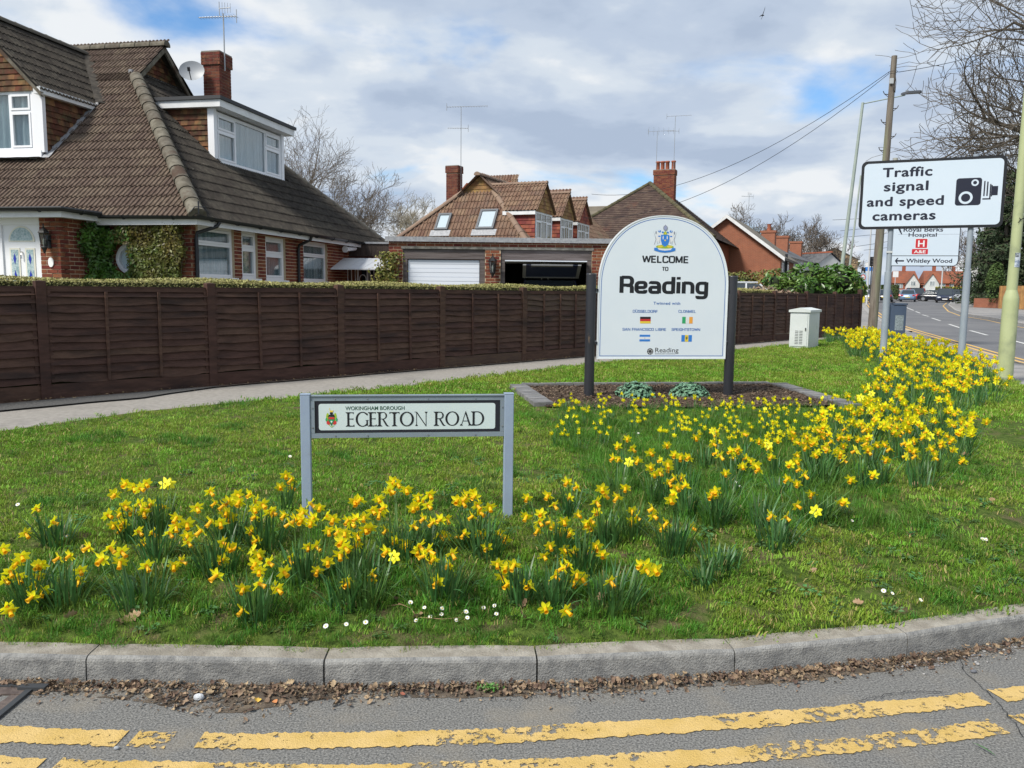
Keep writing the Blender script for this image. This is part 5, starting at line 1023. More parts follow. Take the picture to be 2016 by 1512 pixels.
# ------------------------------------------------------------------ fence
FB = M('dark brown stained fence timber', (0.060, 0.030, 0.021), (0.090, 0.047, 0.034), scale=5, rough=.75, bump=.5, bscale=45, rnd=.14, stretch=(1, 1, 5), c3=(0.03, 0.017, 0.014), s3=1.3, spec=.3)
FB2 = M('faded brown fence board', (0.10, 0.062, 0.035), (0.07, 0.04, 0.028), scale=6, rough=.8, bump=.5, bscale=45, rnd=.2, stretch=(1, 1, 5))
fence = thing('fence', 'long dark brown lap panel fence with square posts between path and garden', 'fence', (FENCE0.x, FENCE0.y, ZB), math.atan2(FDIR.y, FDIR.x))
def lap_board(seed, w, h=.115, t=.008):
    n = 22; vs = []; rs = random.Random(seed)
    ph = rs.uniform(0, 9); am = rs.choice([.004, .006, .009, .012])
    for i in range(n):
        x = w*i/(n-1); wv = am*math.sin(ph+x*rs.uniform(3.4, 3.6)*2)+am*.7*noise.noise((x*5, seed*3.1, 0)); o = .006*noise.noise((x*2, seed*1.7, 5))
        vs += [(x, -.036+o, wv), (x, -.036+t+o, wv), (x, -.001, h), (x, -.001+t, h)]
    b = MB(); b.add(vs, [f for i in range(n-1) for f in ((4*i, 4*i+4, 4*i+6, 4*i+2), (4*i, 4*i+1, 4*i+5, 4*i+4), (4*i+1, 4*i+3, 4*i+7, 4*i+5))]); return b
PW = FP-.1; BM = [lap_board(s, PW-.01).mesh('board', FB) for s in range(8)]; BM2 = [lap_board(s+20, PW-.01).mesh('board', FB2) for s in range(2)]
post_me = MB(); post_me.box(-.05, .05, -.05, .05, -.1, 1.265); post_me.add([(-.05, -.05, 1.265), (.05, -.05, 1.265), (.05, .05, 1.265), (-.05, .05, 1.265), (0, 0, 1.275)], [(0, 1, 4), (1, 2, 4), (2, 3, 4), (3, 0, 4)]); post_me = post_me.mesh('post', FB)
npan = 12+3
for k in range(npan+0):
    inst('post', post_me, fence, (k*FP, 0, T(*(FENCE0+FDIR*k*FP))-ZB))
    if k == npan: break
    zb = T(*(FENCE0+FDIR*(k+.5)*FP))-ZB; nb = 3 if k == 7 else 2
    fr_ = MB(); fr_.box(.055, PW+.045, -.03, .02, 1.155, 1.195); fr_.box(.055, .09, -.03, .015, .17, 1.155); fr_.box(PW+.01, PW+.045, -.03, .015, .17, 1.155); fr_.box(.055, PW+.045, -.012, .02, 1.195, 1.215)
    pn_ = fr_.build('fence_panel', FB, fence); pn_.location = (k*FP, random.uniform(-.006, .006), zb); pn_.rotation_euler = (0, random.uniform(-.004, .004), 0)
    g_ = MB(); g_.box(.05, PW+.05, -.035, -.005, -.03, .155); inst('gravel_board', g_.mesh('gravel_board', FB2 if k in (6,) else FB), pn_)
    z = .165; i = 0
    while z < 1.13:
        hgt = random.uniform(.078, .104); me = random.choice(BM2 if (k == 7 and .85 < z < 1.1) else BM); o = inst('board', me, pn_, (.06, -.004, z)); o.rotation_euler = (0, random.uniform(-.006, .006), 0); o.scale = (1, 1, 1.0 if z+.115 < 1.165 else (1.16-z)/.115); z += hgt
    for i in range(nb):
        x = .06+(PW-.02)*(i+1)/(nb+1); bt_ = MB(); bt_.box(-.014, .014, -.060, -.040, .165, 1.155); o = inst('batten', bt_.mesh('batten', FB), pn_, (x, 0, 0)); o.rotation_euler = (0, random.uniform(-.004, .004), 0)
o = inst('post', post_me, fence, (npan*FP, 0, 0)); o.scale = (1.2, 1.2, 1.06)
# ------------------------------------------------------------------ bare trees
def bare_tree(name, label, base, h, spread, seed, mat, levels=6, trunk=.25, nb=3, group=None, rise=.75, twig=.009, lean=(0, 0), first=.3, sides=4, droop=0.0, kids=(3, 3, 3, 3, 3, 2), limbs=None):
    rs = random.Random(seed); segs = []
    def grow(p, d, L, r, lv):
        n = 4 if lv < 2 else 3; q = p.copy(); dd = d.copy(); pts = [q.copy()]; rad = [r]
        for i in range(n):
            dd = (dd+Vector((rs.uniform(-1, 1), rs.uniform(-1, 1), rs.uniform(-.6, .8)))*(.16+.04*lv)+Vector((0, 0, -droop*lv*.05+.03))).normalized(); q = q+dd*(L/n); pts.append(q.copy()); rad.append(max(twig*.6, r*(1-.45*(i+1)/n)))
        segs.append((pts, rad, lv))
        if lv >= levels: return
        k = kids[min(lv, len(kids)-1)]
        for i in range(k):
            t = rs.uniform(.35, 1) if i < k-1 else 1.0; j = min(n-1, int(t*n)); pp = pts[j].lerp(pts[j+1], t*n-j) if j < n else pts[-1]
            ax = dd.cross(Vector((rs.uniform(-1, 1), rs.uniform(-1, 1), rs.uniform(-1, 1)))).normalized(); an = rs.uniform(.35, .95)*(spread if lv < 3 else 1)
            nd = (Matrix.Rotation(an, 3, ax) @ dd); nd = (nd+Vector((0, 0, .12*rise))).normalized(); grow(pp, nd, L*rs.uniform(.62, .84), max(twig*.7, r*(.42 if i < k-1 else .58)), lv+1)
    d0 = Vector((lean[0], lean[1], 1)).normalized(); 
    if limbs:
        segs.append(([Vector((0, 0, h*i/9)) for i in range(8)], [trunk*(1-.09*i) for i in range(8)], 0))
        for (lz, dx, dy, dz, LL_, lr) in limbs: grow(Vector((0, 0, lz)), Vector((dx, dy, dz)).normalized(), LL_, lr, 1)
    else: grow(Vector((0, 0, 0)), d0, h*first, trunk, 0)
    mz = max(p.z for s in segs for p in s[0]); sc_ = 1 if limbs else h/mz; t = thing(name, label, 'tree', base, 0, group); tb_ = MB(); V = []; Fc = []; off = 0
    for pts, rad, lv in segs:
        ns = 7 if lv < 2 else (sides if lv < 4 else 3)
        if lv < 2: tb_.tube([p*sc_ for p in pts], rad, ns, cap=False); continue
        pts = [p*sc_ for p in pts]; k = len(pts)
        for i, p in enumerate(pts):
            d = (pts[min(k-1, i+1)]-pts[max(0, i-1)]).normalized(); a_ = d.cross(Vector((.3, .2, .93))).normalized(); b_ = d.cross(a_)
            for j in range(ns): an = 2*math.pi*j/ns; V.append(p+(a_*math.cos(an)+b_*math.sin(an))*max(rad[i], twig*.5))
        for i in range(k-1):
            for j in range(ns): Fc.append((off+i*ns+j, off+i*ns+(j+1) % ns, off+(i+1)*ns+(j+1) % ns, off+(i+1)*ns+j))
        off += k*ns
    tb_.build('trunk', mat, t); o = bpy.data.objects.new('crown', npmesh('crown', V, Fc, mat)); link(o, t); return t
BARK = M('grey brown bark', (0.16, 0.13, 0.105), (0.1, 0.085, 0.07), scale=6, rough=1); BARKL = M('pale willow bark', (0.3, 0.26, 0.19), (0.22, 0.2, 0.15), scale=6, rough=1); BARKD = M('dark oak bark', (0.07, 0.058, 0.044), (0.12, 0.10, 0.078), scale=3, rough=1)
bare_tree('bare_tree', 'large bare tree rising right beside the dormer of the left house', (-11.9, 48, .4), 12.6, 1.05, 3, BARK, levels=7, trunk=.22, twig=.012, kids=(3, 3, 3, 3, 3, 2, 2))
bare_tree('bare_tree', 'bare rounder tree right of the large one, above the low end of the tiled roof', (-9.9, 50, .4), 10.2, 1.05, 8, BARK, levels=7, trunk=.17, twig=.014, kids=(3, 3, 3, 3, 3, 3, 2))
bare_tree('bare_tree', 'small bare tree with upright twigs just left of the garage roofline', (-8.3, 50, .4), 7.4, .8, 12, BARK, levels=6, trunk=.12, twig=.013, rise=1.2, kids=(4, 3, 3, 3, 3, 2))
bare_tree('bare_willow', 'pale bare willow in the gap between the bungalow and the house behind the garage', (-8.6, 60, .4), 8.4, .7, 22, BARKL, levels=6, trunk=.14, twig=.016, rise=1.8, kids=(4, 3, 3, 3, 3, 3))
bare_tree('bare_willow', 'thin pale bare willow touching the left slope of the house behind the garage', (-6.8, 56, .4), 7.6, .6, 25, BARKL, levels=6, trunk=.1, twig=.014, rise=1.8)
bare_tree('bare_tree', 'bare broad tree behind the orange chimney stacks, the larger of the two there', (29.9, 95, .8), 11.2, 1.25, 31, BARK, levels=7, trunk=.3, twig=.03, kids=(5, 4, 3, 3, 3, 3, 2), first=.22)
bare_tree('bare_tree', 'bare broad tree behind the slate roofs, the right one of the pair', (34.6, 97, .8), 10.2, 1.25, 35, BARK, levels=7, trunk=.28, twig=.03, kids=(5, 4, 3, 3, 3, 3, 2), first=.22)
bare_tree('bare_tree', 'grey bare tree beyond the hospital direction sign at the right end of the cottages', (72, 130, 1.0), 11.5, 1.1, 41, BARK, levels=6, trunk=.25, twig=.035, kids=(4, 4, 3, 3, 3, 2))
bare_tree('bare_tree', 'smaller grey bare tree in front of the conifers across the road', (46.5, 84, .8), 8.0, 1.1, 44, BARK, levels=6, trunk=.16, twig=.03, kids=(4, 4, 3, 3, 3, 2))
bare_tree('oak_tree', 'huge bare oak reaching in from the right above the camera sign', (26.8, 36, .5), 17, 1.0, 52, BARKD, levels=6, trunk=.45, twig=.02, rise=.2, kids=(4, 5, 4, 3, 3, 2, 2), limbs=[(5.6, -1, -.1, .12, 3.6, .20), (6.4, -1, .3, .30, 4.0, .24), (7.6, -1, -.35, .45, 3.6, .2), (8.8, -.9, .1, .75, 4.0, .2), (10, -.8, -.2, 1, 4.6, .2), (6.8, .8, -.2, .6, 4.5, .2), (9.5, .5, .5, 1, 4.5, .2), (12, -.3, 0, 1, 4.2, .17), (4.8, -1, .5, .02, 3.2, .14)])
# conifers across the road
CON = M('dark conifer spray', (0.016, 0.032, 0.012), (0.035, 0.06, 0.018), scale=1.2, rough=.8, rnd=.35, island=True, c3=(0.05, 0.055, 0.02), s3=.8, t3=(.55, .7))
def conifer(label, x, y, h, r, seed, n=15000):
    rs = np.random.default_rng(seed); t = thing('conifer', label, 'tree', (x, y, T(x, y)), 0, 'dark conifers across the road'); P = []; Nn = []
    nb = 110; arms = [(rs.uniform(.02, .97), rs.uniform(0, 2*math.pi), rs.uniform(.75, 1.12)) for _ in range(nb)]
    b = MB(); b.tube([(0, 0, 0), (0, 0, h*.5), (0, 0, h*.97)], [.28, .18, .03], 7); b.build('trunk', BARKD, t)
    br = MB()
    for (u, a_, k) in arms:
        L = r*k*(1-u)**.75+.25; z0 = u*h; m = max(8, int(n/nb*(1-u*.6)))
        br.tube([(0, 0, z0), (math.cos(a_)*L*.5, math.sin(a_)*L*.5, z0+.15*L), (math.cos(a_)*L*.95, math.sin(a_)*L*.95, z0+.05*L)], [.05, .03, .012], 4)
        for s in rs.random(m)**.7: q = rs.normal(size=3)*(.10*L+.12)*np.array([1, 1, .55]); P.append((math.cos(a_)*L*s+q[0], math.sin(a_)*L*s+q[1], z0+L*(.3*s-.28*s*s)+q[2]-.15)); Nn.append((math.cos(a_)*.6, math.sin(a_)*.6, .5))
    br.build('limbs', BARKD, t); P = np.array(P); P[:, 2] = np.maximum(P[:, 2], .15); leaf_cloud('crown', P, .17, CON, t, nrm=np.array(Nn), spread=.8, aspect=.42)
conifer('leftmost dark conifer across the road, its boughs behind the right sign post', 40.6, 68, 11.5, 3.0, 1); conifer('tallest dark conifer across the road, directly behind the camera sign', 46.0, 73, 16.0, 4.2, 2, 22000); conifer('dark conifer behind the green lamp post at the right edge', 45.0, 66, 13.5, 3.8, 3, 22000); conifer('rightmost dark conifer at the edge of the frame above the wooden fence', 48.5, 74, 15.5, 3.6, 4, 18000)
conifer('small dark conifer low behind the trimmed column hedge', 45.5, 78, 9.0, 3.0, 6, 9000)
bush('column_hedge', 'trimmed green column hedge left of the orange wooden fence', (38.2, 65.0, 2.35), (.75, .7, 1.7), 2600, .1, M('clipped cypress leaf', (0.05, 0.09, 0.02), (0.08, 0.13, 0.03), scale=2, rough=.8, rnd=.25, island=True), cat='hedge', lumps=14, seed=21)
fl2 = thing('garden_fence', 'orange brown closeboard fence under the conifers across the road', 'fence', (38.2, 64.3, T(38.2, 64.3)), math.atan2(-6, -1)+math.pi); OW = M('orange brown fence wood', (0.42, 0.22, 0.08), (0.3, 0.16, 0.06), scale=3, rough=.8, rnd=.15)
fl2.rotation_euler = (0, 0, math.atan2(-8.0, 0.2)); bmesh_b = MB().box(0, .14, -.01, .01, 0, 1.75).mesh('board', OW)
for i in range(62): inst('board', bmesh_b, fl2, (i*.15, .012*(i % 2), 0))
MB().box(0, 9.3, .02, .06, 1.3, 1.38).build('rail', OW, fl2)
dk_ = thing('garden_fence', 'grey weathered fence panel right of the orange fence, half behind the lamp post', 'fence', (36.9, 55.0, T(36.9, 55)), R(-88)); GW = M('grey weathered wood', (0.13, 0.12, 0.11), (0.09, 0.085, 0.08), scale=4, rough=.9)
gb_ = MB().box(0, .14, -.01, .01, 0, 1.7).mesh('board', GW)
for i in range(60): inst('board', gb_, dk_, (i*.15, .012*(i % 2), 0))
t = thing('garden_wall', 'low red brick wall stub under the column hedge', 'wall', (38.0, 67.2, T(38, 67)), R(-80)); MB().box(0, 2.4, -.12, .12, 0, .75).build('brickwork', ORB, t)
# ------------------------------------------------------------------ lettering
INK = M('black sign vinyl', (0.008, 0.009, 0.012), rough=.45); BLUV = M('blue sign vinyl', (0.02, 0.12, 0.42), rough=.45)
def rc(pts, r, n=5):
    out = [pts[0]]
    for a_, b_, c_ in zip(pts, pts[1:], pts[2:]):
        A_, B_, C_ = Vector(a_), Vector(b_), Vector(c_); u, v = (A_-B_), (C_-B_); q = min(r, u.length*.49, v.length*.49); p0 = B_+u.normalized()*q; p1 = B_+v.normalized()*q
        for i in range(n+1): t = i/n; out.append(tuple(p0*(1-t)**2+B_*2*t*(1-t)+p1*t*t))
    out.append(pts[-1]); return out
def stroke(mb, F, pts, wx, wy, z, mi=0):
    for i in range(1, len(pts)-1):      # break the pen line at sharp corners
        a_ = (Vector(pts[i])-Vector(pts[i-1])).normalized(); c_ = (Vector(pts[i+1])-Vector(pts[i])).normalized()
        if a_.dot(c_) < .3:
            e = .5*(wy if abs(a_.y) > .7 and abs(c_.x) > .7 else wx if abs(c_.y) > .7 and abs(a_.x) > .7 else 0); P0 = Vector(pts[i])
            stroke(mb, F, list(pts[:i])+[tuple(P0+a_*e)], wx, wy, z, mi); stroke(mb, F, [tuple(P0-c_*e*.0)]+list(pts[i+1:]), wx, wy, z+.00006, mi); return
    p = [Vector(q) for q in pts]; n = len(p); vs = []
    for i in range(n):
        d0 = (p[i]-p[i-1]).normalized() if i else (p[1]-p[0]).normalized(); d1 = (p[i+1]-p[i]).normalized() if i < n-1 else d0; d = (d0+d1).normalized(); nn = Vector((-d.y, d.x)); c = max(.5, d.dot(d1)); o = Vector((nn.x*wx/2, nn.y*wy/2))/c
        vs += [F.p(p[i].x-o.x, p[i].y-o.y, z), F.p(p[i].x+o.x, p[i].y+o.y, z)]
    mb.add(vs, [(2*i, 2*i+2, 2*i+3, 2*i+1) for i in range(n-1)], mi)
def arc(cx, cy, rx, ry, a0, a1, n=18): return [(cx+rx*math.cos(R(a0+(a1-a0)*i/n)), cy+ry*math.sin(R(a0+(a1-a0)*i/n))) for i in range(n+1)]
# wide squarish letters: advance, then strokes as (points, corner radius); cap height 1
WIDE = {
 'R': (.86, [([(.1, 0), (.1, 1)], 0), ([(.1, .94), (.74, .94), (.74, .47), (.1, .47)], .24), ([(.4, .45), (.74, .45), (.74, 0)], .22)]),
 'e': (.80, [([(.1, .335), (.66, .335), (.66, .64), (.1, .64), (.1, .055), (.66, .055), (.66, .19)], .23)]),
 'a': (.80, [([(.13, .56), (.13, .64), (.65, .64), (.65, 0)], .23), ([(.65, .36), (.1, .36), (.1, .055), (.65, .055)], .16)]),
 'd': (.82, [([(.67, 0), (.67, 1)], 0), ([(.67, .64), (.1, .64), (.1, .055), (.67, .055)], .24)]),
 'i': (.30, [([(.12, 0), (.12, .70)], 0), ([(.12, .84), (.12, 1.0)], 0)]),
 'n': (.80, [([(.1, 0), (.1, .70)], 0), ([(.1, .64), (.65, .64), (.65, 0)], .25)]),
 'g': (.80, [([(.66, .64), (.1, .64), (.1, .055), (.66, .055)], .24), ([(.66, .70), (.66, -.24), (.12, -.24), (.12, -.13)], .2)]),
 'W': (1.16, [([(.04, 1), (.29, .04), (.57, .96), (.85, .04), (1.10, 1)], 0)]), 'E': (.76, [([(.66, .94), (.1, .94), (.1, .06), (.68, .06)], 0), ([(.1, .51), (.62, .51)], 0)]),
 'L': (.70, [([(.1, 1), (.1, .06), (.64, .06)], 0)]), 'C': (.84, [([(.74, .7), (.74, .94), (.1, .94), (.1, .06), (.74, .06), (.74, .3)], .2)]),
 'O': (.90, [([(.46, .94), (.1, .94), (.1, .06), (.78, .06), (.78, .94), (.44, .94)], .22)]), 'M': (1.06, [([(.1, 0), (.1, 1)], 0), ([(.12, .98), (.5, .06), (.88, .98)], 0), ([(.9, 1), (.9, 0)], 0)]),
 'T': (.76, [([(.02, .94), (.72, .94)], 0), ([(.37, .94), (.37, 0)], 0)]), 'D': (.86, [([(.1, 0), (.1, 1)], 0), ([(.1, .94), (.74, .94), (.74, .06), (.1, .06)], .24)]),
 'S': (.78, [([(.66, .72), (.66, .94), (.1, .94), (.1, .52), (.68, .52), (.68, .06), (.08, .06), (.08, .28)], .15)]), 'U': (.86, [([(.1, 1), (.1, .06), (.74, .06), (.74, 1)], .22)]),
 'F': (.72, [([(.66, .94), (.1, .94), (.1, 0)], 0), ([(.1, .49), (.6, .49)], 0)]), 'N': (.90, [([(.1, 0), (.1, 1)], 0), ([(.12, .96), (.76, .04)], 0), ([(.78, 0), (.78, 1)], 0)]),
 'A': (.86, [([(.05, 0), (.42, .98), (.79, 0)], 0), ([(.2, .3), (.64, .3)], 0)]), 'I': (.30, [([(.12, 0), (.12, 1)], 0)]), 'B': (.84, [([(.1, 0), (.1, 1)], 0), ([(.1, .94), (.7, .94), (.7, .51), (.1, .51)], .14), ([(.1, .51), (.73, .51), (.73, .06), (.1, .06)], .16)]),
 'P': (.80, [([(.1, 0), (.1, 1)], 0), ([(.1, .94), (.7, .94), (.7, .42), (.1, .42)], .17)]), 'G': (.86, [([(.74, .74), (.74, .94), (.1, .94), (.1, .06), (.74, .06), (.74, .48), (.44, .48)], .18)]), 'H': (.88, [([(.1, 0), (.1, 1)], 0), ([(.76, 0), (.76, 1)], 0), ([(.1, .5), (.76, .5)], 0)]), ' ': (.42, [])}
def wide_text(parent, F, text, x0, x1, y, cap, mat, wx, wy, z=.001, name='lettering', gap=.06):
    W = sum(WIDE[c][0]+gap for c in text)-gap; sx = (x1-x0)/W; mb = MB(); x = 0; k = 0
    for ch in text:
        adv, st = WIDE[ch]
        for pts, r in st: q = rc(pts, r) if r else pts; stroke(mb, F, [(x0+(x+p[0])*sx, y+p[1]*cap) for p in q], wx, wy, z+.00012*(k % 7)); k += 1
        x += adv+gap
    return mb.build(name, mat, parent)
# flared roman capitals for the street name: polygons and contrast strokes
def serif(x, y, w, up): s = 1 if up else -1; return [(x-w*1.35, y), (x+w*1.35, y), (x+w*1.2, y+s*.03), (x+w*.5, y+s*.11), (x-w*.5, y+s*.11), (x-w*1.2, y+s*.03)]
SW = .14
def st_(x, y0=0, y1=1): return [('p', [(x-SW/2, y0), (x+SW/2, y0), (x+SW/2, y1), (x-SW/2, y1)]), ('p', serif(x, y0, SW, True)), ('p', serif(x, y1, SW, False))]
def arm(x0, x1, y, t=.055, tip=.1, s=-1): return [('p', [(x0, y-t/2), (x1, y-t/2), (x1, y+t/2), (x0, y+t/2)]), ('p', [(x1-.09, y), (x1+.02, y+(.03 if s < 0 else -.03)), (x1-.015, y+s*tip)])]
ROM = {'E': (.56, st_(.12)+arm(.12, .46, .965)+arm(.12, .42, .53, tip=.07)+[('p', [(.40, .52), (.44, .61), (.44, .5)])]+arm(.12, .50, .035, tip=.12, s=1)),
 'G': (.84, [('s', arc(.46, .5, .38, .49, 40, 318, 26), .14, .066)]+[('p', [(.70, .05), (.80, .05), (.80, .42), (.70, .42)]), ('p', [(.63, .42), (.88, .42), (.84, .45), (.66, .45)]), ('p', [(.70, .84), (.79, .74), (.785, .92)])]),
 'R': (.70, st_(.12)+[('s', [(.12, .97)]+arc(.36, .74, .20, .23, 90, -90, 14)+[(.12, .51)], .1, .05), ('p', [(.28, .51), (.40, .51), (.64, .08), (.76, 0), (.62, -.02), (.53, .04)])]),
 'T': (.70, st_(.37, 0, .95)+[('p', [(.04, .94), (.70, .94), (.70, .99), (.04, .99)]), ('p', [(.04, .99), (.13, .95), (.045, .85)]), ('p', [(.70, .99), (.61, .95), (.695, .85)])]),
 'O': (.92, [('s', arc(.46, .5, .39, .48, 95, 455, 36), .14, .066)]), 'N': (.88, [('p', [(.14, 0), (.185, 0), (.185, .95), (.14, .95)]), ('p', serif(.16, 0, .07, True)), ('p', [(.02, 1), (.19, 1), (.80, .02), (.80, -.03), (.76, -.03), (.13, .96), (.02, .975)]), ('p', [(.76, 0), (.805, 0), (.805, 1), (.76, 1)]), ('p', serif(.785, 1, .07, False))]),
 'A': (.80, [('p', [(.10, 0), (.15, 0), (.42, .93), (.40, 1.0)]), ('p', [(.40, 1.03), (.44, 1.0), (.76, 0), (.64, 0), (.37, .90)]), ('p', [(.2, .30), (.6, .30), (.6, .35), (.2, .35)]), ('p', serif(.12, 0, .07, True)), ('p', serif(.70, 0, .1, True))]),
 'D': (.86, st_(.12)+[('s', [(.12, .97), (.34, .97)]+arc(.36, .5, .40, .47, 88, -88, 22)+[(.34, .03), (.12, .03)], .14, .066)]), ' ': (.42, [])}
def roman_text(parent, F, text, x0, x1, y, cap, mat, z=.001):
    gap = .015; W = sum(ROM[c][0]+gap for c in text)-gap; sx = (x1-x0)/W; mb = MB(); x = 0; k = 0
    for ch in text:
        for it in ROM[ch][1]:
            zz = z+.00012*(k % 9); k += 1; q = [(x0+(x+p[0])*sx, y+p[1]*cap) for p in it[1]]
            if it[0] == 'p':
                ar = sum(q[i][0]*q[(i+1) % len(q)][1]-q[(i+1) % len(q)][0]*q[i][1] for i in range(len(q))); mb.flat(F, q if ar > 0 else q[::-1], zz)
            else: stroke(mb, F, q, it[2]*sx, it[3]*cap, zz)
        x += ROM[ch][0]+gap
    return mb.build('lettering', mat, parent)
def plain_text(parent, F, text, x0, x1, y, cap, mat, z=.001, bold=.0, name='lettering', space=1.0):
    fat = bold*1.5; bold = min(bold, .006)
    cu = bpy.data.curves.new('t', 'FONT'); cu.body = text; cu.size = 1; cu.offset = bold; cu.space_character = space; ob = bpy.data.objects.new('t', cu); me = bpy.data.meshes.new_from_object(ob); bpy.data.objects.remove(ob)
    co = np.array([v.co[:] for v in me.vertices]); 
    cu2 = bpy.data.curves.new('t', 'FONT'); cu2.body = 'H'; cu2.size = 1; cu2.offset = bold; ob = bpy.data.objects.new('t', cu2); m2_ = bpy.data.meshes.new_from_object(ob); bpy.data.objects.remove(ob); hh = max(v.co.y for v in m2_.vertices)
    sx = (x1-x0)/(co[:, 0].max()-co[:, 0].min()); mnx = co[:, 0].min(); bd = fat*cap
    for v in me.vertices: v.co = F.p(x0+(v.co.x-mnx)*sx, y+v.co.y*cap/hh, z)
    V = np.array([v.co[:] for v in me.vertices]); P = [list(p.vertices) for p in me.polygons]; mb = MB()
    for k, (dx, dy) in enumerate(((-1, 0), (1, 0), (0, -.7), (0, .7)) if fat else ((0, 0),)):
        off = F.a*(dx*bd)+F.u*(dy*bd)+F.n*(.00015*k); mb.add([Vector(v)+off for v in V], P)
    return mb.build(name, mat, parent)
def patch(parent, F, name, items, z=.001):
    """flat coloured print: (polygon, material)"""
    mats = []; mb = MB()
    for i, (pl, m_) in enumerate(items):
        if m_ not in mats: mats.append(m_)
        ar = sum(pl[j][0]*pl[(j+1) % len(pl)][1]-pl[(j+1) % len(pl)][0]*pl[j][1] for j in range(len(pl)))
        mb.flat(F, pl if ar > 0 else pl[::-1], z+.00010*i, mats.index(m_))
    return mb.build(name, mats, parent)
def rrect(x0, x1, y0, y1, r, n=6):
    out = []
    for cx, cy, a0 in ((x1-r, y1-r, 0), (x0+r, y1-r, 90), (x0+r, y0+r, 180), (x1-r, y0+r, 270)): out += [(cx+r*math.cos(R(a0+90*i/n)), cy+r*math.sin(R(a0+90*i/n))) for i in range(n+1)]
    return out
def col(name, c, r_=.5): return M(name, c, rough=r_)
cY, cR, cG, cK, cB, cW, cO = col('gold print', (.75, .55, .05)), col('red print', (.55, .03, .03)), col('green print', (.03, .35, .13)), INK, col('azure print', (.03, .2, .62)), col('white print', (.72, .73, .74)), col('orange print', (.8, .35, .05)); cLG = col('lime print', (.30, .45, .03)); cGY = col('grey print', (.25, .27, .33)); cDG = col('dark green print', (.02, .13, .06))
# ------------------------------------------------------------------ street name plate
STEEL = M('pale blue grey painted steel', (0.27, 0.34, 0.44), (0.25, 0.31, 0.41), scale=6, rough=.5, spec=.4, c3=(0.2, 0.2, 0.16), s3=3, t3=(.66, .8)); yaw = math.atan2(4.631-4.486, 1.193); zL = T(-1.17, 4.49)
sn = thing('street_name_sign', 'pale grey framed EGERTON ROAD street name plate on two short posts', 'street sign', (-1.181, 4.486, zL), yaw); zt = 1.053-zL
for x in (0, 1.148):
    b = MB(); b.box(x, x+.054, 0, .05, -.2, zt); b.build('post', STEEL, sn, bevel=.004); MB().box(x-.001, x+.055, -.001, .051, zt, zt+.004).build('post_cap', STEEL, sn)
FRM = M('frame rail steel', (0.2, 0.25, 0.29), (0.18, 0.22, 0.26), scale=8, rough=.45)
fb0, fb1 = zt-.245, zt-.004; b = MB()
b.box(.0545, 1.1475, .004, .046, fb1-.005, fb1); 
for (z0, z1, y0, y1) in ((fb0, fb0+.026, .006, .012), (fb1-.031, fb1-.006, .010, .016)): b.box(.055, 1.147, y0, y1, z0, z1)
b.box(.055, .078, .006, .012, fb0+.027, fb1-.032); b.box(1.124, 1.147, .006, .012, fb0+.027, fb1-.032); b.box(.055, 1.147, .013, .046, fb0, fb0+.005); b.build('frame', FRM, sn)
PBLK = M('near black plate', (0.012, 0.013, 0.02), rough=.4); PCR = M('pale plate face', (0.56, 0.65, 0.65), (0.54, 0.63, 0.635), scale=5, rough=.4)
pl_ = MB().box(.078, 1.124, .014, .020, fb0+.026, fb1-.03).build('plate', PBLK, sn); FN_ = PF((0, .0138, 0), (1, 0, 0), (0, 0, 1), (0, -1, 0))
MB().prism(FN_, rrect(.100, 1.096, fb0+.043, fb1-.048, .014), -.001, .0006).build('plate_face', PCR, sn)
GW_ = col('green small print', (.03, .09, .06)); pf = FN_; y0_ = fb0+.043; ph = fb1-.048-y0_
roman_text(sn, pf, 'EGERTON ROAD', .253, 1.035, y0_+.020, .082, INK, .0012); plain_text(sn, pf, 'WOKINGHAM BOROUGH', .248, .578, y0_+ph-.036, .021, GW_, .0012, bold=.010)
cx, cy = .170, y0_+ph*.46
def E_(x, y, rx, ry, n=14): return [(cx+x+rx*math.cos(2*math.pi*i/n), cy+y+ry*math.sin(2*math.pi*i/n)) for i in range(n)]
def Q_(*p): return [(cx+x, cy+y) for x, y in p]
patch(sn, pf, 'crest', [(E_(-.021, .002, .009, .028), cLG), (E_(.021, .002, .009, .028), cLG), (E_(-.016, -.026, .012, .012), cR), (E_(.016, -.026, .012, .012), cR), (Q_((-.019, .008), (.019, .008), (.018, -.012), (0, -.045), (-.018, -.012)), cDG), (Q_((-.016, .006), (.016, .006), (.016, -.006), (-.016, -.006)), cR), (Q_((-.013, -.010), (.013, -.010), (0, -.034)), cG), (E_(0, -.020, .005, .005), cW), (Q_((-.022, .010), (.020, .008), (.012, .022), (-.010, .021)), cK), (E_(0, .028, .009, .007), cK), (Q_((-.010, .034), (.008, .034), (.012, .046), (.003, .042), (-.006, .047)), cY), (Q_((-.010, .045), (-.009, .058), (-.011, .058), (-.012, .045)), cY), (E_(-.028, -.008, .005, .01), cG), (E_(.028, -.008, .005, .01), cG), (Q_((-.018, -.034), (0, -.048), (.018, -.034), (.016, -.039), (0, -.053), (-.016, -.039)), cLG)], .0012)
b = MB()
for x in (.19, .37, .71, .98):
    b.tube([(x, .006, fb0+.012), (x, .003, fb0+.012)], .0045, 8); b.tube([(x, .010, fb1-.020), (x, .007, fb1-.020)], .0035, 8)
for x in (.066, 1.136):
    for z in (fb0+.06, fb1-.07): b.tube([(x, .006, z), (x, .003, z)], .0045, 8)
b.build('screws', M('bright screw', (0.5, 0.53, 0.56), rough=.3, metal=1), sn)
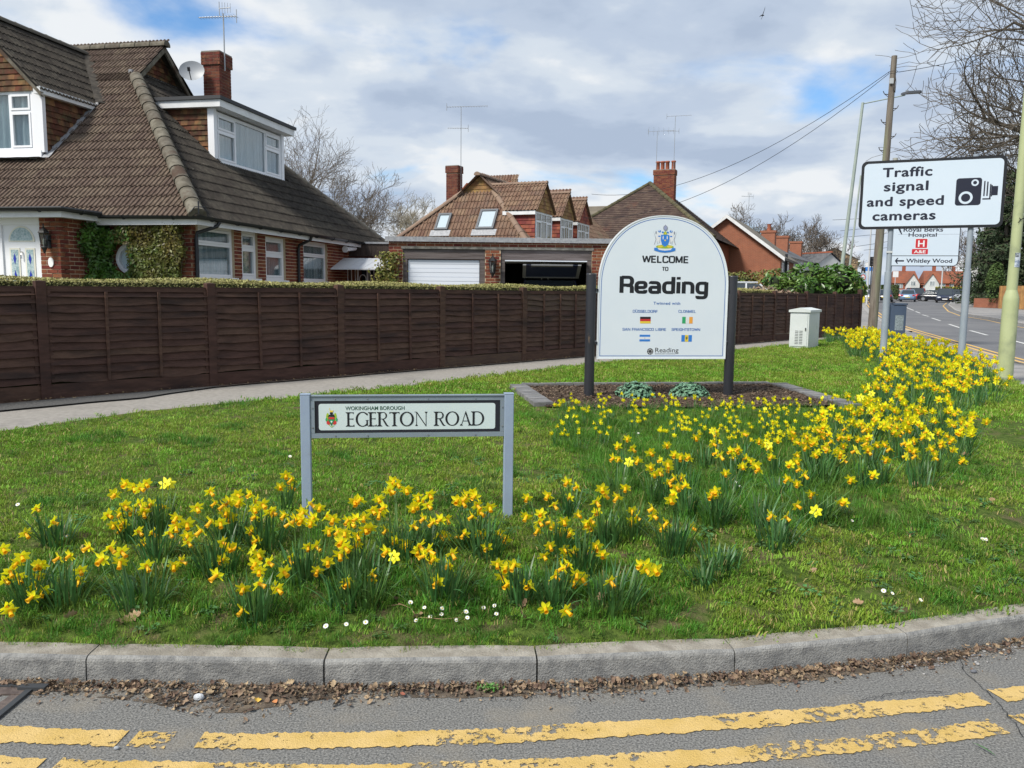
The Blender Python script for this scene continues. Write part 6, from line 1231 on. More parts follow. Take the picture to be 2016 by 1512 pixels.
# ------------------------------------------------------------------ welcome board
wz = T(.89, 9.3); ws = thing('welcome_sign', 'white arched WELCOME TO Reading board with crest and flags on two black posts', 'welcome sign', (.892, 9.295, wz), R(7.84))
PST = M('scuffed black post paint', (0.02, 0.021, 0.027), (0.032, 0.033, 0.04), scale=8, rough=.38, bump=.2, bscale=40, c3=(0.13, 0.09, 0.06), s3=13, t3=(.66, .72), stretch=(1, 1, .18))
for x, h in ((-.005, 1.415), (1.675, 1.410)):
    MB().tube([(x, 0, -.2), (x, 0, h-.008)], .0575, 20).build('post', PST, ws); MB().lathe([(.0585, h-.01), (.0585, h), (.05, h+.006)], 20, (x, 0, 0)).build('post_cap', PST, ws)
BW_ = M('white enamel board face', (0.70, 0.76, 0.81), (0.68, 0.745, 0.80), scale=3, rough=.32); BED = M('aluminium board edge', (0.62, 0.66, 0.68), rough=.5); x0, x1, yb, ys, yt = .068, 1.612, .450, 1.27, 2.085; xm = (x0+x1)/2
def archpoly(e): return [(x0+e, yb+e), (x1-e, yb+e), (x1-e, ys)]+[(xm+(x1-x0-2*e)/2*math.copysign(abs(math.cos(R(a)))**.92, math.cos(R(a))), ys+(yt-e-ys)*abs(math.sin(R(a)))**.92) for a in range(4, 180, 4)]+[(x0+e, ys)]
WF = PF((0, -.03, 0), (1, 0, 0), (0, 0, 1), (0, -1, 0)); MB().prism(WF, archpoly(0), -.035, 0, 0, 1).build('board', [BW_, BED], ws)
o_, i_ = archpoly(.012), archpoly(0); b = MB(); n = len(o_); b.add([WF.p(*p, .0) for p in i_]+[WF.p(*p, .004) for p in i_]+[WF.p(*p, .004) for p in o_]+[WF.p(*p, 0) for p in o_], [(k*n+i, k*n+(i+1) % n, (k+1)*n+(i+1) % n, (k+1)*n+i) for k in range(3) for i in range(n)]); b.build('edge_trim', M('bright board trim', (0.75, 0.78, 0.8), rough=.4), ws)
o_, i_ = archpoly(.040), archpoly(.0335); b = MB(); b.add([WF.p(*p, .001) for p in i_]+[WF.p(*p, .001) for p in o_], [(i, (i+1) % n, n+(i+1) % n, n+i) for i in range(n)]); b.build('blue_border', BLUV, ws)
MB().box(-.01, 1.68, -.026, .0, .62, .66).box(-.01, 1.68, -.026, .0, 1.2, 1.24).build('rear_rail', M('galvanised rail', (0.3, 0.31, 0.32), rough=.5), ws)
for zc in (.62, 1.22):
    b = MB(); b.box(.052, .07, -.04, .0, zc, zc+.03); b.box(1.612, 1.63, -.04, .0, zc, zc+.03); b.build('clamp', PBLK, ws)
wide_text(ws, WF, 'WELCOME', .577, 1.125, 1.553, .076, INK, .0185, .0145); wide_text(ws, WF, 'TO', .812, .885, 1.462, .043, INK, .0105, .008); wide_text(ws, WF, 'Reading', .322, 1.372, 1.206, .188, INK, .048, .036)
plain_text(ws, WF, 'Twinned with', .722, 1.040, 1.077, .031, BLUV, bold=.012, space=1.1); wide_text(ws, WF, 'DUSSELDORF', .480, .777, .983, .031, BLUV, .0060, .0045)
patch(ws, WF, 'umlaut', [([(.513+d, 1.018), (.519+d, 1.018), (.519+d, 1.024), (.513+d, 1.024)], BLUV) for d in (0, .011)])
wide_text(ws, WF, 'CLONMEL', 1.023, 1.232, .986, .031, BLUV, .0060, .0045); wide_text(ws, WF, 'SAN FRANCISCO LIBRE', .365, .885, .777, .030, BLUV, .0060, .0045)
wide_text(ws, WF, 'SPEIGHTSTOWN', .948, 1.292, .777, .030, BLUV, .0060, .0045)
def rect(x0, x1, y0, y1): return [(x0, y0), (x1, y0), (x1, y1), (x0, y1)]
def flag(cx, cy, w, h, items): return patch(ws, WF, 'flag', [(rect(cx-w/2+w*a, cx-w/2+w*b_, cy-h/2+h*c, cy-h/2+h*d), m_) for a, b_, c, d, m_ in items])
fw, fh = .126, .077
flag(.632, .898, fw, fh, [(0, 1, .667, 1, cK), (0, 1, .333, .667, cR), (0, 1, 0, .333, cY)]); flag(1.134, .900, fw, fh, [(0, .333, 0, 1, cG), (.333, .667, 0, 1, cW), (.667, 1, 0, 1, cO)])
flag(.632, .692, fw, fh, [(0, 1, .68, 1, cB), (0, 1, .32, .68, cW), (0, 1, 0, .32, cB), (.46, .54, .45, .55, cGY)]); flag(1.132, .690, fw, fh, [(0, .333, 0, 1, cB), (.333, .667, 0, 1, cY), (.667, 1, 0, 1, cB), (.48, .52, .25, .75, cK), (.42, .46, .5, .75, cK), (.54, .58, .5, .75, cK), (.42, .58, .45, .52, cK)])
plain_text(ws, WF, 'Reading', .760, 1.040, .528, .052, INK, bold=.0); plain_text(ws, WF, 'BOROUGH COUNCIL', .760, 1.0, .506, .012, cGY, bold=.005)
items = [([(.700+.037*math.cos(2*math.pi*i/24), .538+.037*math.sin(2*math.pi*i/24)) for i in range(24)], INK)]
for k in range(8):
    a_ = 2*math.pi*k/8; items.append(([(.700+r_*math.cos(a_+d), .538+r_*math.sin(a_+d)) for r_, d in ((.012, .2), (.034, .42), (.026, .75))], cW))
patch(ws, WF, 'rosette', items)
cx, cy = .835, 1.845
sup = []
for s in (-1, 1):
    sup += [(Q_((s*.045, .03), (s*.10, .05), (s*.107, -.03), (s*.125, -.09), (s*.118, -.09), (s*.095, -.045), (s*.07, -.07), (s*.06, -.075), (s*.06, -.02)), cW), (Q_((s*.14, .066), (s*.109, -.03), (s*.128, -.09), (s*.122, -.09), (s*.102, -.03)), cGY), (Q_((s*.062, -.02), (s*.066, -.075), (s*.060, -.075)), cGY), (Q_((s*.085, -.045), (s*.08, -.085), (s*.086, -.085)), cGY), (E_(s*.108, .045, .008, .018), cGY), (E_(s*.068, .062, .018, .013), cB), (E_(s*.072, .066, .008, .006), cW), (E_(s*.07, .005, .014, .008), cB), (E_(s*.03, .05, .012, .01), cB)]
patch(ws, WF, 'crest', sup+[(Q_((-.125, -.125), (.125, -.125), (.125, -.155), (.06, -.172), (0, -.178), (-.06, -.172), (-.125, -.155)), cB), (Q_((-.09, -.122), (.09, -.122), (.07, -.148), (0, -.156), (-.07, -.148)), cW), (E_(0, -.112, .105, .022, 20), cLG), (E_(-.055, -.110, .03, .012), cY), (E_(.055, -.110, .03, .012), cY), (Q_((-.048, .022), (.048, .022), (.05, -.04), (.034, -.09), (0, -.112), (-.034, -.09), (-.05, -.04)), cB), (E_(-.024, -.01, .006, .022), cW), (E_(.024, -.01, .006, .022), cW), (E_(0, -.04, .009, .009), cY), (Q_((-.022, .024), (.022, .024), (.016, .052), (0, .062), (-.016, .052)), cLG), (E_(0, .038, .009, .012), cY), (E_(0, .098, .026, .03, 18), cGY), (E_(0, .1, .017, .021), col('pale violet print', (.3, .33, .5))), (Q_((-.006, .125), (.006, .125), (0, .14)), cGY)])
# ------------------------------------------------------------------ camera warning sign
yl = 14.05; cxl = 6.42; cs_l = Vector((cxl, yl)); cs_r = Vector((7.515, 13.58)); dv = (cs_r-cs_l); sep = dv.length; cyaw = math.atan2(dv.y, dv.x); zc_ = T(cxl, yl)
cs = thing('camera_sign', 'white Traffic signal and speed cameras board with black border on two grey posts', 'traffic sign', (cxl, yl, zc_), cyaw)
GALV = M('grey galvanised post', (0.24, 0.28, 0.33), (0.30, 0.34, 0.38), scale=7, rough=.5, c3=(0.36, 0.34, 0.26), s3=4, t3=(.64, .72), stretch=(1, 1, .3))
for x in (0, sep): MB().tube([(x, 0, -.2), (x, 0, 1.6)], .057, 14).build('post', GALV, cs); MB().tube([(x, 0, 1.6), (x, 0, 3.5)], .044, 14).build('post_upper', GALV, cs)
MB().box(-.049, .049, -.049, .049, 1.92, 1.95).build('post_band', M('pale band', (.5, .52, .53), rough=.4), cs)
CF = PF((0, -.07, 0), (1, 0, 0), (0, 0, 1), (0, -1, 0)); bx0, bx1, bz0, bz1 = -.515, 1.633, 2.318, 3.457
SGW = M('white reflective sheet', (0.57, 0.65, 0.74), (0.55, 0.635, 0.725), scale=2, rough=.3)
MB().prism(CF, rrect(bx0, bx1, bz0, bz1, .09), -.015, 0, 0, 1).build('board', [INK, M('grey board back', (.25, .26, .27), rough=.6)], cs); MB().prism(CF, rrect(bx0+.045, bx1-.045, bz0+.045, bz1-.045, .07), 0, .001).build('board_face', SGW, cs)
for z in (2.6, 3.25): MB().box(-.45, 1.57, -.052, -.045, z, z+.04).build('rail', GALV, cs)
NAVY = M('deep navy sheet', (0.012, 0.014, 0.03), rough=.4)
def cx_(px): return bx0+(px-1697)/(1984-1697)*(bx1-bx0)
SP = 1.08
for txt, xa, xb, zz in (('Traffic', -.178, .562, 3.183), ('signal', -.145, .517, 2.950), ('and speed', -.395, .758, 2.703), ('cameras', -.295, .654, 2.466)): plain_text(cs, CF, txt, xa, xb, zz, .148, NAVY, z=.0016, bold=.030, space=1.08)
kx, kz, ks = 1.125, 2.905, .86
def P_(pts): return [(kx+x*ks, kz+y*ks) for x, y in pts]
def C_(x, y, r, n=24): return [(kx+ks*(x+r*math.cos(2*math.pi*i/n)), kz+ks*(y+r*math.sin(2*math.pi*i/n))) for i in range(n)]
patch(cs, CF, 'camera_symbol', [(P_(rrect(-.23, .20, -.265, .245, .05)), NAVY), (C_(-.055, -.12, .118), SGW), (C_(-.055, -.12, .077), NAVY), (C_(.085, .155, .062), SGW), (C_(.085, .155, .033), NAVY),
  (P_([(.235, -.10), (.258, -.10), (.258, .18), (.235, .18)]), NAVY), (P_([(.285, -.10), (.308, -.10), (.308, .165), (.285, .165)]), NAVY), (P_([(.335, -.15), (.358, -.15), (.358, .12), (.335, .12)]), NAVY), (P_([(.225, -.165), (.36, -.165), (.36, -.14), (.225, -.14)]), NAVY), (P_([(.375, -.09), (.47, -.09), (.47, .08), (.375, .08)]), NAVY), (P_([(.36, -.11), (.38, -.11), (.38, .10), (.36, .10)]), NAVY)], .0016)
# ------------------------------------------------------------------ hospital direction sign
hy_ = 21.5; hx = .4435*hy_+.33; hs = thing('direction_sign', 'white hospital and Whitley Wood direction sign half hidden behind the camera sign', 'direction sign', (hx, hy_, T(hx, hy_)), R(-14)); HFc = PF((0, -.06, 0), (1, 0, 0), (0, 0, 1), (0, -1, 0)); k_ = hy_/1600
def hX(px): return (px-1752)*k_/.97+.09
def hZ(py): return (577-py)*k_+EYE-T(hx, hy_)
for x in (0,): MB().tube([(x, 0, -.2), (x, 0, hZ(420))], .045, 10).build('post', M('blue grey post', (.25, .33, .38), rough=.5), hs)
hz0, hz1, hxa, hxb = hZ(524), hZ(400), -.02, hX(1861)
pl2 = [(hxb, hz1), (hxa, hz1), (hxa, hz0), (hxb-.10, hz0), (hxb-.03, hz0+.04), (hxb, hz0+.14)]; MB().prism(HFc, pl2[::-1], -.02, 0).build('board', INK, hs)
pl3 = [(hxb-.02, hz1-.02), (hxa+.02, hz1-.02), (hxa+.02, hz0+.02), (hxb-.105, hz0+.02), (hxb-.045, hz0+.055), (hxb-.02, hz0+.145)]; MB().prism(HFc, pl3[::-1], 0, .001).build('board_face', SGW, hs)
patch(hs, HFc, 'divider', [(rect(hxa+.02, hxb-.02, hZ(504.6), hZ(503.4)), INK), (rect(hxa+.15, hxb-.02, hZ(463.6), hZ(463.1)), cGY)], .0015)
plain_text(hs, HFc, 'Royal Berks', hX(1764), hX(1831), hZ(458), .105, NAVY, .0015, bold=.02); plain_text(hs, HFc, 'Hospital', hX(1773), hX(1821), hZ(467.5), .09, NAVY, .0015, bold=.02); plain_text(hs, HFc, 'Whitley Wood', hX(1772), hX(1850), hZ(517), .10, NAVY, .0015, bold=.02)
REDS = col('red hospital panel', (.5, .02, .03)); patch(hs, HFc, 'hospital_panel', [(rrect(hX(1785), hX(1807), hZ(490), hZ(471), .02), cW), (rrect(hX(1786), hX(1806), hZ(489.2), hZ(471.8), .02), REDS), (rrect(hX(1780.5), hX(1808), hZ(501), hZ(491), .02), REDS)], .0018)
plain_text(hs, HFc, 'H', hX(1790.5), hX(1801), hZ(486.5), .155, cW, .0028, bold=.02); plain_text(hs, HFc, 'A&E', hX(1784), hX(1804), hZ(499), .075, cW, .0028, bold=.02)
patch(hs, HFc, 'arrow', [(rect(hX(1754), hX(1768), hZ(515.2), hZ(512.2)), NAVY), ([(hX(1752), hZ(513.7)), (hX(1756), hZ(508)), (hX(1758), hZ(508)), (hX(1755.5), hZ(513.7)), (hX(1758), hZ(519.4)), (hX(1756), hZ(519.4))], NAVY), ([(hX(1754), hZ(452)), (hX(1758), hZ(452)), (hX(1762), hZ(463)), (hX(1760), hZ(463))], NAVY)], .0015)
# ------------------------------------------------------------------ posts and poles
lp = thing('lamp_post', 'thick pale green lamp post with a paper sticker at the right edge', 'lamp post', (7.09, 11.64, T(7.09, 11.64))); LG = M('pale sage green lamp paint', (0.40, 0.44, 0.24), (0.36, 0.40, 0.21), scale=2, rough=.6, c3=(0.24, 0.27, 0.16), s3=2.4, t3=(.52, .7))
MB().lathe([(.105, -.3), (.103, 1.15), (.098, 1.2), (.075, 1.28), (.070, 1.3)], 24).build('base', LG, lp); MB().tube([(0, 0, 1.28), (.012, 0, 3.6), (.05, 0, 8)], [.07, .064, .05], 20).build('shaft', LG, lp)
MB().tube([(.05, 0, 7.9), (.08, .1, 8.3), (.6, .9, 8.6)], .035, 8).build('arm', LG, lp); MB().tube([(.6, .9, 8.6), (.9, 1.35, 8.65)], .09, 10).build('lamp_head', DG, lp)
b = MB(); b.tube([(.0, 0, .02), (.0, 0, .06)], .112, 20); b.build('base_ring', M('worn grey green', (.25, .28, .2), rough=.8), lp)
vs = []; 
for i in range(9): a_ = R(-118+i*8); vs += [(.0725*math.cos(a_)+.004, .0725*math.sin(a_), 1.62), (.0725*math.cos(a_)+.004, .0725*math.sin(a_), 1.82)]
b = MB(); b.add(vs, [(2*i, 2*i+2, 2*i+3, 2*i+1) for i in range(8)]); b.build('sticker', M('torn paper sticker', (.55, .6, .65), (.2, .25, .35), scale=14, rough=.6, stops=(.45, .6)), lp)
LF = PF((.0, -.0735, 0), (1, 0, 0), (0, 0, 1), (0, -1, 0)); SF = PF(Vector((.004, 0, 0))+Vector((-.02, -.0745, 0)), (1, .0, 0), (0, 0, 1), (0, -1, 0))
plain_text(lp, SF, 'READING', -.022, .032, 1.80, .014, INK, 0.0, bold=.02); plain_text(lp, SF, 'CAN', -.018, .03, 1.765, .024, INK, 0.0, bold=.03)
yg_ = MB(); stroke(yg_, LF, [(-.035, 2.235), (-.005, 2.275), (.04, 2.30)], .012, .012, .0025); stroke(yg_, LF, [(-.02, 2.305), (-.002, 2.272)], .012, .012, .003); yg_.build('painted_mark', INK, lp)
px_, py_ = 10.86, 24.6; tp_ = thing('telegraph_pole', 'weathered wooden telegraph pole with step irons behind the camera sign', 'telegraph pole', (px_, py_, T(px_, py_))); WD = M('weathered brown pole wood', (0.12, 0.098, 0.078), (0.20, 0.175, 0.145), scale=3, rough=.95, bump=.8, bscale=20, stretch=(5, 5, .4), c3=(0.2, 0.22, 0.13), s3=.5, t3=(.56, .7))
MB().tube([(0, 0, -.3), (.06, 0, 3), (.16, 0, 8.1)], [.14, .12, .08], 14).build('pole', WD, tp_); IR = M('rusty step iron', (.07, .06, .055), rough=.7)
for i, z in enumerate((4.3, 4.85, 5.4, 5.8, 6.2, 6.6, 7.0)):
    s = 1 if i % 2 else -1; x = .06+.11*(z-3)/5.75; MB().tube([(x, 0, z), (x+s*.2, 0, z+.03), (x+s*.24, 0, z+.11)], .013, 5).tube([(x, 0, z-.12), (x+s*.2, 0, z+.03)], .009, 4).build('step_iron', IR, tp_)
MB().box(.03, .13, -.12, -.07, 7.3, 7.45).build('junction_box', M('grey box', (.45, .47, .48), rough=.5), tp_); MB().tube([(.1, -.1, 7.3), (.14, -.12, 7.1), (.2, -.1, 7.05), (.22, -.08, 7.35), (.18, -.08, 7.6)], .01, 5).build('cable_loop', IR, tp_)
MB().tube([(.15+.13*math.cos(i*math.pi/8), .13*math.sin(i*math.pi/8), 7.65) for i in range(17)], .008, 4).build('wire_ring', IR, tp_)
def wire(label, p, q, sag=.3, r=.009, group=None):
    p, q = Vector(p), Vector(q); n = 24; pts = [p.lerp(q, i/n)-Vector((0, 0, sag*4*(i/n)*(1-i/n))) for i in range(n+1)]; b = MB(); b.tube([x-p for x in pts], r, 4, cap=False); o = b.build('overhead_wire', M('thin black cable', (.02, .02, .022), rough=.6), None, label=label, cat='cable', group=group); o.location = p; return o
top = Vector((px_+.03, py_, 7.65+ZB)); wire('upper cable from the telegraph pole down to the row of gabled dormers', top, m2 @ Vector((2.8, 8.9, 5.9)), 1.1); wire('lower cable from the telegraph pole passing in front of the dark hipped roof', top+Vector((0, 0, -.05)), m2 @ Vector((3.0, 7.0, 4.6)), 1.2)
wire('cable from the telegraph pole up and away through the oak branches', top+Vector((.28, 0, 0)), (24, 37, 13.6), .3)
for i, (z0, z1) in enumerate(((7.0, 7.6), (6.1, 7.3), (5.6, 6.3), (4.8, 6.2), (4.5, 4.9))): wire('%s of the five thin cables strung across the road beyond the slate roofs' % ('first highest', 'second', 'third', 'fourth', 'fifth lowest')[i], (27+i*.7, 70, z0+.8), (60, 100, z1+6.2), .6, .016)
def street_lamp(label, x, y, h, arm, lean=0.0, group='tall street lamps', swan=False, col_=None):
    t = thing('street_lamp', label, 'street lamp', (x, y, T(x, y)), 0, group); c = col_ or M('pale green lamp column', (.32, .37, .33), (.27, .32, .29), scale=1, rough=.6)
    MB().tube([(0, 0, 0), (lean*.12, 0, 1.4), (lean, 0, h)], [.09, .085, .055], 10).build('column', c, t)
    if swan: MB().tube([(lean, 0, h), (lean+.1, 0, h+.5), (lean+.5, 0, h+.9), (lean+arm, 0, h+1.0)], .045, 8).build('arm', c, t); MB().box(lean+arm-.1, lean+arm+.6, -.12, .12, h+.93, h+1.05).build('lamp_head', GREY, t)
    else:
        MB().tube([(lean, 0, h-.05), (lean+arm, 0, h+.32)], .025, 6).build('arm', c, t); b = MB(); b.add([(lean+arm-.15+a_, b_*w_, h+.36+c_) for a_, w_, c_ in ((0, .07, 0), (.2, .13, .05), (.7, .13, .09), (.8, .08, .08)) for b_, c_ in ((-1, -.04+c_), (1, -.04+c_), (1, .05+c_), (-1, .05+c_))], [(0, 1, 2, 3), (12, 15, 14, 13)]+[(4*i+j, 4*i+(j+1) % 4, 4*i+4+(j+1) % 4, 4*i+4+j) for i in range(3) for j in range(4)]); b.build('lamp_head', M('dark lamp head', (.08, .085, .1), rough=.4), t); MB().box(lean+arm+.02, lean+arm+.12, -.04, .04, h+.46, h+.52).build('sensor', GREY, t)
    return t
street_lamp('nearer tall pale green street lamp left of the telegraph pole', 13.95, 35.2, 9.15, 1.75, .62)
street_lamp('farther tall pale green street lamp behind the laurel bush', 24.6, 60.5, 9.6, 1.2, .6)
WL = M('white lamp column', (.5, .51, .52), rough=.5); street_lamp('first swan necked lamp column beyond the laurel, by the flats', 31.6, 73, 8.6, 1.6, 0, 'swan necked lamp columns', True, WL); street_lamp('second swan necked lamp column beside the speed roundel', 36.6, 83, 7.6, 1.6, 0, 'swan necked lamp columns', True, WL); street_lamp('third swan necked lamp column, showing beside the telegraph pole', 41.2, 92, 7.0, .5, 0, 'swan necked lamp columns', True, WL); street_lamp('swan necked lamp column standing among the cars at the junction', 52.3, 100, 7.5, .8, 0, 'swan necked lamp columns', True, WL)
# ------------------------------------------------------------------ cabinet and litter bin
cb = thing('utility_cabinet', 'pale grey green roadside utility cabinet with vents and ridged lid', 'cabinet', (6.43, 18.6, T(6.5, 18.6)), R(-15)); CBM = M('pale grey green cabinet paint', (0.60, 0.63, 0.63), (0.54, 0.58, 0.57), scale=2.5, rough=.5, c3=(0.25, 0.3, 0.2), s3=2, t3=(.62, .8))
cw, cd, chh = .40, .70, .80; cb.rotation_euler = (0, 0, R(0)); A0, A1, A2 = Vector((6.20, 18.35)), Vector((6.53, 17.95)), Vector((6.98, 18.6))
cb.location = (A1.x, A1.y, T(A1.x, A1.y)); u1 = Vector((-.36, .17, 0)); u2 = Vector((.46, .62, 0)); Fl = PF((0, 0, 0), u1, (0, 0, 1)); Fr2 = PF((0, 0, 0), u2, (0, 0, 1)); l1, l2 = u1.length, u2.length
b = MB(); v = [Vector((0, 0, 0)), u1, u1+u2, u2]; b.add([p for p in v]+[p+Vector((0, 0, chh)) for p in v], [(0, 1, 5, 4), (1, 2, 6, 5), (2, 3, 7, 6), (3, 0, 4, 7), (4, 5, 6, 7)]); b.build('body', CBM, cb)
e1, e2 = u1.normalized()*.03, u2.normalized()*.03; v = [-e1-e2, u1+e1-e2, u1+u2+e1+e2, u2-e1+e2]; rA, rB = (v[0]+v[1])/2+Vector((0, 0, .1)), (v[2]+v[3])/2+Vector((0, 0, .1)); b = MB(); zz_ = Vector((0, 0, chh)); b.add([p+zz_ for p in v]+[p+zz_+Vector((0, 0, .05)) for p in v]+[rA+zz_, rB+zz_], [(0, 1, 5, 4), (1, 2, 6, 5), (2, 3, 7, 6), (3, 0, 4, 7), (4, 5, 8), (6, 7, 9), (5, 6, 9, 8), (7, 4, 8, 9)]); b.build('lid', CBM, cb)
Fd_ = PF(Vector((0, 0, 0)), u1, (0, 0, 1), -u2); dr3 = MB().pbox(Fd_, .03, l1-.03, .05, chh-.04, 0, .012).build('door', CBM, cb); b = MB()
for cx2 in (.12, .21):
    for i in range(9): b.pbox(Fd_, cx2, cx2+.07, .1+i*.035, .112+i*.035, .012, .016)
b.build('vents', M('vent slot shadow', (.1, .11, .11), rough=.9), dr3); MB().pbox(Fd_, .05, .07, .4, .46, .012, .03).build('handle', DG, dr3)
bn = thing('litter_bin', 'dark blue grey square litter bin with a paper notice behind the daffodils', 'litter bin', (10.55, 22.9, T(10.6, 22.9)), R(-12)); BB = M('dark blue grey bin', (.05, .075, .12), rough=.45)
b = MB(); b.box(0, .40, -.25, .2, 0, .92); b.build('body', BB, bn, bevel=.01); MB().box(.05, .42, -.27, .22, .925, .97).build('lid', BB, bn); MB().box(-.13, -.005, -.15, .2, 0, .95).build('liner_box', BB, bn); MB().box(.06, .14, -.05, 0, .97, 1.01).build('ash_plate', DG, bn); MB().box(.12, .34, -.256, -.251, .22, .64).build('notice', M('faded notice', (.25, .3, .32), (.12, .15, .16), scale=40, rough=.5), bn)
# ------------------------------------------------------------------ junction furniture
ab = thing('pavement_sign', 'narrow yellow notice board standing on the far pavement', 'sign', (35.0, 82.4, T(35, 82.4)), R(-10)); YS = M('yellow notice', (.75, .62, .03), rough=.5); MB().box(-.42, .42, -.03, .03, .02, 2.0).build('board', YS, ab); MB().box(-.25, .25, -.04, -.031, 1.15, 1.35).box(-.2, .2, -.04, -.031, 1.5, 1.6).box(-.2, .2, -.04, -.031, .8, .9).build('print', cR, ab)
sp_ = thing('speed_sign', 'white 20 or 30 limit style roundel on a blue grey plate by the flats', 'road sign', (35.6, 83.5, T(35.6, 83.5)), R(-8)); sp_['label'] = 'small red ringed roundel on a square plate on a pole by the flats'; MB().tube([(0, 0, 0), (0, 0, 3.2)], .06, 8).build('pole', WL, sp_); MB().box(-.3, .3, -.1, -.06, 2.1, 3.0).build('plate', M('pale blue plate', (.3, .42, .5), rough=.5), sp_)
F_ = PF((0, -.11, 2.55), (1, 0, 0), (0, 0, 1), (0, -1, 0)); patch(sp_, F_, 'roundel', [([(.24*math.cos(i*math.pi/12), .3*math.sin(i*math.pi/12)) for i in range(24)], cR), ([(.17*math.cos(i*math.pi/12), .22*math.sin(i*math.pi/12)) for i in range(24)], cW), (rect(-.13, .13, -.05, .05), cGY)], .01); MB().box(-.2, .2, -.1, -.05, 1.3, 1.7).build('small_plate', cW, sp_)
def signal(label, x, y, h=3.2, yellow=False):
    t = thing('traffic_light', label, 'traffic light', (x, y, T(x, y)), R(-10), 'traffic lights at the junction'); MB().tube([(0, 0, 0), (0, 0, h)], .06, 8).build('pole', DG, t); MB().box(-.2, .2, -.15, .15, h-.5, h+.5).build('head', cK, t)
    for i in range(3): MB().tube([(0, -.15, h+.32-i*.32), (0, -.26, h+.32-i*.32)], .1, 10).build('visor', DG, t)
    if yellow: MB().box(-.12, .12, -.12, .12, .9, 2.1).build('push_unit', M('yellow push unit', (.6, .45, .03), rough=.5), t)
    return t
signal('traffic light with dark head in front of the flats', 38.4, 88, 4.3); signal('traffic light with a yellow push unit left of the blue car', 46.2, 101, 4.6, True); signal('traffic light beside the telegraph pole near the junction hedge', 41.8, 98, 3.4, True)
es = thing('estate_board', 'small white board on a post behind the cars at the junction', 'sign', (52.2, 112, T(52, 112)), R(-12)); MB().tube([(0, 0, 0), (0, 0, 3)], .05, 6).build('post', WL, es); MB().box(-.35, .35, -.06, -.02, 3.0, 3.8).build('board', cW, es)
bl = thing('blue_white_board', 'blue and white board fixed in front of the leftmost red roofed cottage', 'sign', (46.8, 107, T(46, 107)), R(-12)); MB().box(-.9, .9, -.05, 0, 3.7, 4.2).build('lower_panel', cB, bl); MB().box(-.9, .9, -.05, 0, 4.2, 4.8).build('upper_panel', cW, bl); MB().tube([(-.8, 0, 0), (-.8, 0, 4.2)], .05, 6).build('post', WL, bl)
rs_ = thing('road_sign', 'round sign plate on the far verge right of the right sign post', 'road sign', (43.2, 77, T(43, 77)), R(-8)); MB().tube([(0, 0, 0), (0, 0, 3.4)], .05, 6).build('pole', WL, rs_); MB().box(-.3, .3, -.08, -.04, 2.2, 3.6).build('plate', cW, rs_)
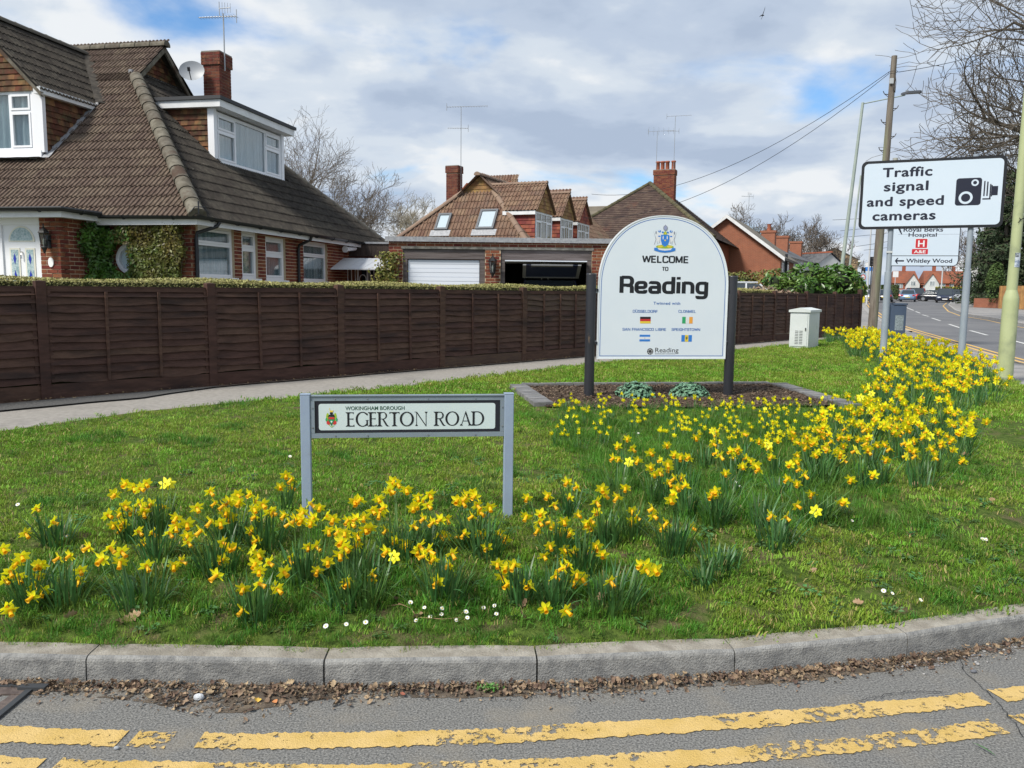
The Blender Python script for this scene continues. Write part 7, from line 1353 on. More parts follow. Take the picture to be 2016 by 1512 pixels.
# ------------------------------------------------------------------ cars
TYRE = M('black tyre', (.015, .015, .016), rough=.8); RIM = M('silver wheel', (.45, .46, .48), rough=.35, metal=.8); CGL = M('dark car glass', (.03, .04, .05), rough=.08, spec=.8); LMPW = M('clear headlamp', (.75, .78, .8), rough=.15); LMPR = M('red tail lamp', (.4, .02, .02), rough=.2); LMPA = M('amber lamp', (.8, .35, .03), rough=.3)
def car(label, x, y, rz, paint, L=4.2, W=1.74, H=1.45, est=False, z=None, lights=True, amber=False, roofbars=False):
    t = thing('parked_car' if False else 'car', label, 'car', (x, y, T(x, y)-.12 if z is None else z), rz, None)
    # local: x forward length, y across; profile stations (x, belt half width, sill z, belt z)
    hl = L/2; st = [(-hl, .66, .42, .62), (-hl+.08, .78, .26, .86), (-hl+.5, .86, .22, .93), (-hl+1.1, .87, .2, .92), (0, .87, .2, .90), (hl-1.35, .87, .2, .90), (hl-.75, .85, .22, .84), (hl-.2, .79, .24, .70), (hl, .64, .36, .56)]; W_ = W/1.74; b = MB(); vs = []
    for sx, hw_, z0, z1 in st:
        hw_ *= W_; vs += [(sx, -hw_*.93, z0), (sx, -hw_, z0+.18*(z1-z0)), (sx, -hw_*1.0, z0+.62*(z1-z0)), (sx, -hw_*.90, z1), (sx, hw_*.90, z1), (sx, hw_, z0+.62*(z1-z0)), (sx, hw_, z0+.18*(z1-z0)), (sx, hw_*.93, z0)]
    n = 8; b.add(vs, [(i*n+j, (i+1)*n+j, (i+1)*n+(j+1) % n, i*n+(j+1) % n) for i in range(len(st)-1) for j in range(n)], 0, True); b.add(vs[:n], [tuple(range(n))]); b.add(vs[-n:], [tuple(range(n))[::-1]]); b.build('body', paint, t)
    rb = (-hl+.15) if est else (-hl+.55); A_ = [(rb, .9), (rb+(.2 if est else .55), H-.05), (rb+.9, H), (.25, H-.02), (hl-1.25, .9)]
    g = MB(); vs = []
    for sx, sz in A_:
        hw_ = W_*(.80 if sz < 1 else .62); vs += [(sx, -hw_, sz), (sx, hw_, sz)]
    g.add(vs, [(2*i, 2*i+1, 2*i+3, 2*i+2) for i in range(4)]+[(0, 2, 4, 6, 8), (9, 7, 5, 3, 1)]); g.build('windows', CGL, t)
    r = MB(); r.add([(A_[i][0]+(.05 if i < 2 else -.02), s*W_*.63, A_[i][1]+.012) for i in (1, 2, 3) for s in (-1, 1)], [(0, 1, 3, 2), (2, 3, 5, 4)]); 
    for s in (-1, 1):
        r.tube([(A_[0][0], s*W_*.80, .9), (A_[1][0], s*W_*.63, A_[1][1])], .04, 4); r.tube([(A_[4][0], s*W_*.80, .9), (A_[3][0], s*W_*.63, A_[3][1])], .035, 4); r.tube([(-.15, s*W_*.815, .9), (-.15, s*W_*.63, H)], .035, 4)
        if roofbars: r.tube([(A_[1][0], s*W_*.58, H+.04), (.2, s*W_*.58, H+.04)], .02, 4)
    r.build('roof', paint, t)
    for sx in (-hl+.78, hl-.82):
        for s in (-1, 1): w = MB(); w.tube([(0, -.1, 0), (0, .1, 0)], .32, 18); o = w.build('wheel', TYRE, t); o.location = (sx, s*(W/2-.1), .32); MB().tube([(0, s*.09, 0), (0, s*.105, 0)], .2, 12).build('rim', RIM, o)
    for s in (-1, 1):
        MB().box(hl-.16, hl-.02, s*.56*W_-.15, s*.56*W_+.15, .56, .70).build('headlight', LMPW, t); MB().box(-hl+.02, -hl+.12, s*.62*W_-.12, s*.62*W_+.12, .68, .86).build('tail_light', LMPR, t); MB().box(.55, .7, s*(W/2+.02)-.07, s*(W/2+.02)+.07, .9, 1.02).build('mirror', paint, t)
    if amber: MB().box(hl-.05, hl+.01, .5, .68, .38, .47).build('indicator', LMPA, t)
    MB().box(hl-.01, hl+.02, -.26, .26, .36, .48).build('number_plate', cW, t); MB().box(-hl-.02, -hl+.01, -.26, .26, .5, .62).build('number_plate', col('yellow plate', (.6, .5, .15)), t); MB().box(hl-.04, hl+.005, -.4, .4, .5, .6).build('grille', DG, t)
    return t
def paint(n, c): return M(n, c, rough=.3, coat=.6, metal=.25)
vdir = math.atan2(100, 50)
PB = paint('light blue car paint', (.18, .28, .42)); PK = paint('black car paint', (.012, .014, .022)); PS = paint('silver car paint', (.40, .42, .45)); PR = paint('red car paint', (.35, .02, .02)); PW = paint('white car paint', (.62, .64, .66)); PN = paint('dark navy car paint', (.015, .02, .05))
car('light blue saloon seen from behind at the junction', 48.4, 100.2, vdir, PB); car('black hatchback side on, crossing the junction', 53.6, 103.5, R(-38), PK, L=4.3); car('dark navy four by four facing the camera with lit lamps', 50.5, 95.6, R(242), PN, W=1.85, H=1.65, est=True, amber=True)
car('red car mostly hidden behind the black hatchback', 52.8, 109, R(150), PR, H=1.7, est=True); car('silver car behind the black hatchback, only its roof showing', 57.5, 108, R(160), PS, H=1.6, est=True); car('white and dark car facing the camera beside the right sign post', 62.0, 111, R(225), PS, amber=True); car('blue car partly hidden between the navy four by four and the right post', 59.5, 112, R(225), PB)
car('silver saloon at the far left of the road behind the telegraph pole', 39.3, 90.5, vdir+R(6), PS); car('dark car just right of the telegraph pole, almost hidden', 43.2, 95, vdir, PK)
car('white car with roof bars parked behind the fence', 7.6, 26.3, R(-12), PW, L=4.4, H=1.52, est=True, z=ZB-.02, roofbars=True)
gc = car('dark estate car inside the open garage bay', 0.93, 22.35, R(90), PN, L=4.0, H=1.5, est=True, z=ZB+.02)
TG = M('pale grey car trim', (.16, .165, .17), rough=.5); b = MB(); F = PF((-1.95, 0, 1.5), (0, 1, 0), Vector((-.9, 0, .35)).normalized()); b.pbox(F, -.62, .62, .0, .06, 0, .03); b.pbox(F, -.70, -.62, .0, .8, 0, .03); b.pbox(F, .62, .70, .0, .8, 0, .03); b.pbox(F, -.5, .5, .72, .8, 0, .03); b.build('tailgate_trim', TG, gc); MB().pbox(F, -.62, .62, .06, .8, .01, .02).build('tailgate', PN, gc)
t = thing('cloth', 'white cloth hanging from the raised door in the open garage bay', 'cloth', (.80, 20.6, ZB+1.90)); vs = []
for j in range(6):
    for i in range(9): vs.append(((i-4)*(.032-.002*j), .03*math.sin(i*1.6+j*.4)+.01*j, -.06*j-(.03*abs(i-4) if j == 5 else 0)))
b = MB(); b.add(vs, [(j*9+i, j*9+i+1, (j+1)*9+i+1, (j+1)*9+i) for j in range(5) for i in range(8)], 0, True); b.build('fabric', M('off white cloth', (.5, .5, .46), rough=.9), t)
# bird
bd = thing('bird', 'dark bird gliding high against the clouds', 'bird', (9.3, 32, 12.02)); bd.scale = (.7, .7, .7); b = MB(); BK = M('dark plumage', (.02, .022, .03), rough=.8)
b.add([(-.12, 0, -.25), (-.02, 0, -.05), (0, 0, .02), (.07, -.05, .3), (.075, -.05, .42), (.035, -.03, .25), (-.045, .02, .0), (-.06, .02, -.1), (-.07, .0, -.2)], [(0, 1, 7, 8), (1, 2, 6, 7), (2, 3, 5, 6), (3, 4, 5)]); b.build('wings', BK, bd); MB().tube([(-.2, 0, -.1), (-.12, 0, -.04), (-.03, 0, -.01), (.03, 0, -.03), (.06, 0, -.03)], [.008, .02, .04, .025, .008], 8).build('body', BK, bd)
# person glimpsed past the fence end
pe = thing('person', 'person in a red top seen past the far end of the fence', 'person', (34.1, 81.5, T(34.1, 81.5)), R(160)); b = MB(); b.lathe([(.13, .85), (.19, 1.0), (.2, 1.3), (.22, 1.42), (.07, 1.5), (.06, 1.56)], 12); b.build('red_top', M('red cloth', (.45, .05, .06), rough=.9), pe)
bmp = MB(); bmp.tube([(-.09, 0, .05), (-.09, 0, .5), (-.08, 0, .9)], [.06, .07, .09], 8); bmp.tube([(.09, .05, .05), (.09, 0, .5), (.08, 0, .9)], [.06, .07, .09], 8); bmp.tube([(-.22, 0, 1.4), (-.27, .02, 1.1), (-.24, -.08, .85)], [.055, .045, .035], 8); bmp.tube([(.22, 0, 1.4), (.27, .02, 1.1), (.24, -.08, .85)], [.055, .045, .035], 8); bmp.build('body', M('dark blue clothes', (.05, .07, .15), rough=.9), pe)
MB().ball((0, 0, 1.66), .1, 12, 0, 1.2).build('head', M('skin', (.45, .28, .2), rough=.7), pe); MB().ball((0, .02, 1.70), .105, 12, 0, 1.0).build('hair', M('brown hair', (.06, .04, .03), rough=.8), pe)

CL=[(-2.23,3.64,0.9,[-2.33,3.62,0.44,-2.24,3.61,0.41,-2.28,3.64,0.37,-2.3,3.61,0.34,-2.32,3.6,0.3,-2.21,3.64,0.26,-2.23,3.71,0.28,-2.17,3.56,0.24,-2.14,3.6,0.25,-2.19,3.42,0.23,-2.2,3.66,0.35]),(-2.4,4.19,0.8,[-2.5,4.17,0.48,-2.41,4.16,0.41,-2.55,4.15,0.35]),(-2.07,3.65,0.9,[-2.08,3.63,0.4,-2.08,3.72,0.38,-2.03,3.71,0.31,-2.04,3.71,0.26]),(-1.7,3.62,1.2,[-1.96,3.67,0.44,-1.86,3.59,0.41,-1.79,3.61,0.39,-1.69,3.65,0.36,-1.86,3.66,0.44]),(-1.93,4.34,1,[-2.13,4.4,0.56,-2.09,4.4,0.54,-2.01,4.3,0.56,-2.17,4.36,0.51,-1.9,4.37,0.57,-2.04,4.35,0.46,-2.1,4.31,0.46,-2.07,4.35,0.42,-1.99,4.3,0.43,-1.93,4.41,0.43]),(-2.04,4.24,0.6,[-2.19,4.3,0.41,-2.1,4.26,0.43,-2.07,4.23,0.39,-2.12,4.22,0.38,-2.08,4.22,0.36]),(-1.81,4.03,0.8,[-1.91,4.09,0.33,-1.86,4.09,0.38,-1.91,4.05,0.4,-1.7,4.03,0.48,-1.66,4.06,0.44,-1.71,4.04,0.43,-1.73,4.0,0.41,-1.63,3.89,0.3]),(-1.47,3.96,1.1,[-1.64,4.01,0.39,-1.6,3.91,0.39,-1.53,3.91,0.45,-1.6,4.04,0.53,-1.49,3.94,0.49,-1.46,3.98,0.47,-1.45,3.97,0.37,-1.41,3.95,0.35,-1.43,3.92,0.3]),(-1.51,4.25,0.9,[-1.6,4.22,0.57,-1.58,4.25,0.5,-1.53,4.23,0.49,-1.52,4.28,0.5,-1.52,4.23,0.45,-1.5,4.25,0.42,-1.48,4.3,0.53,-1.45,4.24,0.51]),(-1.3,4.19,1,[-1.38,4.21,0.56,-1.37,4.25,0.51,-1.3,4.15,0.52,-1.34,4.14,0.5,-1.34,4.16,0.45,-1.29,4.23,0.46,-1.27,4.22,0.46,-1.19,4.17,0.46,-1.37,4.18,0.37,-1.32,4.11,0.34,-1.27,3.97,0.31]),(-1.33,4.73,0.6,[-1.36,4.69,0.48,-1.31,4.77,0.51,-1.33,4.8,0.45]),(-1.0,3.87,1.1,[-1.11,3.94,0.3,-1.09,3.92,0.49,-1.07,3.95,0.5,-1.04,3.97,0.53,-1.03,4.07,0.55,-0.97,4.03,0.54,-0.99,3.92,0.49,-0.89,3.87,0.47,-0.92,3.95,0.52,-0.88,3.93,0.51,-0.97,3.93,0.37,-0.99,3.86,0.39]),(-1.15,3.54,1,[-1.31,3.51,0.37,-1.15,3.55,0.41,-1.12,3.51,0.39,-1.09,3.54,0.42,-1.04,3.61,0.35,-1.2,3.53,0.3,-1.12,3.49,0.34,-1.04,3.5,0.31,-1.18,3.46,0.23]),(-0.76,3.67,1,[-0.91,3.72,0.32,-0.85,3.67,0.38,-0.79,3.69,0.47,-0.79,3.77,0.49,-0.81,3.75,0.39,-0.77,3.67,0.45,-0.77,3.65,0.29,-0.75,3.63,0.3]),(-0.57,4.1,1.2,[-0.78,4.12,0.56,-0.81,4.12,0.55,-0.69,4.14,0.56,-0.65,4.24,0.58,-0.64,4.36,0.6,-0.62,4.34,0.59,-0.65,4.08,0.53,-0.69,4.18,0.47,-0.71,4.06,0.52,-0.56,4.26,0.58,-0.65,4.15,0.39,-0.6,4.1,0.35,-0.54,4.08,0.34]),(-0.44,4.14,0.9,[-0.49,4.18,0.56,-0.43,4.2,0.57,-0.51,4.15,0.51,-0.43,4.1,0.54,-0.46,4.15,0.55,-0.51,4.13,0.42]),(-0.19,4.24,1,[-0.29,4.31,0.51,-0.26,4.3,0.5,-0.24,4.26,0.54,-0.21,4.26,0.57,-0.19,4.22,0.56,-0.18,4.22,0.51,-0.11,4.22,0.5,-0.2,4.22,0.45,-0.17,4.3,0.45]),(-0.12,4.13,0.9,[-0.4,4.1,0.45,-0.36,4.09,0.47,-0.34,4.2,0.44,-0.34,4.16,0.36,-0.38,4.21,0.35,-0.24,4.14,0.38,-0.15,4.2,0.36,-0.12,4.07,0.33,-0.06,4.19,0.37]),(-0.31,3.72,1.1,[-0.44,3.77,0.4,-0.39,3.73,0.42,-0.4,3.68,0.41,-0.36,3.7,0.39,-0.28,3.78,0.39,-0.29,3.79,0.33,-0.34,3.7,0.28]),(-0.74,3.89,1,[-0.76,3.91,0.52,-0.72,3.93,0.46,-0.81,3.95,0.5,-0.76,3.93,0.43,-0.76,3.95,0.38,-0.81,3.91,0.44,-0.81,3.93,0.36]),(-0.67,3.67,1.1,[-0.58,3.71,0.42,-0.54,3.66,0.41,-0.66,3.74,0.3,-0.65,3.75,0.27,-0.75,3.63,0.29]),(0.24,4.17,0.7,[0.2,4.25,0.56,0.23,4.25,0.51,0.16,4.21,0.47,0.15,4.13,0.45,0.23,4.24,0.4,0.28,4.14,0.45,0.15,4.25,0.37,0.32,4.21,0.36]),(0.35,4.68,0.6,[0.33,4.64,0.54,0.39,4.65,0.51,0.38,4.48,0.39,0.35,4.71,0.43]),(0.53,4.33,0.9,[0.5,4.37,0.57,0.52,4.4,0.53,0.58,4.31,0.54,0.46,4.28,0.52,0.48,4.4,0.43,0.43,4.28,0.42,0.43,4.31,0.37]),(0.37,4.02,0.8,[0.2,3.98,0.37,0.17,4.0,0.31,0.28,4.07,0.32,0.32,4.0,0.33,0.44,4.04,0.35,0.47,4.0,0.32]),(0.05,3.72,0.7,[-0.06,3.7,0.37,-0.02,3.76,0.33,0.02,3.72,0.36,-0.04,3.79,0.28,-0.01,3.7,0.27,0.08,3.7,0.27,0.11,3.7,0.26]),(0.2,3.73,1,[0.21,3.68,0.32,0.25,3.68,0.36,0.28,3.76,0.35,0.32,3.74,0.31,0.35,3.79,0.27,0.16,3.51,0.23,0.25,3.49,0.23]),(0.48,3.68,1.3,[0.47,3.68,0.3,0.62,3.73,0.36,0.64,3.7,0.35,0.67,3.63,0.37]),(0.68,4.38,0.6,[0.64,4.44,0.56,0.68,4.44,0.43,0.69,4.35,0.42]),(0.87,4.24,1,[0.82,4.26,0.39,0.84,4.24,0.42,0.98,4.29,0.38,0.76,4.23,0.5,0.85,4.22,0.55]),(0.68,5.13,0.7,[0.66,5.14,0.58,0.77,5.21,0.54,0.81,5.09,0.58]),(0.9,4.97,0.7,[0.86,4.93,0.57,0.9,5.0,0.51,0.93,5.03,0.52]),(1.0,4.94,0.8,[1.03,5.04,0.63,0.97,4.95,0.59,0.99,5.01,0.55,0.94,5.0,0.6,1.01,4.9,0.51,1.07,5.01,0.49]),(1.04,4.73,0.7,[0.98,4.7,0.5,1.04,4.72,0.51,0.95,4.71,0.42]),(1.21,4.65,0.8,[1.2,4.65,0.49]),(1.66,5.75,0.8,[1.68,5.81,0.63,1.61,5.72,0.52,1.62,5.82,0.45,1.69,5.73,0.47,1.63,5.61,0.43]),(1.47,4.37,1.1,[1.52,4.38,0.42,1.57,4.36,0.49,1.69,4.39,0.45]),(1.8,4.71,0.8,[1.81,4.78,0.45,2.0,4.75,0.41,1.62,4.66,0.57]),(1.09,4.09,1.1,[]),(0.96,3.92,0.6,[]),(1.46,4.64,0.7,[1.72,4.68,0.59,1.99,4.66,0.57,2.12,4.66,0.6]),(1.92,4.79,0.8,[]),(1.2,4.62,0.8,[1.2,4.66,0.49,1.38,4.76,0.62,1.47,4.72,0.61])]
DAISY=[(-0.72,3.44,0.13),(-0.81,3.44,0.13),(-0.64,3.47,0.14),(-0.46,3.63,0.16),(-0.39,3.58,0.15),(-0.36,3.55,0.14),(-0.42,3.51,0.14),(-0.31,3.6,0.15),(-0.31,3.57,0.15),(-0.24,3.52,0.14),(-0.2,3.59,0.15),(-0.19,3.52,0.14),(-0.12,3.62,0.15),(-0.07,3.62,0.15),(-0.06,3.56,0.14),(1.11,7.02,0.38),(1.53,5.41,0.33),(1.52,5.28,0.33),(2.01,4.66,0.27),(2.75,4.6,0.21),(2.77,4.6,0.21),(1.86,3.9,0.14),(1.88,3.85,0.14),(2.0,3.81,0.13),(-2.91,4.68,0.32),(-2.39,4.26,0.27),(-1.67,6.03,0.36)]
LEAF=[(-1.74,3.56,0.15),(-1.7,3.52,0.14),(-1.74,3.48,0.14),(-1.98,3.52,0.14),(-1.02,3.57,0.15),(-1.1,3.57,0.15),(-0.54,3.69,0.17),(-0.74,3.64,0.16),(-0.42,3.56,0.14),(0.06,3.68,0.16),(0.44,3.75,0.16),(0.41,4.17,0.25),(-1.65,3.89,0.21),(1.47,4.63,0.29),(2.28,5.14,0.32),(1.4,4.82,0.32),(2.78,5.48,0.33),(-0.75,3.79,0.19),(0.07,3.56,0.14),(1.69,3.79,0.14),(2.32,4.59,0.24),(1.31,4.29,0.24),(3.66,6.45,0.35),(3.16,5.22,0.29),(1.58,4.1,0.19),(-1.0,3.9,0.21)]
# ------------------------------------------------------------------ flower bed in front of the welcome board
BEDO = [(0.0, 10.22), (3.62, 10.70), (3.78, 8.55), (.30, 8.1)]
BED = [Vector(p) for p in [(0.10, 10.2), (3.42, 10.70), (3.58, 8.75), (2.6, 8.55), (1.2, 8.42), (.36, 8.4)]]
bz = T(2, 9.5)
sheet('flower_bed_soil', BED, .12, lambda x, y: T(x, y)-.005+.02*noise.noise((x*5, y*5, 3))+.03, SOIL, kind='structure')
n = 9000; q = np.column_stack([rng.uniform(0, 3.8, n), rng.uniform(8.3, 10.8, n)]); q = q[[inpoly(a_, b_, BED) for a_, b_ in q]]; leaf_cloud('bark_chips', np.array([(a_, b_, T(a_, b_)+.03+.02*noise.noise((a_*5, b_*5, 3))) for a_, b_ in q]), .016, M('bark chip', (.07, .045, .03), (.17, .12, .085), scale=30, rough=1, rnd=.45, island=True), None, nrm=(0, 0, 1), spread=.6, aspect=.5, kind='stuff', label='brown bark chips covering the planting bed', cat='bark chips')
edg = thing('bed_edging', None, None, kind='structure'); edg['label'] = 'grey clay paver edging round the planting bed'
PAV = M('grey clay paver', (0.13, 0.13, 0.135), (0.2, 0.195, 0.19), scale=9, rough=.9, bump=.4, bscale=80, rnd=.2, c3=(.12, .12, .11), s3=5, t3=(.6, .7)); pvm = MB(); pvm.box(-.048, .048, -.105, .105, -.06, .052); pvm.box(-.044, .044, -.101, .101, .052, .055); pvm = pvm.mesh('paver', PAV)
def pavers(p, q, stepw=.104, rot=0, long=False):
    p, q = Vector(p), Vector(q); d = (q-p); L_ = d.length; d /= L_; n = int(L_/(stepw if not long else .216)); a_ = math.atan2(d.y, d.x)
    for i in range(n):
        c = p+d*(L_*(i+.5)/n); o = inst('paver', pvm, edg, (c.x, c.y, T(c.x, c.y)-.005+random.uniform(-.003, .003))); o.rotation_euler = (random.uniform(-.02, .02), random.uniform(-.02, .02), a_+(R(90) if long else 0)+random.uniform(-.02, .02))
pavers((.12, 10.28), (3.42, 10.74), long=True); pavers((3.50, 10.62), (3.66, 8.62)); pavers((.07, 10.15), (.34, 8.5)); pavers((.1, 10.15), (.36, 9.9)) if False else None
def mound(label, c, r, seed):
    rs = np.random.default_rng(seed); P = []; Nn = []
    for i in range(650): d = rs.normal(size=3); d /= np.linalg.norm(d); d[2] = abs(d[2]); k = .75+.3*rs.random(); P.append((d[0]*r*k*1.15, d[1]*r*k*.9, d[2]*r*.85*k)); Nn.append((d[0], d[1], d[2]+.6))
    t = thing('leafy_plant', label, 'plant', (c[0], c[1], T(*c)+.02), 0); leaf_cloud('leaves', np.array(P), .024, M('blue green sedum leaf', (.09, .20, .12), (.14, .27, .17), scale=20, rough=.6, rnd=.25, island=True), t, nrm=np.array(Nn), spread=.7, aspect=.75); MB().ball((0, 0, 0), r*.75, 12, 0, .85).build('inner_stems', M('shaded stems', (.03, .06, .03), rough=1), t)
mound('broad blue green leafy mound left of centre in the bed below the board', (1.42, 9.28), .20, 1); mound('rounder blue green leafy mound right of centre in the bed below the board', (2.06, 9.38), .19, 2)
# ------------------------------------------------------------------ daffodils
FLW = M('yellow daffodil petal', (0.94, 0.90, 0.012), (0.96, 0.94, 0.03), scale=25, rough=.55, trans=.35, rnd=.08); TRP = M('orange daffodil trumpet', (0.95, 0.50, 0.006), (0.96, 0.58, 0.012), scale=25, rough=.5, trans=.3, rnd=.08); TRY = M('deep yellow trumpet', (0.93, 0.72, 0.01), rough=.5, trans=.25, rnd=.08)
DLF = M('blue green daffodil leaf', (0.04, 0.115, 0.035), (0.075, 0.185, 0.05), scale=9, rough=.45, rnd=.3, island=True, trans=.2, c3=(.09, .17, .03), s3=2, t3=(.5, .75)); STM = M('pale flower stem', (0.09, 0.19, 0.04), rough=.5)
def petals(rad, seed, n=6, wid=.62):
    rs = random.Random(seed); b = MB()
    for i in range(n):
        a_ = 2*math.pi*(i+rs.uniform(-.08, .08))/n; c_, s_ = math.cos(a_), math.sin(a_); back = rs.uniform(-.3, .12); tw = rs.uniform(-.12, .12); pr = [(.10, .14), (.34, .33), (.62, .36), (.86, .2), (1.0, .01)]; vs = []
        for r_, w_ in pr:
            z = back*rad*r_*r_
            for k in (-1, 0, 1): y = k*w_*wid*2*rad*.62; vs.append((c_*r_*rad-s_*y, s_*r_*rad+c_*y, z+(-.05*rad if k == 0 else .03*rad)+k*tw*rad*w_+(.0015*(i % 2))))
        b.add(vs, [(3*j+k, 3*j+3+k, 3*j+4+k, 3*j+1+k) for j in range(4) for k in (0, 1)], 0, True)
    return b
def trumpet(rad, L):
    b = MB(); n = 10; pr = [(.22*rad, 0), (.22*rad, .45*L), (.25*rad, .85*L), (.31*rad, L)]; vs = [(r_*(1+(.07 if j % 2 else -.05)*(z > .8*L))*math.cos(2*math.pi*j/n), r_*(1+(.07 if j % 2 else -.05)*(z > .8*L))*math.sin(2*math.pi*j/n), z) for r_, z in pr for j in range(n)]
    b.add(vs, [(i*n+j, i*n+(j+1) % n, (i+1)*n+(j+1) % n, (i+1)*n+j) for i in range(3) for j in range(n)], 0, True); b.add([(0, 0, .2*L), *vs[n:2*n]], [(0, 1+(j+1) % n, 1+j) for j in range(n)]); return b
PM = [petals(.038, s).mesh('petals', FLW) for s in range(5)]; TM = [trumpet(.036, l).mesh('trumpet', TRP) for l in (.030, .038, .034)]
b_ = petals(.023, 9); nb_ = len(b_.f); b_.add(trumpet(.022, .014).v, trumpet(.022, .014).f, 1, True); SMALLF = b_.mesh('flower', [FLW, TRY])
FARF = []
for s in range(3):
    b_ = petals(.040, 20+s); tt = trumpet(.034, .032); b_.add(tt.v, tt.f, 1, True); FARF.append(b_.mesh('flower', [FLW, TRP if s else TRY]))
def strap_leaves(rs, n, h, r, wide=.011, mb=None, out=.5):
    b = mb or MB()
    for i in range(n):
        a_ = rs.uniform(0, 2*math.pi); rr = r*math.sqrt(rs.random()); bx_, by_ = rr*math.cos(a_), rr*math.sin(a_); a2 = a_+rs.uniform(-.9, .9); L_ = h*rs.uniform(.65, 1.1); lean = rs.uniform(.08, out)*(0.4+rr/r); w = wide*rs.uniform(.6, 1.1); cv = rs.uniform(.2, 1.3)*lean; fold = rs.random() < .14; side = Vector((-math.sin(a2+rs.uniform(-.8, .8)), math.cos(a2), 0)).normalized(); vs = []; k = 5
        for j in range(k+1):
            t = j/k; o = lean*L_*t*.6+cv*L_*t*t*.55; z = L_*(t-.22*(lean+cv)*t*t) - (L_*.9*max(0, t-.55)**1.3 if fold else 0); c = Vector((bx_+math.cos(a2)*o, by_+math.sin(a2)*o, z-.01)); ww = w*(1-.15*t) if t < .8 else w*(1-t)*3.6+.0006; vs += [c-side*ww/2, c+side*ww/2]
        b.add(vs, [(2*j, 2*j+1, 2*j+3, 2*j+2) for j in range(k)], 0, True)
    return b
def clump(label, x, y, sz, flowers, group=None, small=False, far=False, nleaf=None, hh=.22):
    """flowers: world positions; leaves and stems are one mesh, every bloom its own part"""
    z0 = T(x, y); t = thing('daffodil_clump', label, 'flowers', (x, y, z0), 0, group); rs = random.Random(int(x*1000)+int(y*777)); nl = nleaf or int(46*sz); b = strap_leaves(rs, nl, hh*(1 if not small else .62), .085*sz*(1 if not small else .8), .0105 if not small else .005, out=.55)
    for (fx, fy, fz) in flowers:
        p = Vector((fx-x, fy-y, max(.04, fz-z0))); toward = math.atan2(-y, -x)+rs.uniform(-1.15, 1.15) if rs.random() < .93 else rs.uniform(0, 6.28); dn = rs.uniform(-.85, -.25); ax = Vector((math.cos(toward), math.sin(toward), dn)).normalized(); q = ax.to_track_quat('Z', 'Y').to_matrix(); s = rs.uniform(.88, 1.1)*(1 if not small else 1)
        rt = Vector((p.x*.35+rs.uniform(-.02, .02), p.y*.35+rs.uniform(-.02, .02), -.01)); bk_ = p-ax*.012*(.6 if small else 1); top_ = bk_+Vector((0, 0, .012))-ax*.012
        nearf = not (small or far); st = MB() if nearf else b
        st.tube([rt, rt.lerp(top_, .5)+Vector((p.x, p.y, 0))*.04, top_-Vector((0, 0, .004)), bk_+Vector((0, 0, .002))-ax*.004, bk_], [.0025, .0024, .0022, .002, .0025] if not small else [.0014]*5, 4, 0 if nearf else 1)
        q = q @ Matrix.Rotation(rs.uniform(0, 1.05), 3, 'Z')
        if small: o = inst('flower', SMALLF, t, p, q @ Matrix.Scale(s, 3)); continue
        if far: o = inst('flower', rs.choice(FARF), t, p, q @ Matrix.Scale(s, 3)); continue
        o = st.build('flower', STM, t); m_ = q @ Matrix.Scale(s, 3); inst('petals', rs.choice(PM), o, p, m_); inst('trumpet', rs.choice(TM), o, p, m_)
    b.build('leaves', [DLF, STM], t)
    return t
NUM = ['no', 'one', 'two', 'three', 'four', 'five', 'six', 'seven', 'eight', 'nine', 'ten', 'eleven', 'twelve', 'thirteen', 'fourteen', 'fifteen', 'sixteen', 'seventeen', 'eighteen', 'nineteen', 'twenty']
ORD = ['first', 'second', 'third', 'fourth', 'fifth', 'sixth', 'seventh', 'eighth', 'ninth', 'tenth', 'eleventh', 'twelfth', 'thirteenth', 'fourteenth', 'fifteenth', 'sixteenth', 'seventeenth', 'eighteenth', 'nineteenth', 'twentieth', 'twenty-first', 'twenty-second', 'twenty-third', 'twenty-fourth', 'twenty-fifth', 'twenty-sixth', 'twenty-seventh']
rows = {'kerbside row': [], 'middle row': [], 'back row by the name posts': [], 'grass right of the street sign': []}
for c in CL:
    x, y = c[0], c[1]; k = 'kerbside row' if y < 3.78 else ('grass right of the street sign' if x > .55 and y > 4 else ('middle row' if y < 4.13 else 'back row by the name posts')); rows[k].append(c)
for k, L_ in rows.items():
    for i, c in enumerate(sorted(L_, key=lambda q: q[0])):
        fl_ = [c[3][j:j+3] for j in range(0, len(c[3]), 3)]; rx = random.Random(i*7+len(k)); fl_ += [[f[0]+rx.gauss(0, .04), f[1]+abs(rx.gauss(0, .05)), f[2]+rx.uniform(-.05, .02)] for f in fl_ if rx.random() < .2]; n = len(fl_); clump('daffodil clump with %s bloom%s, %s from left in the %s' % (NUM[n], '' if n == 1 else 's', ORD[i], k), c[0], c[1], c[2], fl_, 'daffodil clumps around the street name sign', nleaf=int((74 if c[1] < 4.4 else 55)*c[2]), hh=.235 if n else .17)
def pois(poly, r, n, seed, tries=30):
    rs = random.Random(seed); xs = [p[0] for p in poly]; ys = [p[1] for p in poly]; out = []
    for _ in range(n*tries):
        p = (rs.uniform(min(xs), max(xs)), rs.uniform(min(ys), max(ys)))
        if inpoly(p[0], p[1], poly) and all((p[0]-q[0])**2+(p[1]-q[1])**2 > r*r for q in out): out.append(p)
        if len(out) >= n: break
    return out
DRIFT = [(8.0, 19.6), (9.3, 21.0), (9.0, 18.2), (8.35, 15.2), (7.15, 12.2), (5.35, 8.9), (4.15, 7.1), (2.95, 5.5), (2.45, 5.25), (2.1, 5.45), (2.15, 6.0), (2.75, 6.9), (3.75, 8.3), (4.4, 9.6), (5.2, 11.6), (6.3, 13.6), (6.3, 14.9), (7.1, 17.0)]
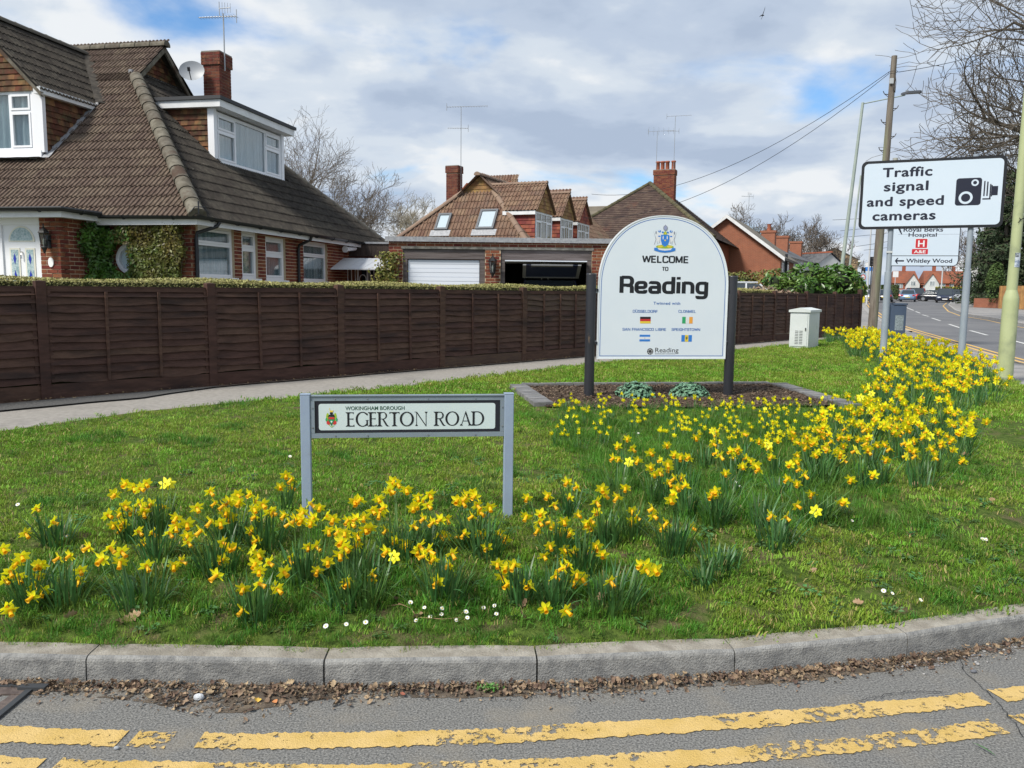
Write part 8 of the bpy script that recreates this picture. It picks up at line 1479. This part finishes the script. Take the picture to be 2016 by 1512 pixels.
rs = random.Random(5); dr_pts = [p for p in pois(DRIFT, .29, 200, 3) if p[1] > 8]+pois([p for p in DRIFT if p[1] < 8.9], .24, 60, 4)
for (x, y) in dr_pts:
    far_ = y > 6.2; n = rs.choice((4, 5, 6, 6, 7)) if y > 8 else rs.choice((4, 5, 5, 6, 7)); h0_ = .30 if y > 8 else .27
    fl_ = [(x+rs.gauss(0, .085), y+rs.gauss(0, .085), T(x, y)+h0_*rs.uniform(.72, 1.12)) for _ in range(n)]
    lab = 'daffodil clump in the looser near end of the drift, '+('at its nearest tip' if y < 5.9 else 'in its middle, lawn side' if y < 7.3 and x < (y-5.3)*.83+2.75 else 'in its middle, road side' if y < 7.3 else 'just past the bed corner')
    if y > 8: lab = 'daffodil clump in the dense yellow drift, '+('nearest the left camera sign post' if math.hypot(x-6.4, y-14) < 1.2 else 'round the foot of the right camera sign post' if math.hypot(x-7.5, y-13.6) < 1.2 else 'close to the green lamp post' if y < 12.5 and x > 5.9 else 'along its lawn side left of the posts' if x < (y-8)*.42+4.4 else 'beyond the camera sign posts toward the bin' if y > 14.5 else 'in its broad front part before the posts')
    clump(lab, x, y, 1.15 if y > 8 else 1.0, fl_, 'dense drift of daffodils' if y > 8 else 'near end of the daffodil drift', far=far_, nleaf=34, hh=.27 if y > 8 else .235)
TIP = [(7.75, 19.9), (8.1, 21.2), (9.2, 22.0), (10.0, 23.0), (9.7, 21.4), (9.0, 19.4)]
for (x, y) in pois(TIP, .30, 30, 8): clump('daffodil clump at the far tip of the drift beside the utility cabinet', x, y, 1.2, [(x+rs.gauss(0, .1), y+rs.gauss(0, .1), T(x, y)+.30*rs.uniform(.75, 1.1)) for _ in range(6)], 'far tip of the daffodil drift', far=True, nleaf=26, hh=.27)
SMALL = [(0.35, 6.6), (0.5, 8.3), (1.6, 8.45), (3.6, 8.45), (3.3, 7.4), (2.3, 6.4), (1.6, 6.2), (1.1, 6.7), (.5, 6.3)]
for (x, y) in pois(SMALL, .21, 80, 12): clump('small narcissi in rough grass '+('left of the left board post' if x < .092*y+.0 else 'below the left half of the board' if x < .18*y else 'below the right half of the board' if x < .272*y else 'right of the right board post')+(', edge of the bed' if y > 7.6 else ', nearer side' if y < 6.9 else ', middle'), x, y, .8, [(x+rs.gauss(0, .05), y+rs.gauss(0, .05), T(x, y)+.15*rs.uniform(.7, 1.25)) for _ in range(rs.choice((2, 3, 4, 4, 5, 6)))], 'small narcissi before the planting bed', small=True, nleaf=26)
MID = [(0.75, 5.6), (1.7, 6.1), (2.3, 5.9), (1.9, 4.95), (1.4, 4.95), (1.2, 5.2)]
for (x, y) in pois(MID, .25, 24, 14): clump('sparse daffodil clump in open grass between the two groups', x, y, .7, [(x+rs.gauss(0, .08), y+rs.gauss(0, .08), T(x, y)+.26*rs.uniform(.7, 1.15)) for _ in range(rs.choice((2, 2, 3, 3, 4)))], 'sparse daffodils in the open grass', nleaf=26)
# ------------------------------------------------------------------ daisies, leaves, litter
DW = M('white daisy petal', (.78, .78, .76), rough=.7); DYL = M('daisy centre', (.75, .5, .02), rough=.8)
b_ = MB()
for i in range(15): a_ = 2*math.pi*i/15; c_, s_ = math.cos(a_), math.sin(a_); b_.add([(c_*.003-s_*.0012, s_*.003+c_*.0012, .001), (c_*.003+s_*.0012, s_*.003-c_*.0012, .001), (c_*.0115+s_*.0016, s_*.0115-c_*.0016, .002+.001*(i % 2)), (c_*.0115-s_*.0016, s_*.0115+c_*.0016, .002+.001*(i % 2))], [(0, 1, 2, 3)])
DM = b_.mesh('petals', DW); DC = MB().ball((0, 0, .002), .0042, 8, 0, .5).mesh('centre', DYL)
for i, (x, y, z) in enumerate(sorted(DAISY)):
    h = random.uniform(.022, .05); ax = Vector((random.uniform(-.3, .3), -.55, .8)).normalized(); t = thing('daisy', 'small white daisy in the grass, %s from the left of all' % ORD[i], 'daisy', (x, y, T(x, y)), 0, 'white lawn daisies'); o = inst('petals', DM, t, (0, 0, h), ax.to_track_quat('Z', 'Y').to_matrix() @ Matrix.Scale(random.uniform(.75, 1.05), 3)); inst('centre', DC, o); MB().tube([(0, 0, 0), (.002, .002, h)], .0009, 4).build('stem', STM, t)
def leaf_mesh(seed, L_=.04, oak=True):
    rs = random.Random(seed); b = MB(); n = 9; vs = []; cu = rs.uniform(.15, .6); tw = rs.uniform(-.5, .5)
    for i in range(n):
        t = i/(n-1); w = L_*.30*math.sin(math.pi*min(1, t*1.02))**.7*(1+(.38 if i % 2 else -.3)*oak); z = cu*L_*(t-.5)**2*2+.12*L_*math.sin(t*5+seed)
        for k in (-1, 0, 1): vs.append((L_*(t-.5), k*w, z+abs(k)*w*rs.uniform(.1, .9)*(.6+tw*k)))
    b.add(vs, [(3*i+k, 3*i+3+k, 3*i+4+k, 3*i+1+k) for i in range(n-1) for k in (0, 1)], 0, True); return b
OAK = M('dry brown oak leaf', (0.28, 0.17, 0.10), (0.38, 0.26, 0.16), scale=30, rough=.85, rnd=.12, trans=.1); LMs = [leaf_mesh(s, .050).mesh('dead_leaf', OAK) for s in range(5)]
for i, (x, y, z) in enumerate(sorted(LEAF)):
    m_ = inst('dead_leaf', LMs[i % 5], None, (x, y, T(x, y)+.022), label='curled dry brown oak leaf on the grass, %s from the left' % ORD[i], cat='leaf', group='dry oak leaves on the grass'); m_.rotation_euler = (random.uniform(.2, 1.1), random.uniform(-.5, .5), random.uniform(0, 6.28)); s = random.uniform(.7, 1.25)*(1.3 if y < 3.7 else 1); m_.scale = (s, s, s)
GUT = M('dark rotting gutter leaf', (0.10, 0.064, 0.042), (0.26, 0.18, 0.12), scale=30, rough=.95, rnd=.6, island=True)
def gutter_litter():
    V = []; Fc = []; off = 0; base = [(np.array(leaf_mesh(s, 1.0, s % 2 == 0).v), leaf_mesh(s, 1.0).f) for s in range(6)]; kf = resample([p for p in KERB if -4 < p.x < 4.5], .02)
    for i in range(8000):
        p = kf[rng.integers(len(kf)-1)]; q = kf[min(len(kf)-1, kf.index(p)+1)] if False else p; wd = .11+.05*noise.noise((p.x*1.7, 0, 0))+(.10*math.exp(-((p.x+1.15)/.35)**2)); k = abs(rng.normal(0, .5))*wd
        x, y = p.x, p.y-k-.006; 
        if p.x < -1.93 and k > .05: continue
        if p.x > 1.9 and rng.random() < .45: continue
        s = (rng.uniform(.006, .018) if rng.random() < .84 else rng.uniform(.018, .036)); v, f = base[rng.integers(6)]; M3 = np.array(Matrix.Rotation(rng.uniform(0, 6.28), 3, 'Z') @ Matrix.Rotation(rng.normal(0, .5), 3, 'X') @ Matrix.Rotation(rng.normal(0, .35), 3, 'Y')); z = .004+max(0, .016-.10*k)*rng.random()+s*.12
        V.append((v*s) @ M3.T+np.array([x, y, road_z(x, y)+z])); Fc.append(np.array(f)+off); off += len(v)
    o = bpy.data.objects.new('leaf_litter', npmesh('leaf_litter', np.concatenate(V), np.concatenate(Fc), GUT)); link(o, None, kind='stuff', label='brown leaf litter and twigs along the foot of the kerb', cat='leaf litter')
    # dark wet dirt under the litter
    a_ = [p for p in kf]; vs = []
    for i, p in enumerate(a_): w = .10+.045*noise.noise((p.x*2.1, 4, 0))+.13*math.exp(-((p.x+1.15)/.3)**2)+.012*noise.noise((p.x*14, 1, 0)); w = max(.02, w*(1 if p.x < 2.2 else .7)); vs += [(p.x, p.y+.004, road_z(p.x, p.y)+.0035), (p.x, p.y-w*.55, road_z(p.x, p.y)+.006), (p.x+.01*math.sin(i), p.y-w, road_z(p.x, p.y)+.002)]
    b = MB(); b.add(vs, [(3*i+k, 3*i+k+1, 3*i+4+k, 3*i+3+k) for i in range(len(a_)-1) for k in (0, 1)]); b.build('gutter_dirt', paint_mat('gutter dirt', (0.06, 0.046, 0.034), (0.17, 0.135, 0.10), .80), kind='structure')
gutter_litter()
def pebbles():
    V = []; Fc = []; off = 0; ico = [(0, 0, 1), (.9, 0, .45), (.28, .85, .45), (-.72, .53, .45), (-.72, -.53, .45), (.28, -.85, .45), (.72, .53, -.2), (-.28, .85, -.2), (-.9, 0, -.2), (-.28, -.85, -.2), (.72, -.53, -.2)]; f = [(0, i, i % 5+1) for i in range(1, 6)]+[(i, i+5, i % 5+1) for i in range(1, 6)]+[(i % 5+1, i+5, i % 5+6) for i in range(1, 6)]
    for i in range(420):
        if i < 150: x = rng.uniform(1.7, 2.6); y = 3.52+.056*0+(.35*(x-1.8))-abs(rng.normal(0, .06))-.03
        else: x = rng.uniform(-2.2, 2.5); y = rng.uniform(2.5, 3.3)
        s = rng.uniform(.0015, .004) if i > 60 else rng.uniform(.004, .010); V.append(np.array(ico)*s*np.array([1, rng.uniform(.6, 1), .7])+np.array([x, y, s*.5])); Fc.append(np.array(f)+off); off += 11
    o = bpy.data.objects.new('loose_grit', npmesh('loose_grit', np.concatenate(V), np.concatenate(Fc), M('grey loose stone', (.16, .16, .17), (.3, .29, .28), scale=90, rough=.9, rnd=.3, island=True))); link(o, None, kind='stuff', label='loose grit and chippings on the road by the kerb', cat='grit')
pebbles()
def blob(name, label, cat, c, s, mat, seed=0):
    b = MB(); b.ball((0, 0, 0), 1, 14); b.v = [(x*s[0]*(1+.18*noise.noise((x*3+seed, y*3, z*3))), y*s[1]*(1+.25*noise.noise((x*2, y*2+seed, z*3))), z*s[2]) for x, y, z in b.v]; o = b.build(name, mat, None, label=label, cat=cat); o.location = c; return o
blob('crumpled_tissue', 'small crumpled white tissue lying in the gutter dirt', 'litter', (-1.24, 3.085, .016), (.022, .016, .014), M('dirty white tissue', (.72, .74, .76), (.55, .57, .6), scale=60, rough=.9, bump=2, bscale=80), 3)
blob('stone', 'small angular grey stone beside the upper yellow line', 'stone', (-1.40, 2.735, .006), (.010, .007, .007), M('pale grey stone', (.3, .32, .34), rough=.8), 6)
blob('stone', 'dark grey stone at the start of the road crack', 'stone', (2.04, 3.40, .008), (.013, .009, .008), M('dark grey stone', (.12, .125, .14), rough=.8), 9)
m_ = MB(); vs = []
for i in range(8): t = i/7; vs += [(-.05+.1*t, -.004*math.sin(math.pi*t)+.006*t, .004+.006*math.sin(math.pi*t)), (-.05+.1*t, .004*math.sin(math.pi*t)+.006*t, .004+.006*math.sin(math.pi*t))]
m_.add(vs, [(2*i, 2*i+2, 2*i+3, 2*i+1) for i in range(7)]); o = m_.build('fallen_leaf_blade', DLF, None, label='single fallen green strap leaf on the lower yellow line', cat='leaf'); o.location = (1.73, 2.78, .008); o.rotation_euler = (0, 0, R(110))
for i, (x, y, c_) in enumerate(((-1.0, 3.075, (.55, .36, .06)), (-.93, 3.06, (.5, .2, .07)), (-.43+.0, 3.13, (.3, .1, .06)))):
    me = leaf_mesh(40+i, .03, False).mesh('dead_leaf', M('fallen leaf %s' % ('yellow', 'orange', 'red')[i], c_, rough=.7)); o = inst('dead_leaf', me, None, (x, y, .012), label='small %s fallen leaf on the road edge beside the litter' % ('yellow', 'orange', 'reddish')[i], cat='leaf'); o.rotation_euler = (.3, .2, i*1.3)
# green weed at the kerb foot
wd = thing('weed', 'small green weed growing at the foot of the kerb', 'weed', (-.08, 3.185, .01)); n = 90; leaf_cloud('leaves', np.column_stack([rng.normal(0, .022, n), -np.abs(rng.normal(0, .012, n)), rng.uniform(0, .028, n)]), .008, M('bright weed leaf', (.06, .16, .02), rough=.6, rnd=.3, island=True), wd, nrm=(0, -.5, 1))
# twig among the daisies
tg = MB(); tg.tube([(-.52, 3.66, .185), (-.46, 3.62, .18), (-.42, 3.55, .165), (-.3, 3.53, .165), (-.22, 3.54, .17)], [.003, .003, .0025, .002, .0012], 5); tg.tube([(-.60, 3.64, .175), (-.54, 3.65, .18), (-.5, 3.65, .185)], .0018, 4); tg.build('twig', M('pale dry twig', (.3, .2, .11), rough=.9), None, label='thin bent dry twig lying among the daisies', cat='twig')
# drain grate
dg = thing('drain_grate', 'rusty iron road drain grate in the gutter at the left edge', 'drain cover', (-2.13, 3.02, .0)); IRN = M('rusty worn iron', (0.11, 0.085, 0.075), (0.19, 0.15, 0.13), scale=14, rough=.6, metal=.5, bump=.5); IRD = M('dark iron frame', (0.07, 0.075, 0.08), rough=.55, metal=.5)
b = MB(); b.box(-.26, .19, -.17, -.145, -.02, .012); b.box(-.26, .19, .145, .17, -.02, .012); b.box(.165, .19, -.144, .144, -.02, .0125); b.box(-.26, -.235, -.144, .144, -.02, .0125); b.build('frame', IRD, dg); MB().box(-.235, .165, -.145, .145, -.2, -.12).build('pit', M('drain pit shadow', (.004, .004, .005), rough=1), dg)
for i in range(5): b = MB(); x = -.235+i*.083; b.add([(x, -.14, .004), (x+.045, -.14, .004), (x+.075, .14, .004), (x+.03, .14, .004), (x, -.14, -.06), (x+.045, -.14, -.06), (x+.075, .14, -.06), (x+.03, .14, -.06)], [(0, 1, 2, 3), (0, 4, 5, 1), (1, 5, 6, 2), (3, 2, 6, 7), (0, 3, 7, 4)]); b.build('bar', IRN, dg)
MB().box(-.235, .16, .09, .144, -.03, .0075).build('bar', IRN, dg); MB().box(.13, .24, .12, .155, .0, .02).build('hinge', IRD, dg)
MB().box(-.34, .22, -.2, .2, -.004, .0045)
# crumbs of debris at the fence foot
def fence_debris():
    n = 900; t_ = rng.uniform(-2, FP*9, n); o = rng.exponential(.05, n)+.02; P = np.column_stack([F0.x+FDIR.x*t_-FN.x*o, F0.y+FDIR.y*t_-FN.y*o, np.full(n, ZB+.012)]); leaf_cloud('fence_foot_debris', P, .016, M('dry fence foot litter', (.13, .09, .05), (.22, .15, .08), scale=20, rough=1, rnd=.3, island=True), None, nrm=(0, 0, 1), spread=.7, aspect=.5, kind='stuff', label='dry leaf crumbs along the foot of the brown fence', cat='leaf litter')
    a_ = [F0+FDIR*(-4+.25*i) for i in range(90)]; vs = []
    for i, p in enumerate(a_): w = .10+.07*noise.noise((i*.37, 0, 2)); q = p-FN*w; vs += [(p.x, p.y, T(p.x, p.y)-.002), (q.x, q.y, T(q.x, q.y)-.0055)]
    b = MB(); b.add(vs, [(2*i, 2*i+1, 2*i+3, 2*i+2) for i in range(89)]); b.build('fence_foot_soil', M('dark fence foot soil', (.06, .045, .035), (.12, .095, .075), scale=18, rough=1), kind='structure')
fence_debris()
# ------------------------------------------------------------------ grass
GRS = M('mown grass blade', (0.115, 0.245, 0.018), (0.205, 0.37, 0.036), scale=2.3, rough=.55, rnd=.35, trans=.3, c3=(0.27, 0.37, 0.045), s3=.9, t3=(.44, .66), spec=.3)
GRL = M('long dark grass blade', (0.06, 0.175, 0.018), (0.12, 0.28, 0.032), scale=4, rough=.5, rnd=.25, trans=.3, c3=(0.11, 0.17, 0.03), s3=2.2, t3=(.5, .7), spec=.3)
DRG = M('dry straw blade', (0.30, 0.24, 0.09), rough=.8)
def tuft(seed, n, h, r, w, mats, lean=.6, straw=.04):
    rs = random.Random(seed); b = MB()
    for i in range(n):
        a_ = rs.uniform(0, 6.283); rr = r*math.sqrt(rs.random()); x, y = rr*math.cos(a_), rr*math.sin(a_); d = rs.uniform(0, 6.283); L_ = h*rs.uniform(.45, 1.15); ln = rs.uniform(.05, lean); ww = w*rs.uniform(.6, 1.2); sx, sy = -math.sin(d)*ww/2, math.cos(d)*ww/2; ox, oy = math.cos(d)*ln*L_, math.sin(d)*ln*L_; m_ = 1 if rs.random() < straw else 0
        b.add([(x-sx, y-sy, -.004), (x+sx, y+sy, -.004), (x+ox*.35+sx*.8, y+oy*.35+sy*.8, L_*.55), (x+ox*.35-sx*.8, y+oy*.35-sy*.8, L_*.55), (x+ox, y+oy, L_*(1-.3*ln))], [(0, 1, 2, 3), (3, 2, 4)], m_)
    return b.mesh('grass_tuft', mats)
TUF = [tuft(1, 50, .026, .075, .0036, [GRS, DRG], .95), tuft(2, 50, .032, .075, .0038, [GRS, DRG], 1.1, straw=.09), tuft(3, 30, .060, .055, .0044, [GRL, DRG], 1.0), tuft(4, 26, .085, .05, .0042, [GRL, DRG], .9), tuft(5, 60, .024, .11, .0070, [GRS, DRG], .95), tuft(6, 30, .13, .06, .0040, [GRL, DRG], .9, .03)]
b_ = MB(); rs = random.Random(77)
for i in range(16):
    a_ = rs.uniform(0, 6.28); r_ = rs.uniform(.005, .035); c = Vector((r_*math.cos(a_), r_*math.sin(a_), rs.uniform(.012, .028))); w = rs.uniform(.004, .008)
    b_.add([c+Vector((math.cos(a_)*w*1.6, math.sin(a_)*w*1.6, -.002)), c+Vector((-math.sin(a_)*w, math.cos(a_)*w, .001)), c-Vector((math.cos(a_)*w*1.4, math.sin(a_)*w*1.4, .001)), c-Vector((-math.sin(a_)*w, math.cos(a_)*w, -.001))], [(0, 1, 2, 3)])
TUF.append(b_.mesh('ground_weed', [M('clover and weed leaf', (.04, .12, .025), (.08, .19, .05), scale=9, rough=.6, rnd=.3, trans=.2)]))
def grow_grass():
    vp = [(p.x, p.y) for p in VERGE]; bedp = [(p.x, p.y) for p in BED]; bo = [(-.12, 10.36), (3.6, 10.88), (3.78, 8.7), (3.3, 8.55), (1.2, 8.38), (.2, 8.36)]; P = []; Vr = []; Sc = []; xs = [p[0] for p in vp]; ys = [p[1] for p in vp]; kbp = [p for p in KBACK if p.x < 9]
    def add(x, y, v, s): P.append((x, y, verge_z(x, y)-.002)); Vr.append(v); Sc.append(s)
    def vis(x, y, m=.75): return abs(x) < .64*y+m and y < 24
    cell = .25; y = min(ys)
    while y < max(ys):
        x = min(xs)
        while x < max(xs):
            if vis(x, y):
                dist = math.hypot(x, y); dens = 420 if dist < 5.2 else (260 if dist < 8 else (130 if dist < 13 else 80)); n = int(dens*cell*cell+random.random())
                for _ in range(n):
                    px_, py_ = x+random.random()*cell, y+random.random()*cell
                    if not inpoly(px_, py_, vp) or inpoly(px_, py_, bo): continue
                    d = kdist(px_, py_)[0] if py_ < 6 else 9; d -= .125
                    if d < -.006: continue
                    nn = noise.noise((px_*2.2, py_*2.2, 7)); n2 = noise.noise((px_*6, py_*6, 1)); patch_ = inpoly(px_, py_, SMALL) or (px_ > .5 and 4.6 < py_ < 6.6 and px_ < 2.6)
                    bare = noise.noise((px_*1.9+5, py_*1.9, 3))+.6*n2
                    if px_ > .9 and py_ < 7 and bare > .33 and random.random() < .8: continue
                    if d < .02 and random.random() < .3: continue
                    if (4.3 < px_ < 5.3 and 6.8 < py_ < 8.0 and random.random() < .75): continue
                    if dist > 9: v, s = (4, random.uniform(.9, 1.4))
                    elif patch_: v, s = random.choice((2, 3, 3, 5, 0)), random.uniform(.7, 1.1)
                    elif d < .65 and px_ < .9: v, s = random.choice((2, 2, 3, 0, 1)), random.uniform(.6, 1.0)*(.6+.6*min(1, d*4))
                    elif nn > .28: v, s = random.choice((1, 2, 2)), random.uniform(.7, 1.1)
                    else: v, s = random.choice((0, 0, 1, 1, 4)), random.uniform(.75, 1.15)
                    if dist < 6 and random.random() < (.10 if px_ > .9 else .05): v, s = 6, random.uniform(.8, 1.5)
                    add(px_, py_, v, s)
            x += cell
        y += cell
    # shaggy fringe leaning over the kerb
    for p in resample(kbp, .035):
        if vis(p.x, p.y, .3) and noise.noise((p.x*5, 0, 3)) > -.35: add(p.x+random.uniform(-.02, .02), p.y+random.uniform(-.004, .03), random.choice((2, 0, 1)), random.uniform(.4, .8))
    me = bpy.data.meshes.new('grass'); me.from_pydata(P, [], []); a_ = me.attributes.new('variant', 'INT', 'POINT'); a_.data.foreach_set('value', Vr); a_ = me.attributes.new('size', 'FLOAT', 'POINT'); a_.data.foreach_set('value', Sc)
    o = bpy.data.objects.new('grass', me); link(o, None, kind='stuff', label='green grass with moss and weeds covering the corner verge', cat='grass')
    ng = bpy.data.node_groups.new('grow', 'GeometryNodeTree'); ng.interface.new_socket('Geometry', in_out='INPUT', socket_type='NodeSocketGeometry'); ng.interface.new_socket('Geometry', in_out='OUTPUT', socket_type='NodeSocketGeometry'); N = ng.nodes.new; L = ng.links.new
    gi, go = N('NodeGroupInput'), N('NodeGroupOutput'); jn = N('GeometryNodeJoinGeometry'); va = N('GeometryNodeInputNamedAttribute'); va.data_type = 'INT'; va.inputs['Name'].default_value = 'variant'; sa = N('GeometryNodeInputNamedAttribute'); sa.data_type = 'FLOAT'; sa.inputs['Name'].default_value = 'size'
    rv = N('FunctionNodeRandomValue'); rv.data_type = 'FLOAT_VECTOR'; rv.inputs[0].default_value = (-.4, -.4, 0); rv.inputs[1].default_value = (.4, .4, 6.283)
    for k, tm in enumerate(TUF):
        ob = bpy.data.objects.new('grass_tuft_source', tm); oi = N('GeometryNodeObjectInfo'); oi.inputs['Object'].default_value = ob; oi.inputs['As Instance'].default_value = True
        cmp_ = N('FunctionNodeCompare'); cmp_.data_type = 'INT'; cmp_.operation = 'EQUAL'; L(va.outputs['Attribute'], cmp_.inputs[2]); cmp_.inputs[3].default_value = k
        ip = N('GeometryNodeInstanceOnPoints'); L(gi.outputs[0], ip.inputs['Points']); L(cmp_.outputs[0], ip.inputs['Selection']); L(oi.outputs['Geometry'], ip.inputs['Instance']); L(rv.outputs[0], ip.inputs['Rotation']); L(sa.outputs['Attribute'], ip.inputs['Scale']); L(ip.outputs[0], jn.inputs[0])
    L(jn.outputs[0], go.inputs[0]); md = o.modifiers.new('grow', 'NODES'); md.node_group = ng; print('grass tufts', len(P))
grow_grass()
print('objects', len(bpy.data.objects))
